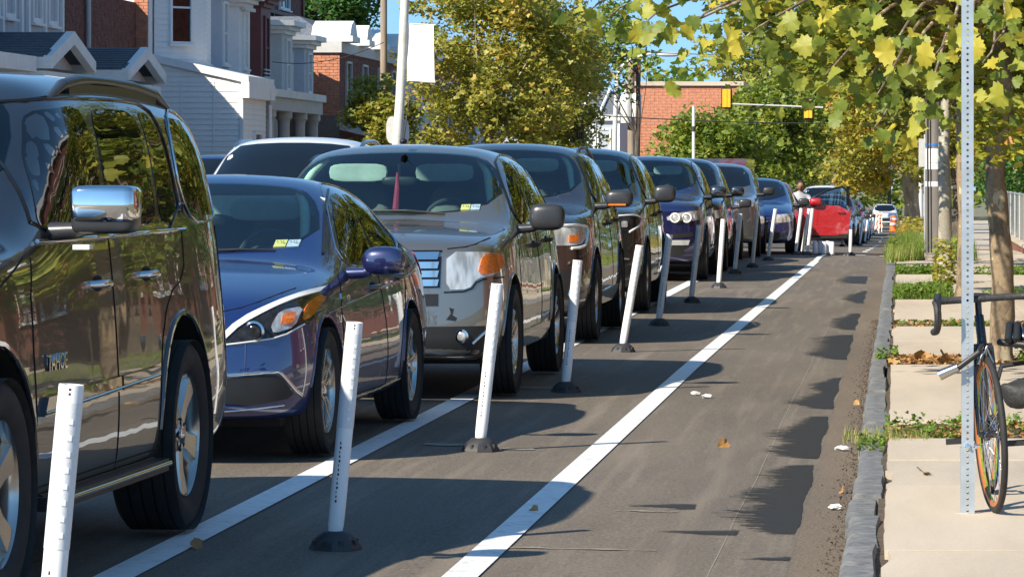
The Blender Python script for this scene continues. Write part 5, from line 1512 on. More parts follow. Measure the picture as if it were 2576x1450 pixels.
    # hedges and weeds
    def bush(label, cx, cy, cz, rx, ry, rz_, n, size, lm, seed, name='bush', tm=T_five):
        g = np.random.default_rng(seed)
        d = g.normal(0, 1, (n, 3)); d /= np.linalg.norm(d, axis=1)[:, None]
        f = g.random(n) ** .33
        lump = 1 + .18 * np.sin(d[:, 0] * 7 + seed) + .15 * np.sin(d[:, 2] * 9 + d[:, 1] * 6)
        p = d * (f * lump)[:, None] * np.array([rx, ry, rz_])
        root = empty(name, (cx, cy, cz), 0, label, 'bush')
        mb = MB(); mb.mat(B_brown)
        for k in range(5): mb.tube([(0, 0, -rz_), (random.uniform(-.3, .3) * rx, random.uniform(-.3, .3) * ry, 0), (random.uniform(-.6, .6) * rx, random.uniform(-.6, .6) * ry, rz_ * .5)], [.03, .02, .01], 5)
        mb.build('stems', None, root)
        o = link_mesh('foliage', cloud_mesh('foliage', p, size * g.uniform(.6, 1.2, n), tm, lm, np.clip(g.normal(.5, .22, n), 0, 1), 1.4), root); o['kind'] = 'stuff'
    bush('dense green bush behind the chain-link fence', 3.35, 78, 1.1, .6, 1.4, 1.0, 5000, .10, L_dark, 51)
    bush('dark green bush between the trunks and the fence', 2.75, 90, 1.35, .75, 1.6, .85, 4500, .09, L_dark, 52)
    bush('tall dark hedge further along the fence', 5.0, 92, .8, 1.6, 3.0, 1.4, 6000, .13, L_dark, 53)

def build_grass():
    rr = np.random.default_rng(77)
    def blades(name, x0, x1, y0, y1, n, h, w=.006, lm=L_grass, z=.10, mu=.45, lean=.5):
        X = rr.uniform(x0, x1, n); Y = rr.uniform(y0, y1, n)
        P = np.stack([X, Y, z + np.array([zfall(q) for q in Y])], 1)
        a = rr.random(n) * 2 * PI; ll = rr.uniform(-lean, lean, n)
        ca, sa = np.cos(a), np.sin(a)
        Rm = np.stack([np.stack([ca, -sa, 0 * a], 1), np.stack([sa, ca, 0 * a], 1), np.stack([0 * a, 0 * a, 1 + 0 * a], 1)], 1)
        hh = h * rr.uniform(.4, 1.15, n)
        zs = np.stack([np.full(n, w) * rr.uniform(.7, 1.6, n), hh * ll + .01, hh], 1)
        me = cloud_mesh(name, P, 1.0, T_blade, lm, np.clip(rr.normal(mu, .28, n), 0, 1), rot=Rm, zs=zs)
        o = link_mesh(name, me); o['kind'] = 'stuff'
        return o
    def weeds(name, x0, x1, y0, y1, n, size, h, lm=L_grass, mu=.4):
        X = rr.uniform(x0, x1, n); Y = rr.uniform(y0, y1, n)
        k = 12
        cx = rr.uniform(x0, x1, k); cy = rr.uniform(y0, y1, k); j = rr.integers(0, k, n)
        m = rr.random(n) < .75
        X[m] = np.clip(cx[j][m] + rr.normal(0, .10, m.sum()), x0, x1); Y[m] = np.clip(cy[j][m] + rr.normal(0, .14, m.sum()), y0, y1)
        P = np.stack([X, Y, .10 + rr.random(n) ** 1.5 * h], 1)
        o = link_mesh(name, cloud_mesh(name, P, size * rr.uniform(.5, 1.3, n), T_five, lm, np.clip(rr.normal(mu, .25, n), 0, 1), .9)); o['kind'] = 'stuff'
    # near tuft at the kerb foot
    blades('grass', -.30, -.18, 12.4, 13.2, 260, .09, .004, z=.02, mu=.6)
    weeds('weeds', -.08, .75, 20.35, 21.85, 650, .032, .07)
    weeds('weeds', .9, 2.2, 20.35, 21.85, 350, .035, .05)
    weeds('weeds', -.22, -.10, 19.6, 20.6, 160, .03, .05)
    blades('grass', -.32, .15, 20.1, 20.9, 420, .07, .004, z=.10, mu=.95, lean=1.1)
    weeds('fallen_leaf_litter', -.08, 2.2, 20.4, 21.8, 1300, .04, .02, L_dry, .35)
    weeds('fallen_leaf_litter', -.08, 1.9, 28.25, 29.45, 1600, .05, .035, L_dry, .5)
    weeds('weeds', .9, 1.6, 28.2, 29.5, 500, .04, .10)
    weeds('weeds', -.18, -.04, 29.2, 29.8, 160, .04, .10)
    weeds('weeds', -.06, .9, 35.55, 36.85, 350, .04, .04)
    weeds('fallen_leaf_litter', -.06, 2.2, 35.5, 36.9, 500, .05, .02, L_dry, .4)
    weeds('weeds', -.08, .62, 43.2, 46.2, 2000, .045, .14)
    weeds('weeds', 1.0, 2.3, 43.2, 46.2, 1400, .045, .10)
    blades('grass', -.05, .6, 43.2, 46.2, 500, .2, .006)
    weeds('weeds', -.06, .6, 53.9, 56, 1300, .05, .12)
    weeds('weeds', 1.0, 2.3, 53.9, 56, 900, .05, .12)
    [blades('tall_grass', cx - .16, cx + .16, cy - .8, cy + .8, 520, hh, .009, mu=mm, lean=1.3) for cx, cy, hh, mm in ((-.10, 62.5, .26, .7), (.10, 63.4, .34, .6), (.22, 65, .42, .5), (-.02, 65.5, .30, .75), (.12, 67, .44, .4), (-.12, 67.5, .24, .8), (.24, 69, .40, .6), (.05, 70, .36, .7), (-.08, 72, .30, .6), (.2, 73, .46, .5), (.35, 71, .40, .7))]
    weeds('weeds', -.20, .40, 63, 76, 1500, .06, .30, mu=.5)
    blades('tall_grass', .70, 1.3, 62.5, 75, 1500, .35, .010, mu=.35, lean=.9)
    weeds('corner_weeds', -.1, .9, 84.5, 100, 1800, .07, .35, L_gold, .5)
    weeds('low_shrub', .45, .72, 49.2, 49.9, 400, .07, .6, L_plane, .6)
    blades('grass', 2.4, 4.5, 20, 76, 6000, .12, .012)
    # single dry leaves and scraps on the ground
    me = [cloud_mesh('fallen_leaf', [(0, 0, 0)], .062, T_lobed, L_dry, np.array([q])) for q in (.3, .6, .9)]
    rp = random.Random(5)
    spots = [(.43 - .32, 17.9, .128, 'dry brown leaf lying alone on the big front slab'), (-.29, 18.2, .012, 'tan leaf on the gutter edge of the asphalt'), (-1.66, 16.9, .04, 'small dark leaf on the wide white bike lane line'),
             (-2.83, 15.0, .07, 'curled leaf on the line beside the black SUV'), (-1.0, 21.1, .03, 'small reddish leaf in the middle of the bike lane'), (-.30, 25.2, .012, 'pale leaf in the gutter near the ragged stains'),
             (.15, 28.9, .16, 'large dry leaf standing up in the litter strip'), (.33, 28.8, .15, 'second dry leaf in the litter strip by the post')]
    for i, (x, y, z, lb) in enumerate(spots):
        o = link_mesh('fallen_leaf', me[i % 3], None, (x, y, z), (rp.uniform(-.5, .5), rp.uniform(-.5, .5), rp.uniform(0, 6)))
        s_ = rp.uniform(.6, 1.1) * (1.6 if i > 5 else 1); o.scale = (s_,) * 3
        tag(o, lb, 'leaf', 'fallen leaves')
    sc = MB(); sc.mat(M_lane)
    def scrap(x, y, s, lb):
        mb = MB(); mb.mat(M_lane); mb.ball((0, 0, .01), s, s * .7, .012, 9, 5)
        mb.v = [(a + random.uniform(-.008, .008), b + random.uniform(-.008, .008), c + random.uniform(-.003, .006)) for a, b, c in mb.v]
        o = mb.build('paper_scrap', None, None, None, (x, y, zroad(x, y) + .004)); tag(o, lb, 'litter', 'litter on the road')
    scrap(-.33, 21.0, .045, 'crumpled white paper scrap in the gutter'); scrap(-.30, 17.3, .035, 'white and red wrapper scrap by the kerb stones'); scrap(-1.33, 25.6, .04, 'pale scrap in the bike lane near the shadow tips'); scrap(-1.42, 25.9, .035, 'second pale scrap beside the first in the bike lane')
    # gravelly dirt against the kerb
    g = np.random.default_rng(3); n = 3500
    P = np.stack([-.225 - np.abs(g.normal(0, .05, n)), g.uniform(12, 40, n), np.full(n, .004)], 1)
    o = link_mesh('gutter_grit', cloud_mesh('gutter_grit', P, g.uniform(.004, .014, n), T_quad, M_soil, None, 1.4)); o['kind'] = 'stuff'
# ================================================================== houses
M_wht = simple('white_paint', (0.74, 0.74, 0.72), 0.6, var=0.05, scale=4, grime=(0.60, 0.59, 0.55))
M_side = simple('white_siding', (0.76, 0.755, 0.73), 0.55, var=0.05, scale=3, grime=(0.66, 0.65, 0.61))
M_bluegr = simple('blue_grey_paint', (0.38, 0.42, 0.47), 0.6, var=0.08, scale=4)
M_greyp = simple('grey_paint', (0.48, 0.47, 0.45), 0.6, var=0.08, scale=4)
M_maroonp = simple('maroon_paint', (0.13, 0.03, 0.028), 0.6, var=0.15, scale=5)
M_mortar = simple('mortar', (0.20, 0.15, 0.12), 0.95, var=0.2, scale=15)
M_brick = simple('red_brick', (0.17, 0.065, 0.042), 0.9, var=0.45, scale=9, bmp=0.3)
M_brickd = simple('dark_and_shaded_brick', (0.15, 0.055, 0.038), 0.9, var=0.5, scale=8, bmp=0.3)  # dark brick, also used to paint shade into street-facing fronts
M_bricko = simple('orange_and_sunlit_brick', (0.46, 0.19, 0.11), 0.9, var=0.25, scale=8, bmp=0.3)  # orange brick, also the sunlit tone given to sun-facing wall ends
M_slate = simple('slate', (0.10, 0.115, 0.14), 0.7, var=0.3, scale=10, bmp=0.2)
M_shing = simple('asphalt_shingle', (0.085, 0.095, 0.11), 0.85, var=0.25, scale=14, bmp=0.3)
M_door = simple('brown_door', (0.16, 0.05, 0.03), 0.5)
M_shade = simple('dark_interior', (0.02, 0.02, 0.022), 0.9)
M_galv = simple('galvanised_steel', (0.46, 0.50, 0.52), 0.42, 0.75, var=0.12, scale=12)
M_polep = simple('pale_pole_paint', (0.62, 0.62, 0.58), 0.5, var=0.08, scale=6, grime=(0.45, 0.42, 0.36))
M_wood = simple('weathered_pole_wood', (0.26, 0.21, 0.16), 0.9, var=0.35, scale=10, bmp=0.4, stretch=(1, 1, .1))
M_pgrey = simple('grey_pole_wood', (0.17, 0.155, 0.145), 0.9, var=0.3, scale=10, bmp=0.4, stretch=(1, 1, .1))
M_yel = simple('signal_yellow', (0.80, 0.42, 0.02), 0.4, var=0.1)
M_orange = simple('safety_orange', (0.80, 0.14, 0.02), 0.5, var=0.1)
M_banner = simple('banner_fabric', (0.74, 0.74, 0.73), 0.8, var=0.03)
M_wire = simple('cable_black', (0.03, 0.03, 0.03), 0.6)
M_signb = simple('sign_back', (0.52, 0.52, 0.50), 0.5, 0.3, var=0.08)
M_paper = simple('taped_paper', (0.72, 0.73, 0.75), 0.8, var=0.1)
M_bluet = simple('blue_tape', (0.03, 0.18, 0.55), 0.5)
M_post = simple('white_flex_plastic', (0.80, 0.80, 0.80), 0.45, var=0.05, scale=5, grime=(0.62, 0.60, 0.56))
M_retro = simple('retroreflective_band', (0.66, 0.68, 0.70), 0.35, var=0.10, scale=160, bmp=0.08)
M_base = simple('black_rubber_base', (0.03, 0.03, 0.032), 0.55, var=0.2)

class Face:
    """a flat wall frame: u runs along t, z up, d outwards"""
    def __init__(s, O, t, n): s.O = Vector(O); s.t = Vector(t).normalized(); s.n = Vector(n).normalized()
    def M(s, u=0, z=0, d=0):
        p = s.O + s.t * u + s.n * d + Vector((0, 0, z))
        return Matrix(((s.t.x, s.n.x, 0, p.x), (s.t.y, s.n.y, 0, p.y), (0, 0, 1, p.z), (0, 0, 0, 1)))
    def box(s, mb, u0, u1, z0, z1, d0, d1): mb.box(u0, u1, d0, d1, z0, z1, s.M())

def PX(X, Y0, z=0.0): return Face((X, Y0, z), (0, 1, 0), (1, 0, 0))      # wall facing the street
def PYm(X0, Y, z=0.0): return Face((X0, Y, z), (1, 0, 0), (0, -1, 0))    # wall facing the camera

WP = {}
def window(parent, F, u0, u1, z0, z1, frame=None, panes=2, fw=.06, proud=.05, sill=True, glass=None, cols=1):
    frame = frame or M_wht
    key = (round(u1 - u0, 2), round(z1 - z0, 2), frame.name, panes, fw, cols)
    w, h = u1 - u0, z1 - z0
    if key not in WP:
        mb = MB(); mb.mat(frame)
        def b(a0, a1, c0, c1, e0, e1): mb.box(a0, a1, e0, e1, c0, c1)
        b(0, fw, 0, h, -.04, proud); b(w - fw, w, 0, h, -.04, proud); b(fw, w - fw, h - fw, h, -.04, proud - .003); b(fw, w - fw, 0, fw, -.04, proud - .003)
        for k in range(1, panes): b(fw, w - fw, h * k / panes - .022, h * k / panes + .022, -.035, proud - .02)
        for k in range(1, cols): b(w * k / cols - .018, w * k / cols + .018, fw, h - fw, -.034, proud - .024)
        if sill: b(-.04, w + .04, -.05, -.002, -.04, proud + .05)
        p = MB(); p.mat(glass or G_side)
        p.box(fw, w - fw, -.012, -.004, fw, h - fw)
        WP[key] = (mb.mesh('window'), p.mesh('pane'))
    o = link_mesh('window', WP[key][0], parent); o.matrix_local = F.M(u0, z0, 0)
    link_mesh('pane', WP[key][1], o)
    return o

def boards(parent, F, u0, u1, z0, z1, pitch, mat, name='siding_board', topf=None):
    L = u1 - u0
    def mk(Lb):
        mb = MB(); mb.mat(mat)
        mb.add([(0, 0, 0), (Lb, 0, 0), (0, .022, 0), (Lb, .022, 0), (0, .004, pitch), (Lb, .004, pitch), (0, 0, pitch), (Lb, 0, pitch)],
               [(0, 1, 3, 2), (2, 3, 5, 4), (4, 5, 7, 6), (0, 2, 4, 6), (1, 7, 5, 3)])
        return mb.mesh(name)
    full = mk(L)
    k = 0; z = z0
    while z < z1 - pitch * .3:
        a, me = u0, full
        if topf is not None:
            Lz = topf(z + pitch * .5) - u0
            if Lz < .1: break
            me = full if Lz >= L - .01 else mk(Lz)
        o = link_mesh(name, me, parent); o.matrix_local = F.M(a, z, 0)
        z += pitch; k += 1

def bricks(parent, F, u0, u1, z0, z1, mat, name='brickwork', lb=.215, hb=.075, seed=1, d=.0):
    rr = random.Random(seed)
    mb = MB(); mb.mat(mat)
    row = 0; z = z0
    while z < z1 - .01:
        u = u0 - (lb / 2 if row % 2 else 0)
        while u < u1:
            a, b_ = max(u0, u + .006), min(u1, u + lb - .006)
            if b_ - a > .03:
                q = d + .012 + rr.uniform(-.004, .005)
                M = F.M()
                vs = [M @ Vector(p) for p in [(a, d, z + .005), (b_, d, z + .005), (b_, d, z + hb - .006), (a, d, z + hb - .006), (a, q, z + .005), (b_, q, z + .005), (b_, q, z + hb - .006), (a, q, z + hb - .006)]]
                mb.add(vs, [(4, 5, 6, 7), (0, 1, 5, 4), (1, 2, 6, 5), (2, 3, 7, 6), (3, 0, 4, 7)])
            u += lb
        z += hb; row += 1
    o = mb.build(name, None, parent); o['kind'] = 'stuff'
    return o

def solid(parent, name, mat, x0, x1, y0, y1, z0, z1):
    mb = MB(); mb.mat(mat); mb.box(x0, x1, y0, y1, z0, z1)
    return mb.build(name, None, parent)

def bay(parent, Y0, Y1, z0, z1, mat, trim, depth=1.0, X=-17.0, diag=.9, cornice=True, wins=(True, True), siding=None, cm=None, wz=(.35, 1.95), frm=None, ww=.62):
    pts = [(X, Y0), (X + depth, Y0 + diag), (X + depth, Y1 - diag), (X, Y1)]
    mb = MB(); mb.mat(mat); mb.prism(pts, Matrix.Identity(4), z0, z1)
    b_ = mb.build('bay', None, parent)
    tb = MB(); tb.mat(trim)
    e = .10
    p2 = [(X, Y0 - e), (X + depth + e, Y0 + diag - e * .4), (X + depth + e, Y1 - diag + e * .4), (X, Y1 + e)]
    tb.prism(p2, Matrix.Identity(4), z0 - .16, z0 + .002)
    if cornice:
        tb.build('sill_band', None, b_); tb = MB(); tb.mat(cm or trim)
        for k, (ex, za, zb) in enumerate(((.08, 0, .10), (.20, .10, .20), (.34, .20, .34))):
            p3 = [(X, Y0 - ex), (X + depth + ex, Y0 + diag - ex * .4), (X + depth + ex, Y1 - diag + ex * .4), (X, Y1 + ex)]
            tb.prism(p3, Matrix.Identity(4), z1 + za + .002 * k, z1 + zb)
    tb.build('cornice' if cornice else 'sill_band', None, b_)
    F1 = Face((X, Y0, 0), (depth, diag, 0), (diag, -depth, 0))
    L1 = math.hypot(depth, diag)
    F2 = PX(X + depth, Y0 + diag)
    L2 = Y1 - Y0 - 2 * diag
    if siding:
        boards(parent, F1, .02, L1 - .02, z0 + .02, z1 - .02, .13, siding); boards(parent, F2, .02, L2 - .02, z0 + .02, z1 - .02, .13, siding)
    off = .03 if siding else .0
    F1.O += F1.n * off; F2.O += F2.n * off
    if wins[0]: window(parent, F1, L1 * .5 - ww / 2, L1 * .5 + ww / 2, z0 + wz[0], min(z0 + wz[1], z1 - .1), frm or trim)
    if wins[1] and L2 > .9:
        n = max(1, int(L2 / 1.1))
        for k in range(n):
            c = L2 * (k + .5) / n
            window(parent, F2, c - .32, c + .32, z0 + wz[0], min(z0 + wz[1], z1 - .1), frm or trim)
    return b_

def gable_porch(root, Yp, half, zp, ze, X1=-15.0, X0=-17.2, roofm=None):
    """porch roof, ridge across the pavement, gable to the street"""
    roofm = roofm or M_shing
    rf = MB(); rf.mat(roofm)
    t = .10
    for sg in (-1, 1):
        a = (Yp, zp); b_ = (Yp + sg * half, ze)
        vs = []
        for x in (X0, X1):
            vs += [(x, a[0], a[1]), (x, b_[0], b_[1]), (x, b_[0], b_[1] - t), (x, a[0], a[1] - t)]
        rf.add(vs, [(0, 1, 5, 4), (1, 2, 6, 5), (2, 3, 7, 6), (4, 5, 6, 7), (0, 3, 2, 1)])
    ro = rf.build('porch_roof', None, root)
    fc = MB(); fc.mat(M_wht)
    for sg in (-1, 1):
        a = Vector((0, Yp, zp + .02)); b_ = Vector((0, Yp + sg * (half + .05), ze - .02))
        vs = []
        for x in (X1 - .05, X1 + .10):
            vs += [(x, a.y, a.z), (x, b_.y, b_.z), (x, b_.y, b_.z - .22), (x, a.y, a.z - .24)]
        fc.add(vs, [(0, 1, 2, 3), (4, 7, 6, 5), (0, 4, 5, 1), (1, 5, 6, 2), (2, 6, 7, 3)])
        fc.box(X0, X1 + .08, Yp + sg * half - .08, Yp + sg * half + .10, ze - .24, ze - .04)
    fc.build('fascia', None, ro)
    ty = MB(); ty.mat(M_greyp); ty.prism([(Yp - half + .2, ze - .2), (Yp + half - .2, ze - .2), (Yp, zp - .25)], Matrix(((0, 0, 1, 0), (1, 0, 0, 0), (0, 1, 0, 0), (0, 0, 0, 1))), X1 - .32, X1 - .24)
    ty.build('gable_panel', None, root)
    bm_ = MB(); bm_.mat(M_wht); bm_.box(X1 - .30, X1 - .02, Yp - half - .1, Yp + half + .1, ze - .52, ze - .28); bm_.mat(M_wht)
    bm_.box(X0, X1 - .31, Yp - half - .06, Yp - half + .14, ze - .50, ze - .27)
    bm_.build('porch_beam', None, root)
    for sg in (-1, 1):
        for x in (X1 - .2, ):
            c = MB(); c.mat(M_wht); c.lathe([(.13, 0), (.13, .12), (.09, .16), (.085, ze - .74), (.12, ze - .68), (.12, ze - .53)], 14, M=Matrix.Translation((x, Yp + sg * (half - .15), .0)), cap=True)
            c.build('porch_column', None, root, 40)
    # shingle courses
    n = 9
    for k in range(n):
        f0, f1 = k / n, (k + 1) / n
        m2 = MB(); m2.mat(roofm)
        ya, za = Yp - half * f0, zp + (ze - zp) * f0; yb, zb = Yp - half * f1, zp + (ze - zp) * f1
        m2.add([(X0, ya, za + .006), (X1 - .06, ya, za + .006), (X1 - .06, yb, zb + .022), (X0, yb, zb + .022), (X1 - .06, yb, zb), (X0, yb, zb)], [(0, 1, 2, 3), (3, 2, 4, 5)])
        m2.build('shingle_course', None, root)

def build_houses():
    GR = 'row houses on the left'
    # --- house with the nearer gabled porch, pale upper bays
    h = empty('row_house', (0, 0, 0), 0, 'row house with pale upper windows over the nearer gabled porch, above the black SUV', 'house', GR)
    solid(h, 'wall', M_greyp, -26, -17, 58, 74.4, 0, 7.4)
    bay(h, 64.2, 73.0, 3.95, 7.6, M_bluegr, M_wht, depth=.75, diag=.7, cornice=True, wins=(False, False))
    F = PX(-16.25, 64.9)
    for (a, b_, c) in ((.4, .75, 1), (1.55, 2.35, 2), (2.75, 3.55, 1), (4.9, 5.7, 2), (6.2, 7.0, 1)): window(h, F, a, b_, 4.4, 6.5, M_wht, cols=c, fw=.09)
    for u in (1.1, 2.5, 3.95, 4.5, 5.85, 7.3): 
        p = MB(); p.mat(M_wht); F.box(p, u, u + .14, 4.0, 7.5, 0, .06); p.build('pilaster', None, h)
    gable_porch(h, 67.4, 1.75, 4.12, 3.66)
    solid(h, 'porch_wall', M_greyp, -17.4, -16.95, 60, 72.0, 0, 3.9)
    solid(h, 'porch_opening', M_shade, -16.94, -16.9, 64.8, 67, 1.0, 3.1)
    fl = MB(); fl.mat(M_wht); fl.box(-17.2, -15.1, 60.5, 65.3, 3.35, 3.62); fl.build('porch_beam', None, h)
    # --- brick house with the second gabled porch
    h = empty('row_house', (0, 0, 0), 0, 'brick row house in a shade-dark tone with grey drainpipe behind the second gabled porch', 'house', GR)
    solid(h, 'wall', M_mortar, -26, -17.32, 74.4, 84.55, 0, 5.45)
    bricks(h, PX(-17.32, 75.62), 0, 8.9, 3.2, 5.45, M_brickd, seed=2)  # front in shade: the shade is put into the darker brick colour
    bricks(h, PYm(-17.35, 84.56), 0, .31, 3.2, 7.3, M_bricko, seed=4)  # sunlit edge of that wall: sunlight put into the orange brick colour
    qp = MB(); qp.mat(M_bricko); qp.box(-17.35, -17.04, 84.56, 84.60, 3, 7.3); qp.build('brick_pier', None, h)
    dp = MB(); dp.mat(M_greyp); dp.tube([(-17.24, 79.3, 3.0), (-17.24, 79.3, 5.5)], .055, 10); dp.build('drainpipe', None, h, 40)
    gable_porch(h, 74.0, 1.75, 4.06, 3.62, X0=-18.2)
    solid(h, 'porch_wall', M_greyp, -18.2, -16.95, 74.45, 75.5, 0, 3.6)
    solid(h, 'porch_wall', M_side, -16.9, -15.3, 75.75, 76.0, 0, 3.5)
    # --- white clapboard house: enclosed porch wall facing the camera
    h = empty('row_house', (0, 0, 0), 0, 'white clapboard row house with a big blank enclosed porch wall and a lit bay window', 'house', GR)
    solid(h, 'wall', M_wht, -26, -17.03, 84.6, 89.0, 0, 7.4)
    top = lambda x: 4.17 - (x + 17.0) * .225
    wl = MB(); wl.mat(M_side); wl.prism([(-17.0, 0), (-15.0, 0), (-15.0, top(-15.0)), (-17.0, top(-17.0))], Matrix(((1, 0, 0, 0), (0, 0, 1, 0), (0, 1, 0, 0), (0, 0, 0, 1))), 85.0, 88.25)
    wl.build('porch_wall', None, h)
    F = PYm(-17.0, 85.0)
    boards(h, F, 0, 2.0, 0.2, 3.66, .125, M_side)
    boards(h, F, 0, 2.0, 3.66, 4.16, .125, M_side, topf=lambda z: (4.17 - z) / .225)
    for u in (.62, 1.36): 
        j = MB(); j.mat(M_side); F.box(j, u, u + .03, .2, 3.7, .02, .028); j.build('joint_cover', None, h)
    tr = MB(); tr.mat(M_wht)
    tr.add([(-17.0, 84.90, 4.12), (-14.82, 84.90, 3.63), (-14.82, 84.90, 3.80), (-17.0, 84.90, 4.29), (-17.0, 88.4, 4.12), (-14.82, 88.4, 3.63), (-14.82, 88.4, 3.80), (-17.0, 88.4, 4.29)],
           [(0, 1, 2, 3), (4, 7, 6, 5), (0, 4, 5, 1), (1, 5, 6, 2), (2, 6, 7, 3), (3, 7, 4, 0)])
    tr.build('porch_roof', None, h)
    cb = MB(); cb.mat(M_wht); cb.box(-15.02, -14.93, 84.93, 88.35, 0, 3.6 - .30); cb.mats = [M_wht]
    fc = MB(); fc.mat(M_wht); fc.box(-14.98, -14.80, 84.88, 88.42, 3.30, 3.66); fc.build('fascia', None, h)
    cr = MB(); cr.mat(M_wht); cr.box(-15.02, -14.95, 84.93, 85.10, 0, 3.3); cr.build('corner_board', None, h)
    F = PX(-15.0, 85.1)
    boards(h, F, 0, 3.1, .2, 3.25, .125, M_side)
    F = PX(-14.97, 85.1); window(h, F, 1.35, 2.25, 1.5, 2.55, M_wht)
    bay(h, 85.05, 87.6, 3.92, 7.2, M_side, M_wht, depth=1.0, diag=1.0, wins=(True, False), siding=M_side, wz=(.62, 2.3), ww=.62)
    # skirt under the bay
    dp = MB(); dp.mat(M_wht); dp.tube([(-14.9, 88.3, .2), (-14.9, 88.3, 3.2)], .04, 8); dp.build('downpipe', None, h, 40)
    # --- blue-grey bay house
    h = empty('row_house', (0, 0, 0), 0, 'row house with blue-grey bay and narrow windows next to the white clapboard one', 'house', GR)
    solid(h, 'wall', M_bluegr, -26, -17.03, 89.0, 92.6, 0, 6.1)
    bay(h, 87.4, 89.5, 4.0, 5.75, M_bluegr, M_bluegr, diag=.55, frm=M_wht, wz=(.15, 1.7), cm=M_greyp)
    bay(h, 89.6, 92.6, 3.95, 5.62, M_wht, M_wht, diag=.75, frm=M_wht, wz=(.18, 1.6), cm=M_wht)
    dt = MB(); dt.mat(M_wht)
    for k in range(9): dt.box(-15.92, -15.84, 90.4 + k * .16, 90.48 + k * .16, 5.54, 5.62)
    dt.build('dentils', None, h)['kind'] = 'stuff'
    # --- columned porch
    h2 = empty('row_house', (0, 0, 0), 0, 'row house with maroon bay, brown upper storey and a porch on three grey columns', 'house', GR)
    solid(h2, 'wall', M_maroonp, -26, -17.03, 92.6, 95.8, 0, 6.3)
    bay(h2, 92.7, 95.6, 3.85, 5.75, M_maroonp, M_maroonp, diag=.75, frm=M_maroonp, wz=(.1, 1.7), cm=M_maroonp)
    lv = MB(); lv.mat(M_greyp)
    F = PX(-15.98, 93.6)
    for k in range(6): F.box(lv, .1, .9, 3.72 + k * .09, 3.76 + k * .09, 0, .05)
    lv.build('louvre', None, h2)
    pr = MB(); pr.mat(M_wht); pr.box(-17.0, -14.85, 88.45, 96.6, 3.42, 3.60); pr.mat(M_greyp); pr.box(-16.9, -14.93, 88.5, 96.5, 3.10, 3.415); pr.build('porch_roof', None, h2)
    for Y in (89.4, 91.75, 94.1, 96.2):
        c = MB(); c.mat(M_greyp); c.lathe([(.20, .9), (.20, 1.05), (.155, 1.1), (.145, 2.8), (.16, 2.9), (.21, 2.95), (.21, 3.1)], 16, M=Matrix.Translation((-15.15, Y, 0)), cap=True); c.build('porch_column', None, h2, 40)
    solid(h2, 'porch_wall', M_greyp, -15.3, -14.95, 88.5, 96.5, 0, .9)
    solid(h2, 'back_wall', M_maroonp, -17.02, -16.9, 88.5, 96.5, 0, 3.1)
    F = PX(-16.9, 88.5); window(h2, F, .6, 1.6, 1.2, 2.8, M_wht); window(h2, F, 3.2, 4.2, 1.2, 2.8, M_wht); 
    d_ = MB(); d_.mat(M_door); F.box(d_, 5.4, 6.4, .3, 2.7, 0, .05); d_.build('door', None, h2)
    # --- grey double bay
    h = empty('row_house', (0, 0, 0), 0, 'grey row house with two tall bays and heavy pale cornices before the orange brick pier', 'house', GR)
    solid(h, 'wall', M_greyp, -26, -17.03, 95.8, 103.8, 0, 5.2)
    bay(h, 95.7, 99.2, 3.65, 5.2, M_greyp, M_greyp, diag=.9, frm=M_wht, wz=(.1, 1.5), cm=M_wht)
    bay(h, 99.3, 102.7, 3.65, 4.95, M_bluegr, M_greyp, diag=.9, frm=M_wht, wz=(.1, 1.4), cm=M_wht)
    # --- tall brown building behind
    h = empty('brick_building', (0, 0, 0), 0, 'tall brown brick building rising behind the row of bay windows', 'building')
    solid(h, 'wall', M_mortar, -30, -18.53, 107, 115.6, 0, 10)
    bricks(h, PX(-18.53, 107), 0, 8.6, 5.4, 10, M_brickd, seed=5, lb=.25, hb=.10)
    bd = MB(); bd.mat(M_maroonp); F = PX(-18.5, 107); 
    for z in (6.3, 7.6): F.box(bd, 0, 8.6, z, z + .12, 0, .06)
    for u in (3.0, 8.45): F.box(bd, u, u + .15, 5.4, 10, .0, .05)
    bd.build('trim_band', None, h)
    F = PX(-18.50, 107); window(h, F, 4.2, 6.0, 6.5, 8.4, M_wht, cols=3); window(h, F, .6, 2.2, 6.5, 8.4, M_wht, cols=3)
    # --- orange brick house with cornices
    h = empty('brick_house', (0, 0, 0), 0, 'orange brick corner house with scalloped pale cornices and a dark shaded front', 'house')
    solid(h, 'wall', M_mortar, -26, -15.62, 104.0, 117, 0, 4.95)
    bricks(h, PYm(-17.0, 104.0), 0, 1.38, 3.2, 4.95, M_bricko, seed=6, lb=.22, hb=.08)
    bricks(h, PX(-15.62, 104.0), 0, 12.9, 0.2, 4.95, M_brickd, seed=7, lb=.30, hb=.12)  # same house's street front, its shade painted in with darker brick
    cp = MB(); cp.mat(M_greyp); cp.box(-26, -15.55, 103.9, 117.05, 4.955, 5.25); cp.build('frieze', None, h)
    rf = MB(); rf.mat(M_slate)
    rf.add([(-26, 104, 5.26), (-15.7, 104, 5.26), (-16.9, 105, 6.0), (-26, 105, 6.0), (-15.7, 117, 5.26), (-16.9, 116.5, 6.0), (-26, 117, 5.26), (-26, 116.5, 6.0)], [(0, 1, 2, 3), (1, 4, 5, 2), (4, 6, 7, 5), (3, 2, 5, 7)])
    rf.build('roof', None, h)
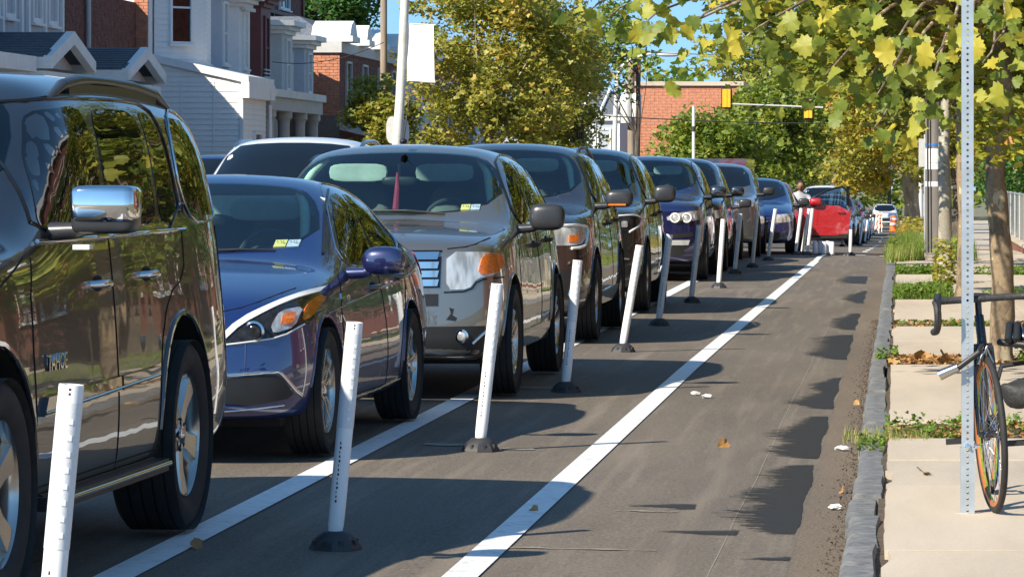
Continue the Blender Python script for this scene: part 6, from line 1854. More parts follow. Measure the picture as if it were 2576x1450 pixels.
    for k, (Y, wd) in enumerate(((104.7, 1.5), (107.8, 1.1), (110.9, 1.1), (114.2, 1.1))):
        c = MB(); c.mat(M_wht); M = Matrix(((0, 0, 1, 0), (1, 0, 0, 0), (0, 1, 0, 0), (0, 0, 0, 1)))
        c.box(-16.6, -15.25, Y - wd / 2, Y + wd / 2, 5.26, 5.42); c.prism([(Y - wd / 2, 5.425), (Y + wd / 2, 5.425), (Y + wd * .3, 5.72), (Y, 5.86), (Y - wd * .3, 5.72)], M, -16.4, -15.32)
        c.build('cornice_pediment', None, h)
    F = PX(-15.60, 104.0)
    for u in (1.0, 4.2, 7.4, 10.4): window(h, F, u, u + 1.0, 3.1, 4.75, M_greyp); window(h, F, u, u + 1.2, 1.1, 2.5, M_wht)
    aw = MB(); aw.mat(M_wht); aw.add([(-15.5, 103.2, 3.0), (-13.9, 103.2, 2.55), (-13.9, 112, 2.55), (-15.5, 112, 3.0), (-15.5, 103.2, 2.8), (-13.9, 103.2, 2.42), (-13.9, 112, 2.42), (-15.5, 112, 2.8)], [(0, 1, 2, 3), (4, 7, 6, 5), (0, 4, 5, 1), (1, 5, 6, 2), (2, 6, 7, 3)])
    aw.mats = [M_greyp]; aw.build('porch_roof', None, h)
    for Y in (103.4, 106, 108.8, 111.6):
        c = MB(); c.mat(M_greyp); c.box(-14.2, -14.0, Y - .1, Y + .1, 0, 2.45); c.build('porch_post', None, h)
    d_ = MB(); d_.mat(M_door); d_.box(-15.6, -15.5, 101.2, 102.2, 0, 2.3); d_.build('door', None, h)
    # --- more of the row behind the street trees
    for k, (Y, mt, lb) in enumerate(((117.2, M_greyp, 'grey row house mostly hidden behind the first big street tree'), (127, M_brick, 'red brick row house glimpsed through the street trees'), (138, M_bluegr, 'blue-grey row house glimpsed low through the street trees'))):
        h = empty('row_house', (0, 0, 0), 0, lb, 'house', GR)
        solid(h, 'wall', mt, -26, -15.8, Y, Y + 9.6, -1, 5.3)
        c = MB(); c.mat(M_wht); c.box(-16.2, -15.3, Y, Y + 9.6, 5.302, 5.6); c.build('cornice', None, h)
        F = PX(-15.8, Y)
        for u in (.8, 3.2, 5.6, 7.9): window(h, F, u, u + 1.1, 3.1, 4.8, M_wht); window(h, F, u, u + 1.1, .4, 2.1, M_wht)
    # --- far blue house with slatted dormers and the brick warehouse
    h = empty('blue_house', (0, 0, 0), 0, 'far pale blue house with dark roof left of the brick warehouse', 'house')
    solid(h, 'wall', M_bluegr, -20, -12.4, 165, 173, -1, 4.1)
    F = PYm(-20, 165)
    for u in (4.6, 5.6, 6.6): window(h, F, u, u + .6, 1.2, 3.6, M_wht)
    pl = MB(); pl.mat(M_wht)
    for u in (4.35, 5.35, 6.4, 7.45): F.box(pl, u, u + .14, -1, 4.1, 0, .06)
    F.box(pl, 0, 7.6, 3.95, 4.2, .061, .2); pl.build('pilaster', None, h)
    rf = MB(); rf.mat(M_slate); rf.add([(-20, 164.8, 4.2), (-12.2, 164.8, 4.2), (-12.9, 166.5, 5.3), (-20, 166.5, 5.3), (-12.2, 173, 4.2), (-12.9, 172, 5.3)], [(0, 1, 2, 3), (1, 4, 5, 2)]); rf.build('roof', None, h)
    for x in (-14.1, -13.3, -12.6):
        c = MB(); c.mat(M_wht); c.tube([(x, 164.75, 4.25), (x + .35, 166.4, 5.35)], .07, 6); c.build('roof_rib', None, h)
    w = empty('brick_warehouse', (0, 0, 0), 0, 'sunlit orange brick wall of the far warehouse under the sky gap', 'building')
    solid(w, 'wall', M_mortar, -13.0, -7.5, 176, 190, -1.5, 5.75)
    bricks(w, PYm(-13.0, 176), 0, 5.5, -1, 5.72, M_bricko, seed=9, lb=.40, hb=.14)
    cp = MB(); cp.mat(M_conc); cp.box(-13.1, -7.4, 175.85, 190, 5.752, 5.95); cp.build('coping', None, w)
    ch = MB(); ch.mat(M_brickd); ch.box(-12.75, -12.35, 177, 177.5, 5.96, 6.9); ch.lathe([(.22, 6.9), (.25, 7.1), (.1, 7.2), (.05, 7.5)], 10, M=Matrix.Translation((-12.55, 177.25, 0)), cap=True); ch.build('chimney', None, w)
    # --- right-hand side: brick row behind the footway (seen in the gap and mirrored in the cars)
    GR2 = 'brick houses behind the footway'
    rr = random.Random(8)
    lbs = ['brick house at the near end behind the footway', 'brick house with white sills second along the footway side', 'brick house third along the footway side', 'darker brick house level with the second plane tree', 'brick house level with the utility pole', 'brick house behind the green bush', 'brick house past the chain-link fence', 'brick house by the golden trees']
    for k in range(8):
        Y = 22 + k * 9.2
        h = empty('brick_house', (0, 0, 0), 0, lbs[k], 'house', GR2)
        X = 6.6 + (k % 2) * .15
        mt = M_brick if k % 3 else M_brickd
        mb = MB(); mb.mat(mt); mb.box(X, X + 9, Y, Y + 9.1, 0, 8.6); mb.build('wall', None, h)
        F = Face((X, Y + 9.1, 0), (0, -1, 0), (-1, 0, 0))
        for u in (.9, 3.4, 6.6):
            window(h, F, u, u + 1.1, 4.9, 6.9, M_wht)
            if u < 6: window(h, F, u, u + 1.1, 1.2, 3.2, M_wht)
        d_ = MB(); d_.mat(M_door); F.box(d_, 6.7, 7.7, .3, 2.7, 0, .06); d_.build('door', None, h)
        c = MB(); c.mat(M_wht); F.box(c, 0, 9.1, 7.9, 8.3, 0, .35); c.build('cornice', None, h)
        st = MB(); st.mat(M_conc); 
        for j in range(3): F.box(st, 6.4, 8.0, .0 + j * .12 - .1, .12 + j * .12 - .002, .07, 1.3 - j * .35)
        st.build('steps', None, h)
    w = empty('front_garden_wall', (0, 0, 0), 0, 'low brick garden wall under the chain-link fence', 'wall')
    mb = MB(); mb.mat(M_brick); mb.box(2.26, 2.46, 44, 92, -.5, .22); mb.build('brickwork', None, w); mb = MB(); mb.mat(M_conc); mb.box(2.23, 2.49, 44, 92, .222, .27); mb.build('coping', None, w)
    # chain-link fence
    f = empty('chain_link_fence', (0, 0, 0), 0, 'grey chain-link fence on the low brick wall past the plane trees', 'fence')
    for Y in (56, 59, 62, 65, 68, 71, 74, 77, 80, 83, 86, 89):
        p = MB(); p.mat(M_galv); p.tube([(2.36, Y, .272), (2.36, Y, 1.2)], .03, 8); p.build('fence_post', None, f, 40)
    p = MB(); p.mat(M_galv); p.tube([(2.36, 56, 1.17), (2.36, 89, 1.17)], .022, 8); p.build('top_rail', None, f, 40)
    p = MB(); p.mat(M_galv); n = 0
    Y = 56.0
    while Y < 88.2:
        for sg in (1, -1):
            h0 = .38; a0 = Y
            p.tube([(2.37, Y + (0 if sg > 0 else .82), .30), (2.37, Y + (.82 if sg > 0 else 0), 1.15)], .0035, 3, cap=False)
        Y += .10
    o = p.build('wire_mesh', None, f); o['kind'] = 'stuff'

# ================================================================== street furniture
def flex_post(label, x, y, lean, h=.92, low=False, g=None, band=True, rot=0.0):
    z = zroad(x, y)
    root = empty('flexible_delineator_post', (x, y, z), 0, label, 'bollard', g)
    if 'fp' not in WP:
        b_ = MB(); b_.mat(M_base)
        b_.lathe([(.108, 0), (.106, .010), (.094, .028), (.072, .055), (.050, .072), (.042, .074), (.038, .074)], 8, cap=True)
        for k in range(8):
            a = 2 * PI * (k + .5) / 8
            b_.box(.080, .094, -.007, .007, .018, .040, Matrix.Rotation(a, 4, 'Z'))
        WP['fp'] = b_.mesh('base', 30)
        t = MB(); t.mat(M_post)
        t.lathe([(.029, 0), (.032, .03), (.033, .10), (.0335, .84), (.033, .846), (.028, .846), (.028, .75)], 24)
        t.mat(M_well); t.lathe([(.0285, .80), (0, .80)], 16)
        WP['ft'] = t.mesh('tube', 40)
        r_ = MB(); r_.mat(M_retro); r_.lathe([(.0345, .42), (.0345, .80)], 24)
        for k in range(8):
            a = -1.15; M = Matrix.Rotation(a, 4, 'Z')
            r_.mat(M_post); r_.box(.0335, .0358, -.006, .006, .45 + k * .042, .464 + k * .042, M)
        WP['fr'] = r_.mesh('reflective_band', 40)
        k_ = MB(); k_.mat(M_ink)
        for k in range(14):
            M = Matrix.Rotation(-1.75, 4, 'Z')
            k_.box(.0320, .0340, -.0035, .0035 - (k % 3) * .002, .12 + k * .018, .130 + k * .018, M)
        for k in range(2): k_.box(.0325, .0342, -.003, .003, .82 + k * .012, .826 + k * .012, Matrix.Rotation(-1.45, 4, 'Z'))
        WP['fk'] = k_.mesh('small_print', None)
    link_mesh('base', WP['fp'], root, None, (0, 0, rot))
    s_ = (h - .072) / .846
    o = link_mesh('tube', WP['ft'], root, (0, 0, .072), (lean[1], lean[0] * 1.3, rot)); o.scale = (1, 1, s_)
    if band:
        link_mesh('reflective_band', WP['fr'], o)
        p = link_mesh('small_print', WP['fk'], o)
        p['kind'] = 'stuff'
    return root

def build_furniture():
    G = 'white flexible posts along the bike lane'
    P = [(-2.31, 10.05, (.07, 0), 'white flexible post nearest the camera, against the front wheel of the black SUV'),
         (-2.285, 15.1, (.073, .02), 'white post with the biggest shadow, in front of the blue sedan front wheel'),
         (-2.30, 20.45, (.085, 0), 'third white post, in front of the silver crossover bumper'),
         (-2.33, 26.0, (.075, 0), 'fourth white post, its base level with the silver crossover rear wheel'),
         (-2.37, 31.9, (.13, 0), 'strongly leaning white post with shaded blue lower half beside the brown SUV'),
         (-2.42, 37.4, (.095, 0), 'sixth white post, in shade beside the green-black SUV rear'),
         (-2.47, 44.1, (.085, 0), 'seventh post, dull and shaded, next to the navy SUV headlamps'),
         (-2.43, 49.9, (.055, 0), 'eighth post, bright white, right beside the navy SUV'),
         (-2.53, 57.0, (.08, 0), 'ninth post, thin and grey, in front of the pale sedan flank'),
         (-2.42, 61.0, (.07, 0), 'tenth post, directly before the grey crossover headlamp'),
         (-2.34, 66.0, (.12, 0), 'eleventh post, at the near corner of the grey crossover'),
         (-2.05, 73.0, (.10, 0), 'first of three thin posts before the dark blue sedan bumper'),
         (-1.93, 73.2, (.13, 0), 'middle of three thin posts before the dark blue sedan'),
         (-1.82, 73.0, (.09, 0), 'last of three thin posts, overlapping the red open door'),
         (-1.87, 119.0, (.06, 0), 'post right of the red open door beside the black sedan'),
         (-1.50, 137, (.12, 0), 'thick-looking post beyond the black sedan mirror'),
         (-1.42, 128, (.11, 0), 'post at the start of the far bike lane dashes')]
    for i, (x, y, ln, lb) in enumerate(P): flex_post(lb, x, y, ln, .92 if i else .95, g=G, rot=.2 * math.sin(i * 3))
    for k in range(11):
        Y = 146 + k * 13
        flex_post('far white post nearest in the line receding beyond the red door' if k == 0 else 'far white post in the receding line beyond the red door', -1.40 - .02 * k + .03 * math.sin(k * 2), Y, (.09 + .04 * math.sin(k), 0), .92, g='far posts receding beyond the red door', band=False)
    flex_post('short white stub post standing on the painted bar', -1.00, 74.0, (.02, 0), .52, g=None, band=False)
    GS = 'low white stubs under the red door'
    for k, (x, l) in enumerate(((-1.70, 0), (-1.60, 0), (-1.53, 0), (-1.46, 0), (-1.37, 0))):
        root = empty('short_delineator', (x, 74.2 + .5 * (k % 2), zroad(x, 74.4)), 0, 'short white stub standing in the row under the red open door', 'bollard', GS)
        b_ = MB(); b_.mat(M_post); b_.lathe([(.052, .03), (.052, .26), (.04, .275), (0, .275)], 14); b_.build('tube', None, root, 40)
        b_ = MB(); b_.mat(M_base); b_.lathe([(.11, 0), (.10, .03), (0, .032)], 12); b_.build('base', None, root)

    # ---- perforated square sign post
    sp = empty('sign_post', (.283, 15.85, .118), 0, 'tall perforated galvanised square post with the bicycle leaning on it', 'post')
    def perf(name, half, z0, z1, hole, pitch, skip=None):
        mb = MB(); mb.mat(M_galv)
        n = int((z1 - z0) / pitch)
        for sd in range(4):
            M = Matrix.Rotation(sd * PI / 2, 4, 'Z')
            for k in range(n):
                zc = z0 + (k + .5) * pitch
                P8 = [(hole * math.cos(a), hole * math.sin(a)) for a in [PI / 8 + PI / 4 * j for j in range(8)]]
                ou = [(half, pitch * .3), (half * .4, pitch / 2), (-half * .4, pitch / 2), (-half, pitch * .3), (-half, -pitch * .3), (-half * .4, -pitch / 2), (half * .4, -pitch / 2), (half, -pitch * .3)]
                cor = [(half, pitch / 2), (-half, pitch / 2), (-half, -pitch / 2), (half, -pitch / 2)]
                vs = [M @ Vector((x, -half, zc + z)) for x, z in P8 + ou + cor]
                b0 = mb.add(vs, [(j, (j + 1) % 8, 8 + (j + 1) % 8, 8 + j) for j in range(8)] + [(8, 16, 9), (10, 17, 11), (12, 18, 13), (14, 19, 15)])
        return mb.build(name, None, sp)
    perf('post', .0255, .0, 3.2, .0056, .0254)
    perf('sleeve', .0300, .0, .30, .0060, .0254)
    for z in (.285, .285):
        pass
    for i, (x, y, ax) in enumerate(((-.0, -.034, 'y'), (.034, 0, 'x'))):
        b_ = MB(); b_.mat(M_chrome); b_.lathe([(.012, -.006), (.012, .006), (.006, .007), (.006, .02), (0, .021)], 8, M=TR(x, y, .285) @ (Matrix.Rotation(PI / 2, 4, 'X') if ax == 'y' else Matrix.Rotation(PI / 2, 4, 'Y')))
        b_.build('bolt', None, sp, 40)
    mb = MB(); mb.mat(M_conc2); mb.lathe([(.055, -.01), (.055, .004), (0, .005)], 12); mb.build('ground_collar', None, sp)

    # ---- banner pole
    bp = empty('street_light', (-10.15, 74.6, .13), 0, 'pale tapered street light pole carrying a blank white banner', 'street light')
    b_ = MB(); b_.mat(M_polep); b_.tube([(0, 0, 0), (.09, 0, 2.0), (.16, 0, 3.0), (.36, 0, 7.2), (.5, 0, 8.2)], [.12, .10, .095, .075, .06], 14); b_.build('pole', None, bp, 40)
    b_ = MB(); b_.mat(M_banner)
    n = 8; vs = []
    for j in range(n + 1):
        for i in range(4): vs.append((.30 + .545 * i / 3 + .02 * j / n - .02, -.02 + .02 * math.sin(i + j * .6), 4.44 - 1.14 * j / n + (-.03 * i / 3)))
    b_.add(vs, [(j * 4 + i, j * 4 + i + 1, j * 4 + i + 5, j * 4 + i + 4) for j in range(n) for i in range(3)])
    fl = b_.build('banner', None, bp); md = fl.modifiers.new('s', 'SOLIDIFY'); md.thickness = .006
    for z in (4.44, 3.30):
        b_ = MB(); b_.mat(M_polep); b_.tube([(.2, 0, z), (.86, 0, z - .03)], .016, 8); b_.build('banner_arm', None, bp, 40)
    for x, zz, s in ((-.04, 2.15, .0), (.20, 2.1, .0)):
        b_ = MB(); b_.mat(M_signb); b_.prism(chaikin([(x - .10, zz - .1), (x + .12, zz - .1), (x + .12, zz + .44), (x - .10, zz + .44)], 2), Matrix(((1, 0, 0, 0), (0, 0, 1, 0), (0, 1, 0, 0), (0, 0, 0, 1))), .11, .12)
        b_.build('sign_plate', None, bp)
    # ---- wooden pole over the roofs
    wp = empty('utility_pole', (-12.95, 93.5, -.26), 0, 'brown wooden utility pole rising between the cornices and the banner', 'pole')
    b_ = MB(); b_.mat(M_wood); b_.tube([(0, 0, 0), (.02, 0, 9)], [.10, .075], 12); b_.build('pole', None, wp, 40)
    # ---- curved street lamp and transformer pole
    lp = empty('street_light', (-10.2, 133, .13 + zfall(133)), 0, 'white street light with curved arm against the sky gap', 'street light')
    b_ = MB(); b_.mat(M_polep); b_.tube(chaikin([(0, 0, 0), (.0, 0, 3.2), (.08, 0, 5.6), (.20, 0, 6.2), (.6, 0, 6.55), (1.35, 0, 6.72)], 2, False), [.12, .09, .07, .05, .045], 12); b_.build('pole', None, lp, 40)
    b_ = MB(); b_.mat(M_greyp); b_.ball((1.95, 0, 6.68), .45, .14, .08, 14, 8, .8); b_.build('lamp_head', None, lp, 40)
    tp = empty('utility_pole', (-10.1, 140, .1 + zfall(140)), 0, 'utility pole with two white transformer cans beside the brick warehouse', 'pole')
    b_ = MB(); b_.mat(M_wood); b_.tube([(0, 0, 0), (0, 0, 7.0)], [.16, .12], 12); b_.build('pole', None, tp, 40)
    for x, z, s in ((-.18, 5.0, 1.0), (.22, 5.15, .85)):
        b_ = MB(); b_.mat(M_polep); b_.lathe([(0, -.55 * s), (.2 * s, -.52 * s), (.21 * s, .45 * s), (.17 * s, .52 * s), (0, .56 * s)], 16, M=Matrix.Translation((x, -.25, z))); 
        b_.tube([(x, -.25, z + .5 * s), (x, -.25, z + .72 * s)], .03, 6); b_.build('transformer_can', None, tp, 40)
    # ---- thin pale pole at the crossing
    q = empty('slim_pole', (-6.1, 110, zroad(-6.1, 110)), 0, 'slim pale pole standing before the bright green far trees', 'pole')
    b_ = MB(); b_.mat(M_polep); b_.tube([(0, 0, 0), (0, 0, 4.1)], [.055, .045], 8); b_.mat(M_wire); b_.tube([(0, 0, 3.35), (0, 0, 3.5)], .06, 8); b_.build('pole', None, q, 40)
    # ---- mast arm with yellow signals
    ma = empty('traffic_signal', (.75, 140, .1 + zfall(150)), 0, 'mast arm with two yellow traffic signals half hidden in foliage', 'traffic signal')
    b_ = MB(); b_.mat(M_polep); b_.tube(chaikin([(0, 0, 0), (0, 0, 4.5), (-.3, 0, 4.95), (-3.5, 0, 5.15), (-7.4, 0, 5.3)], 2, False), [.11, .06, .035, .028], 10); b_.mats = [M_greyp]; b_.build('mast', None, ma, 40)
    for x, z in ((-7.28, 5.5), (-4.22, 5.1)):
        b_ = MB(); b_.mat(M_yel); b_.box(x - .15, x + .15, -.12, .12, z - .34, z + .34)
        b_.box(x - .02, x + .02, -.14, -.121, z - .33, z + .33)
        o = b_.build('signal_head', None, ma)
        b_ = MB(); b_.mat(M_black); 
        b_.box(x - .20, x + .20, .125, .14, z - .40, z + .40); b_.build('backplate', None, o)
        for k in range(3):
            b_ = MB(); b_.mat(M_shade); b_.ball((x, .15, z - .2 + k * .2), .08, .03, .08, 10, 6); b_.build('lens', None, o)
    # ---- pedestrian signals
    def ped(X, Y, label, zt, w=.24, h=.42, zb=0):
        r = empty('pedestrian_signal', (X, Y, .1 + zfall(Y)), 0, label, 'signal')
        b_ = MB(); b_.mat(M_polep); b_.tube([(0, 0, 0), (0, 0, zt - h)], .055, 10); b_.build('post', None, r, 40)
        b_ = MB(); b_.mat(M_yel); b_.box(-w / 2, w / 2, -.1, .1, zt - h, zt); b_.build('signal_box', None, r)
        b_ = MB(); b_.mat(M_black); b_.box(-w / 2 - .05, -w / 2 - .002, -.12, .12, zt - h - .02, zt + .02); b_.build('visor', None, r)
    ped(.33, 128, 'yellow pedestrian signal on a white post over the tall grass', 2.50)
    ped(.78, 121, 'yellow pedestrian signal tight against the grey utility pole', 2.5, .16, .38)
    ped(2.9, 95, 'yellow signal box seen past the stout trunk, near the brick house', 2.15, .34, .40)
    # ---- grey utility pole with papers
    up = empty('utility_pole', (.60, 66.6, .09), 0, 'grey utility pole with taped papers and blue tape beside the plane trunks', 'pole')
    b_ = MB(); b_.mat(M_pgrey); b_.tube([(0, 0, 0), (-.02, 0, 3), (-.05, 0, 9)], [.155, .15, .12], 14); b_.build('pole', None, up, 40)
    for z, h, mt in ((1.80, .26, M_paper), (2.0, .045, M_bluet), (1.62, .12, M_paper), (1.30, .09, M_paper)):
        b_ = MB(); b_.mat(mt); b_.lathe([(.1565, z - h / 2), (.1565, z + h / 2)], 20, M=Matrix.Translation((-.012, 0, 0))); b_.build('taped_notice' if mt is M_paper else 'tape_band', None, up, 60)
    b_ = MB(); b_.mat(M_wire); b_.tube([(-.11, -.12, .1), (-.12, -.12, 1.5), (-.14, -.12, 4.5)], .018, 6); b_.build('cable_guard', None, up, 40)
    b_ = MB(); b_.mat(M_wire); b_.tube([(-.06, -.15, .1), (-.07, -.15, 1.5), (-.1, -.14, 4.5)], .012, 6); b_.build('cable', None, up, 40)
    sb = empty('sign', (.40, 69, .1), 0, 'grey back of a sign standing just left of the utility pole', 'sign')
    b_ = MB(); b_.mat(M_signb); b_.box(-.07, .16, -.01, .0, 1.60, 2.12); b_.build('sign_plate', None, sb)
    b_ = MB(); b_.mat(M_galv); b_.tube([(.05, .03, 0), (.05, .03, 2.2)], .028, 8); b_.build('post', None, sb, 40)
    # ---- hydrant-like orange marker, barrel, barricades
    hy = empty('fire_hydrant', (.085, 96, .08 + zfall(96)), 0, 'small orange hydrant showing above the tall grass', 'hydrant')
    b_ = MB(); b_.mat(M_orange); b_.lathe([(.12, 0), (.12, .05), (.085, .07), (.085, .40), (.115, .42), (.115, .46), (.09, .52), (.04, .58), (.03, .62), (0, .63)], 14); b_.build('barrel', None, hy, 40)
    b_ = MB(); b_.mat(M_orange); b_.tube([(-.15, 0, .32), (.15, 0, .32)], .04, 8); b_.tube([(0, -.15, .32), (0, 0, .32)], .05, 8); b_.build('outlet', None, hy, 40)
    cb = empty('traffic_barrel', (-.42, 225, .0 + zfall(225)), 0, 'orange construction barrel at the kerb near the white car', 'barrel')
    b_ = MB(); b_.mat(M_orange); b_.lathe([(.30, 0), (.30, .08), (.25, .1), (.24, .35), (.22, .62), (.19, .92), (.1, .98), (0, .98)], 16); b_.build('barrel', None, cb, 40)
    for z in (.40, .70):
        b_ = MB(); b_.mat(M_lane); b_.lathe([(.252 - (z - .3) * .085, z), (.248 - (z - .2) * .085, z + .12)], 16); b_.build('reflective_stripe', None, cb)
    for k, (x, y) in enumerate(((-1.70, 205), (-1.60, 216), (-1.9, 228))):
        br = empty('barricade', (x, y, zroad(x, y)), 0, ['nearest white and orange striped barricade at the far end of the posts', 'middle striped barricade at the far end of the posts', 'farthest striped barricade, half behind the others'][k], 'barricade', 'striped barricades')
        for z in (.35, .65, .95):
            b_ = MB(); b_.mat(M_lane); b_.box(-.55, .55, -.02, .0, z - .09, z + .09); o = b_.build('rail', None, br)
            for j in range(4):
                b_ = MB(); b_.mat(M_orange); b_.prism([(-.5 + j * .28, z - .088), (-.38 + j * .28, z - .088), (-.28 + j * .28, z + .088), (-.40 + j * .28, z + .088)], Matrix(((1, 0, 0, 0), (0, 0, 1, 0), (0, 1, 0, 0), (0, 0, 0, 1))), -.024, -.0205); b_.build('orange_stripe', None, o)
        for xx in (-.5, .5):
            b_ = MB(); b_.mat(M_post); b_.tube([(xx, -.25, 0), (xx, .02, 1.1), (xx, .3, 0)], .022, 6); b_.build('leg', None, br)
    # ---- distant lamps
    fl = empty('street_light', (-8.1, 330, zfall(330)), 0, 'far curved-arm street light above the red open door', 'street light')
    b_ = MB(); b_.mat(M_polep); b_.tube(chaikin([(0, 0, 0), (0, 0, 4.2), (.15, 0, 4.7), (.6, 0, 5.0), (1.4, 0, 5.1)], 2, False), [.13, .1, .09, .08], 8); b_.build('pole', None, fl, 40)
    b_ = MB(); b_.mat(M_polep); b_.ball((1.7, 0, 5.05), .4, .16, .09, 10, 6); b_.build('lamp_head', None, fl, 40)
    fs = empty('traffic_signal', (-6.7, 312, zfall(312)), 0, 'distant pale mast arm signals above the white van', 'traffic signal')
    b_ = MB(); b_.mat(M_polep); b_.tube(chaikin([(0, 0, 0), (0, 0, 3.2), (.3, 0, 3.8), (1.2, 0, 4.1), (4.3, 0, 4.2)], 2, False), [.11, .09], 8); b_.tube([(.95, 0, 0), (.95, 0, 3.7)], .08, 8); b_.build('mast', None, fs, 40)
    b_ = MB(); b_.mat(M_polep); b_.box(1.3, 1.9, -.1, .1, 3.5, 4.6); b_.build('signal_head', None, fs)
    b_ = MB(); b_.mat(M_lane); b_.box(2.4, 4.2, -.05, 0, 3.85, 4.25); b_.build('street_name_sign', None, fs)
    # ---- cables
    def cable(name, label, A, B, sag, r=.012):
        A, B = Vector(A), Vector(B)
        pts = [A.lerp(B, t / 14) - Vector((0, 0, sag * 4 * (t / 14) * (1 - t / 14))) for t in range(15)]
        mb = MB(); mb.mat(M_wire); mb.tube(pts, r, 5); o = mb.build(name, None); tag(o, label, 'cable', 'overhead cables')
    cable('overhead_cable', 'upper dark cable crossing the street before the brick warehouse', (-15.5, 118, 3.95), (3.2, 121, 3.3), .35, .018)
    cable('overhead_cable', 'thin cable from the wooden pole toward the roof cornice', (-11.9, 86, 4.6), (-15.3, 91, 4.3), .2, .010)
    cable('overhead_cable', 'thin high cable passing the curved street lamp', (-15, 126, 6.05), (5, 130, 5.7), .25, .014)
    cable('overhead_cable', 'lowest cable running toward the grey utility pole', (-9, 160, 4.1), (.6, 66.6, 4.2), .5, .012)

def build_bicycle():
    b = empty('bicycle', (.40, 15.85, .118), 0, 'black road bicycle with drop handlebar leaning against the perforated post', 'bicycle')
    fk = simple('bicycle_black', (0.015, 0.015, 0.018), 0.18, var=0.2, coat=.6)
    M_tape = simple('bar_tape', (0.03, 0.03, 0.03), 0.6, var=0.3, scale=60, bmp=.5)
    M_lime = simple('lime_rim', (0.20, 0.30, 0.03), 0.3)
    M_orr = simple('orange_rim', (0.38, 0.12, 0.03), 0.35)
    Rw = .335
    lean = R(-3.5)
    def wheel(cx, cy, yaw, name='wheel'):
        M = Matrix.Translation((cx, cy, Rw)) @ Matrix.Rotation(yaw, 4, 'Z')
        t = MB(); t.mat(M_rubber)
        t.lathe([(Rw - .028, -.010), (Rw - .016, -.015), (Rw - .004, -.009), (Rw, 0), (Rw - .004, .009), (Rw - .016, .015), (Rw - .028, .010)], 56, axis='x')
        o = t.build(name, None, b, 50); o.matrix_local = Matrix.Rotation(lean, 4, 'Y') @ M
        r_ = MB(); r_.mat(M_orr); r_.lathe([(Rw - .028, -.010), (Rw - .045, -.009), (Rw - .047, 0)], 56, axis='x'); r_.mat(M_lime); r_.lathe([(Rw - .047, 0), (Rw - .045, .009), (Rw - .028, .010)], 56, axis='x')
        r_.build('rim', None, o, 50)
        s_ = MB(); s_.mat(M_chrome)
        for k in range(28):
            a = 2 * PI * k / 28; a2 = a + (.9 if k % 4 < 2 else -.9); x = .028 if k % 2 else -.028
            s_.tube([(x, .018 * math.cos(a2), .018 * math.sin(a2)), (0, (Rw - .046) * math.cos(a), (Rw - .046) * math.sin(a))], .0013, 4, cap=False)
        q = s_.build('spokes', None, o); q['kind'] = 'stuff'
        h = MB(); h.mat(fk); h.lathe([(0, -.05), (.010, -.05), (.012, -.034), (.022, -.03), (.016, -.02), (.016, .02), (.022, .03), (.012, .034), (.010, .05), (0, .05)], 16, axis='x'); h.build('hub', None, o, 40)
        return o
    ML = Matrix.Rotation(lean, 4, 'Y')
    yw = R(9)
    wheel(0, 0, yw)
    # frame heads back and slightly right
    ax = Vector((.01, .99, 0)).normalized(); sx = Vector((ax.y, -ax.x, 0))
    steer = Vector((-math.sin(yw), math.cos(yw), 0)); sside = Vector((math.cos(yw), math.sin(yw), 0))
    hub = Vector((0, 0, Rw))
    crown = hub + steer * .055 + Vector((0, 0, .37)); headt = crown + steer * .045 + Vector((0, 0, .13))
    bb = crown + ax * .60 + Vector((0, 0, -.43)); seatc = bb + ax * .17 + Vector((0, 0, .50)); rh = hub + ax * 1.00
    def T(nme, segs, mat, par=b, sm=50):
        mb = MB(); mb.mat(mat)
        for pts, r_ in segs: mb.tube([ML @ Vector(p) for p in pts], r_, 10)
        return mb.build(nme, None, par, sm)
    fr = T('frame', [([headt, crown + Vector((0, 0, .0))], .021), ([crown + Vector((0, 0, .015)), bb], .018), ([headt - Vector((0, 0, .02)), seatc], .016), ([bb, seatc], .016),
                     ([bb, rh + sx * .06], .009), ([bb, rh - sx * .06], .009), ([seatc, rh + sx * .06], .007), ([seatc, rh - sx * .06], .007)], fk)
    T('fork', [([crown + sside * .035, crown + sside * .045 + Vector((0, 0, -.12)), hub + sside * .05], [.012, .011, .007]), ([crown - sside * .035, crown - sside * .045 + Vector((0, 0, -.12)), hub - sside * .05], [.012, .011, .007]), ([crown - sside * .04, crown + sside * .04], .014)], fk)
    wheel(rh.x, rh.y, R(-8))
    st = headt + Vector((0, 0, .075))
    cl = st - steer * .085
    T('stem', [([headt, st], .015), ([st, cl], .014)], fk)
    segs = []
    for sg in (1, -1):
        a = cl + sside * sg * .15; c1 = cl + sside * sg * .205
        pts = [cl, a, c1 - steer * .02, c1 - steer * .075 + Vector((0, 0, -.01)), c1 - steer * .09 + Vector((0, 0, -.07)), c1 - steer * .04 + Vector((0, 0, -.125)), c1 + steer * .05 + Vector((0, 0, -.13))]
        segs.append((chaikin([tuple(p) for p in pts], 2, False), .0155))
    hb = T('handlebar', segs, M_tape)
    for sg in (1, -1):
        c1 = cl + sside * sg * .205 - steer * .085
        T('brake_lever', [([c1 + Vector((0, 0, .012)), c1 - steer * .045 + Vector((0, 0, .03)), c1 - steer * .05 + Vector((0, 0, -.03)), c1 - steer * .02 + Vector((0, 0, -.10))], [.014, .013, .007, .005])], fk, hb)
    T('front_brake', [([crown - steer * .03 + sside * .03 + Vector((0, 0, -.07)), crown - steer * .04 + sside * .01 + Vector((0, 0, .0)), crown - steer * .03 - sside * .03 + Vector((0, 0, -.07))], [.012, .010, .012])], M_alloy)
    T('seat_post', [([seatc, seatc + ax * .05 + Vector((0, 0, .09))], .013)], M_alloy)
    sd = MB(); sd.mat(M_black); c = seatc + ax * .03 + Vector((0, 0, .11))
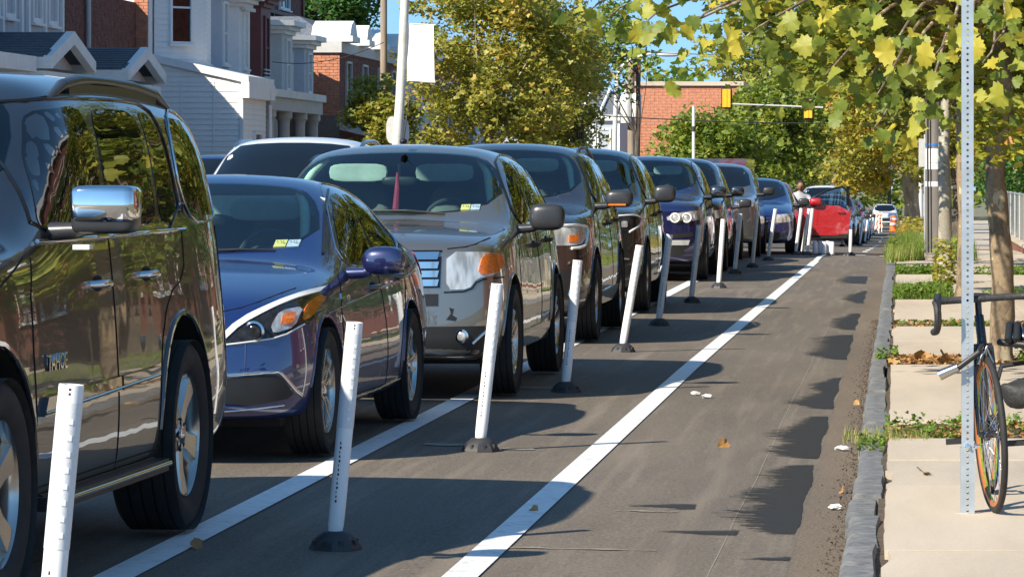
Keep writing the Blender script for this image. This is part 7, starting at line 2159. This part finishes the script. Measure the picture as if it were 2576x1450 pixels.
    Ms = Matrix.Rotation(math.atan2(-ax.x, ax.y), 4, 'Z')
    sd.ball(ML @ (c + ax * .05), .07, .10, .022, 16, 8, .9, Ms); sd.ball(ML @ (c - ax * .07), .026, .11, .018, 14, 8, 1, Ms); sd.build('saddle', None, b, 50)
    cr = MB(); cr.mat(fk); Mc = ML @ Matrix.Translation(bb + sx * .045) @ Matrix.Rotation(math.atan2(-ax.x, ax.y), 4, 'Z')
    cr.lathe([(.035, -.003), (.10, -.003), (.104, 0), (.10, .003), (.035, .003)], 28, M=Mc, axis='x'); cr.build('chainring', None, b, 40)
    for sg in (1, -1):
        e = bb + sx * sg * .075 + Vector((0, 0, -.02)) + ax * (-.16 * sg)
        T('crank_arm', [([bb + sx * sg * .06, e], [.013, .009])], fk)
        pd = MB(); pd.mat(M_black); q = e + sx * sg * .06; M_ = ML @ Matrix.Translation(q) @ Matrix.Rotation(math.atan2(-ax.x, ax.y), 4, 'Z')
        for (a0, a1, c0, c1_) in ((-.048, .048, -.034, -.026), (-.048, .048, .026, .034), (-.048, -.040, -.026, .026), (.040, .048, -.026, .026), (-.04, .04, -.006, .006)): pd.box(a0, a1, c0, c1_, -.011, .011, M_)
        pd.build('pedal', None, b)
    # lock across the post
    T('bike_lock', [([crown + Vector((0, -.01, .01)), Vector((-.03, -.07, crown.z - .02)), Vector((-.14, -.06, crown.z - .09))], [.012, .012, .014])], M_black)
    T('lock_head', [([Vector((-.12, -.07, crown.z - .075)), Vector((-.20, -.06, crown.z - .105))], [.020, .024])], M_alloy)
    # helmet and bag hanging behind
    h = MB(); h.mat(M_black)
    c = Vector((.56, 16.62, .80)) 
    for k in range(5):
        a = -.9 + k * .45
        h.tube([c + Vector((.11 * math.sin(a), -.13, .02)), c + Vector((.10 * math.sin(a), -.06, .085)), c + Vector((.09 * math.sin(a), .06, .085)), c + Vector((.08 * math.sin(a), .13, .0))], .017, 8)
    h.tube([c + Vector((-.12, -.06, .01)), c + Vector((0, -.14, -.0)), c + Vector((.12, -.06, .01)), c + Vector((.1, .09, .0)), c + Vector((0, .14, 0)), c + Vector((-.1, .09, 0)), c + Vector((-.12, -.06, .01))], .016, 8)
    hl = empty('bicycle_helmet', (0, 0, 0), 0, 'black vented helmet hanging on the bicycle behind the front wheel', 'helmet')
    h.build('shell', None, hl, 50)
    s2 = MB(); s2.mat(M_alloy); s2.ball(c + Vector((0, 0, .03)), .085, .10, .05, 16, 8); s2.build('liner', None, hl, 50)
    bg_ = empty('bag', (.55, 16.65, .52), 0, 'dark grey bag slung low on the bicycle frame below the helmet', 'bag')
    q = MB(); q.mat(M_tape); q.ball((0, 0, .06), .11, .08, .06, 18, 12, .75); q.v = [(a + .012 * math.sin(c_ * 40), b2, c_ + .012 * math.sin(a * 30 + b2 * 22)) for a, b2, c_ in q.v]; q.build('pouch', None, bg_, 60)
    q = MB(); q.mat(M_black); q.tube([(-.13, 0, .08), (-.10, .02, .18), (.05, .02, .20), (.13, 0, .09)], .012, 6); q.build('strap', None, bg_, 50)
build_ground(); build_houses(); build_trees(); build_grass(); build_cars(); build_furniture(); build_bicycle()
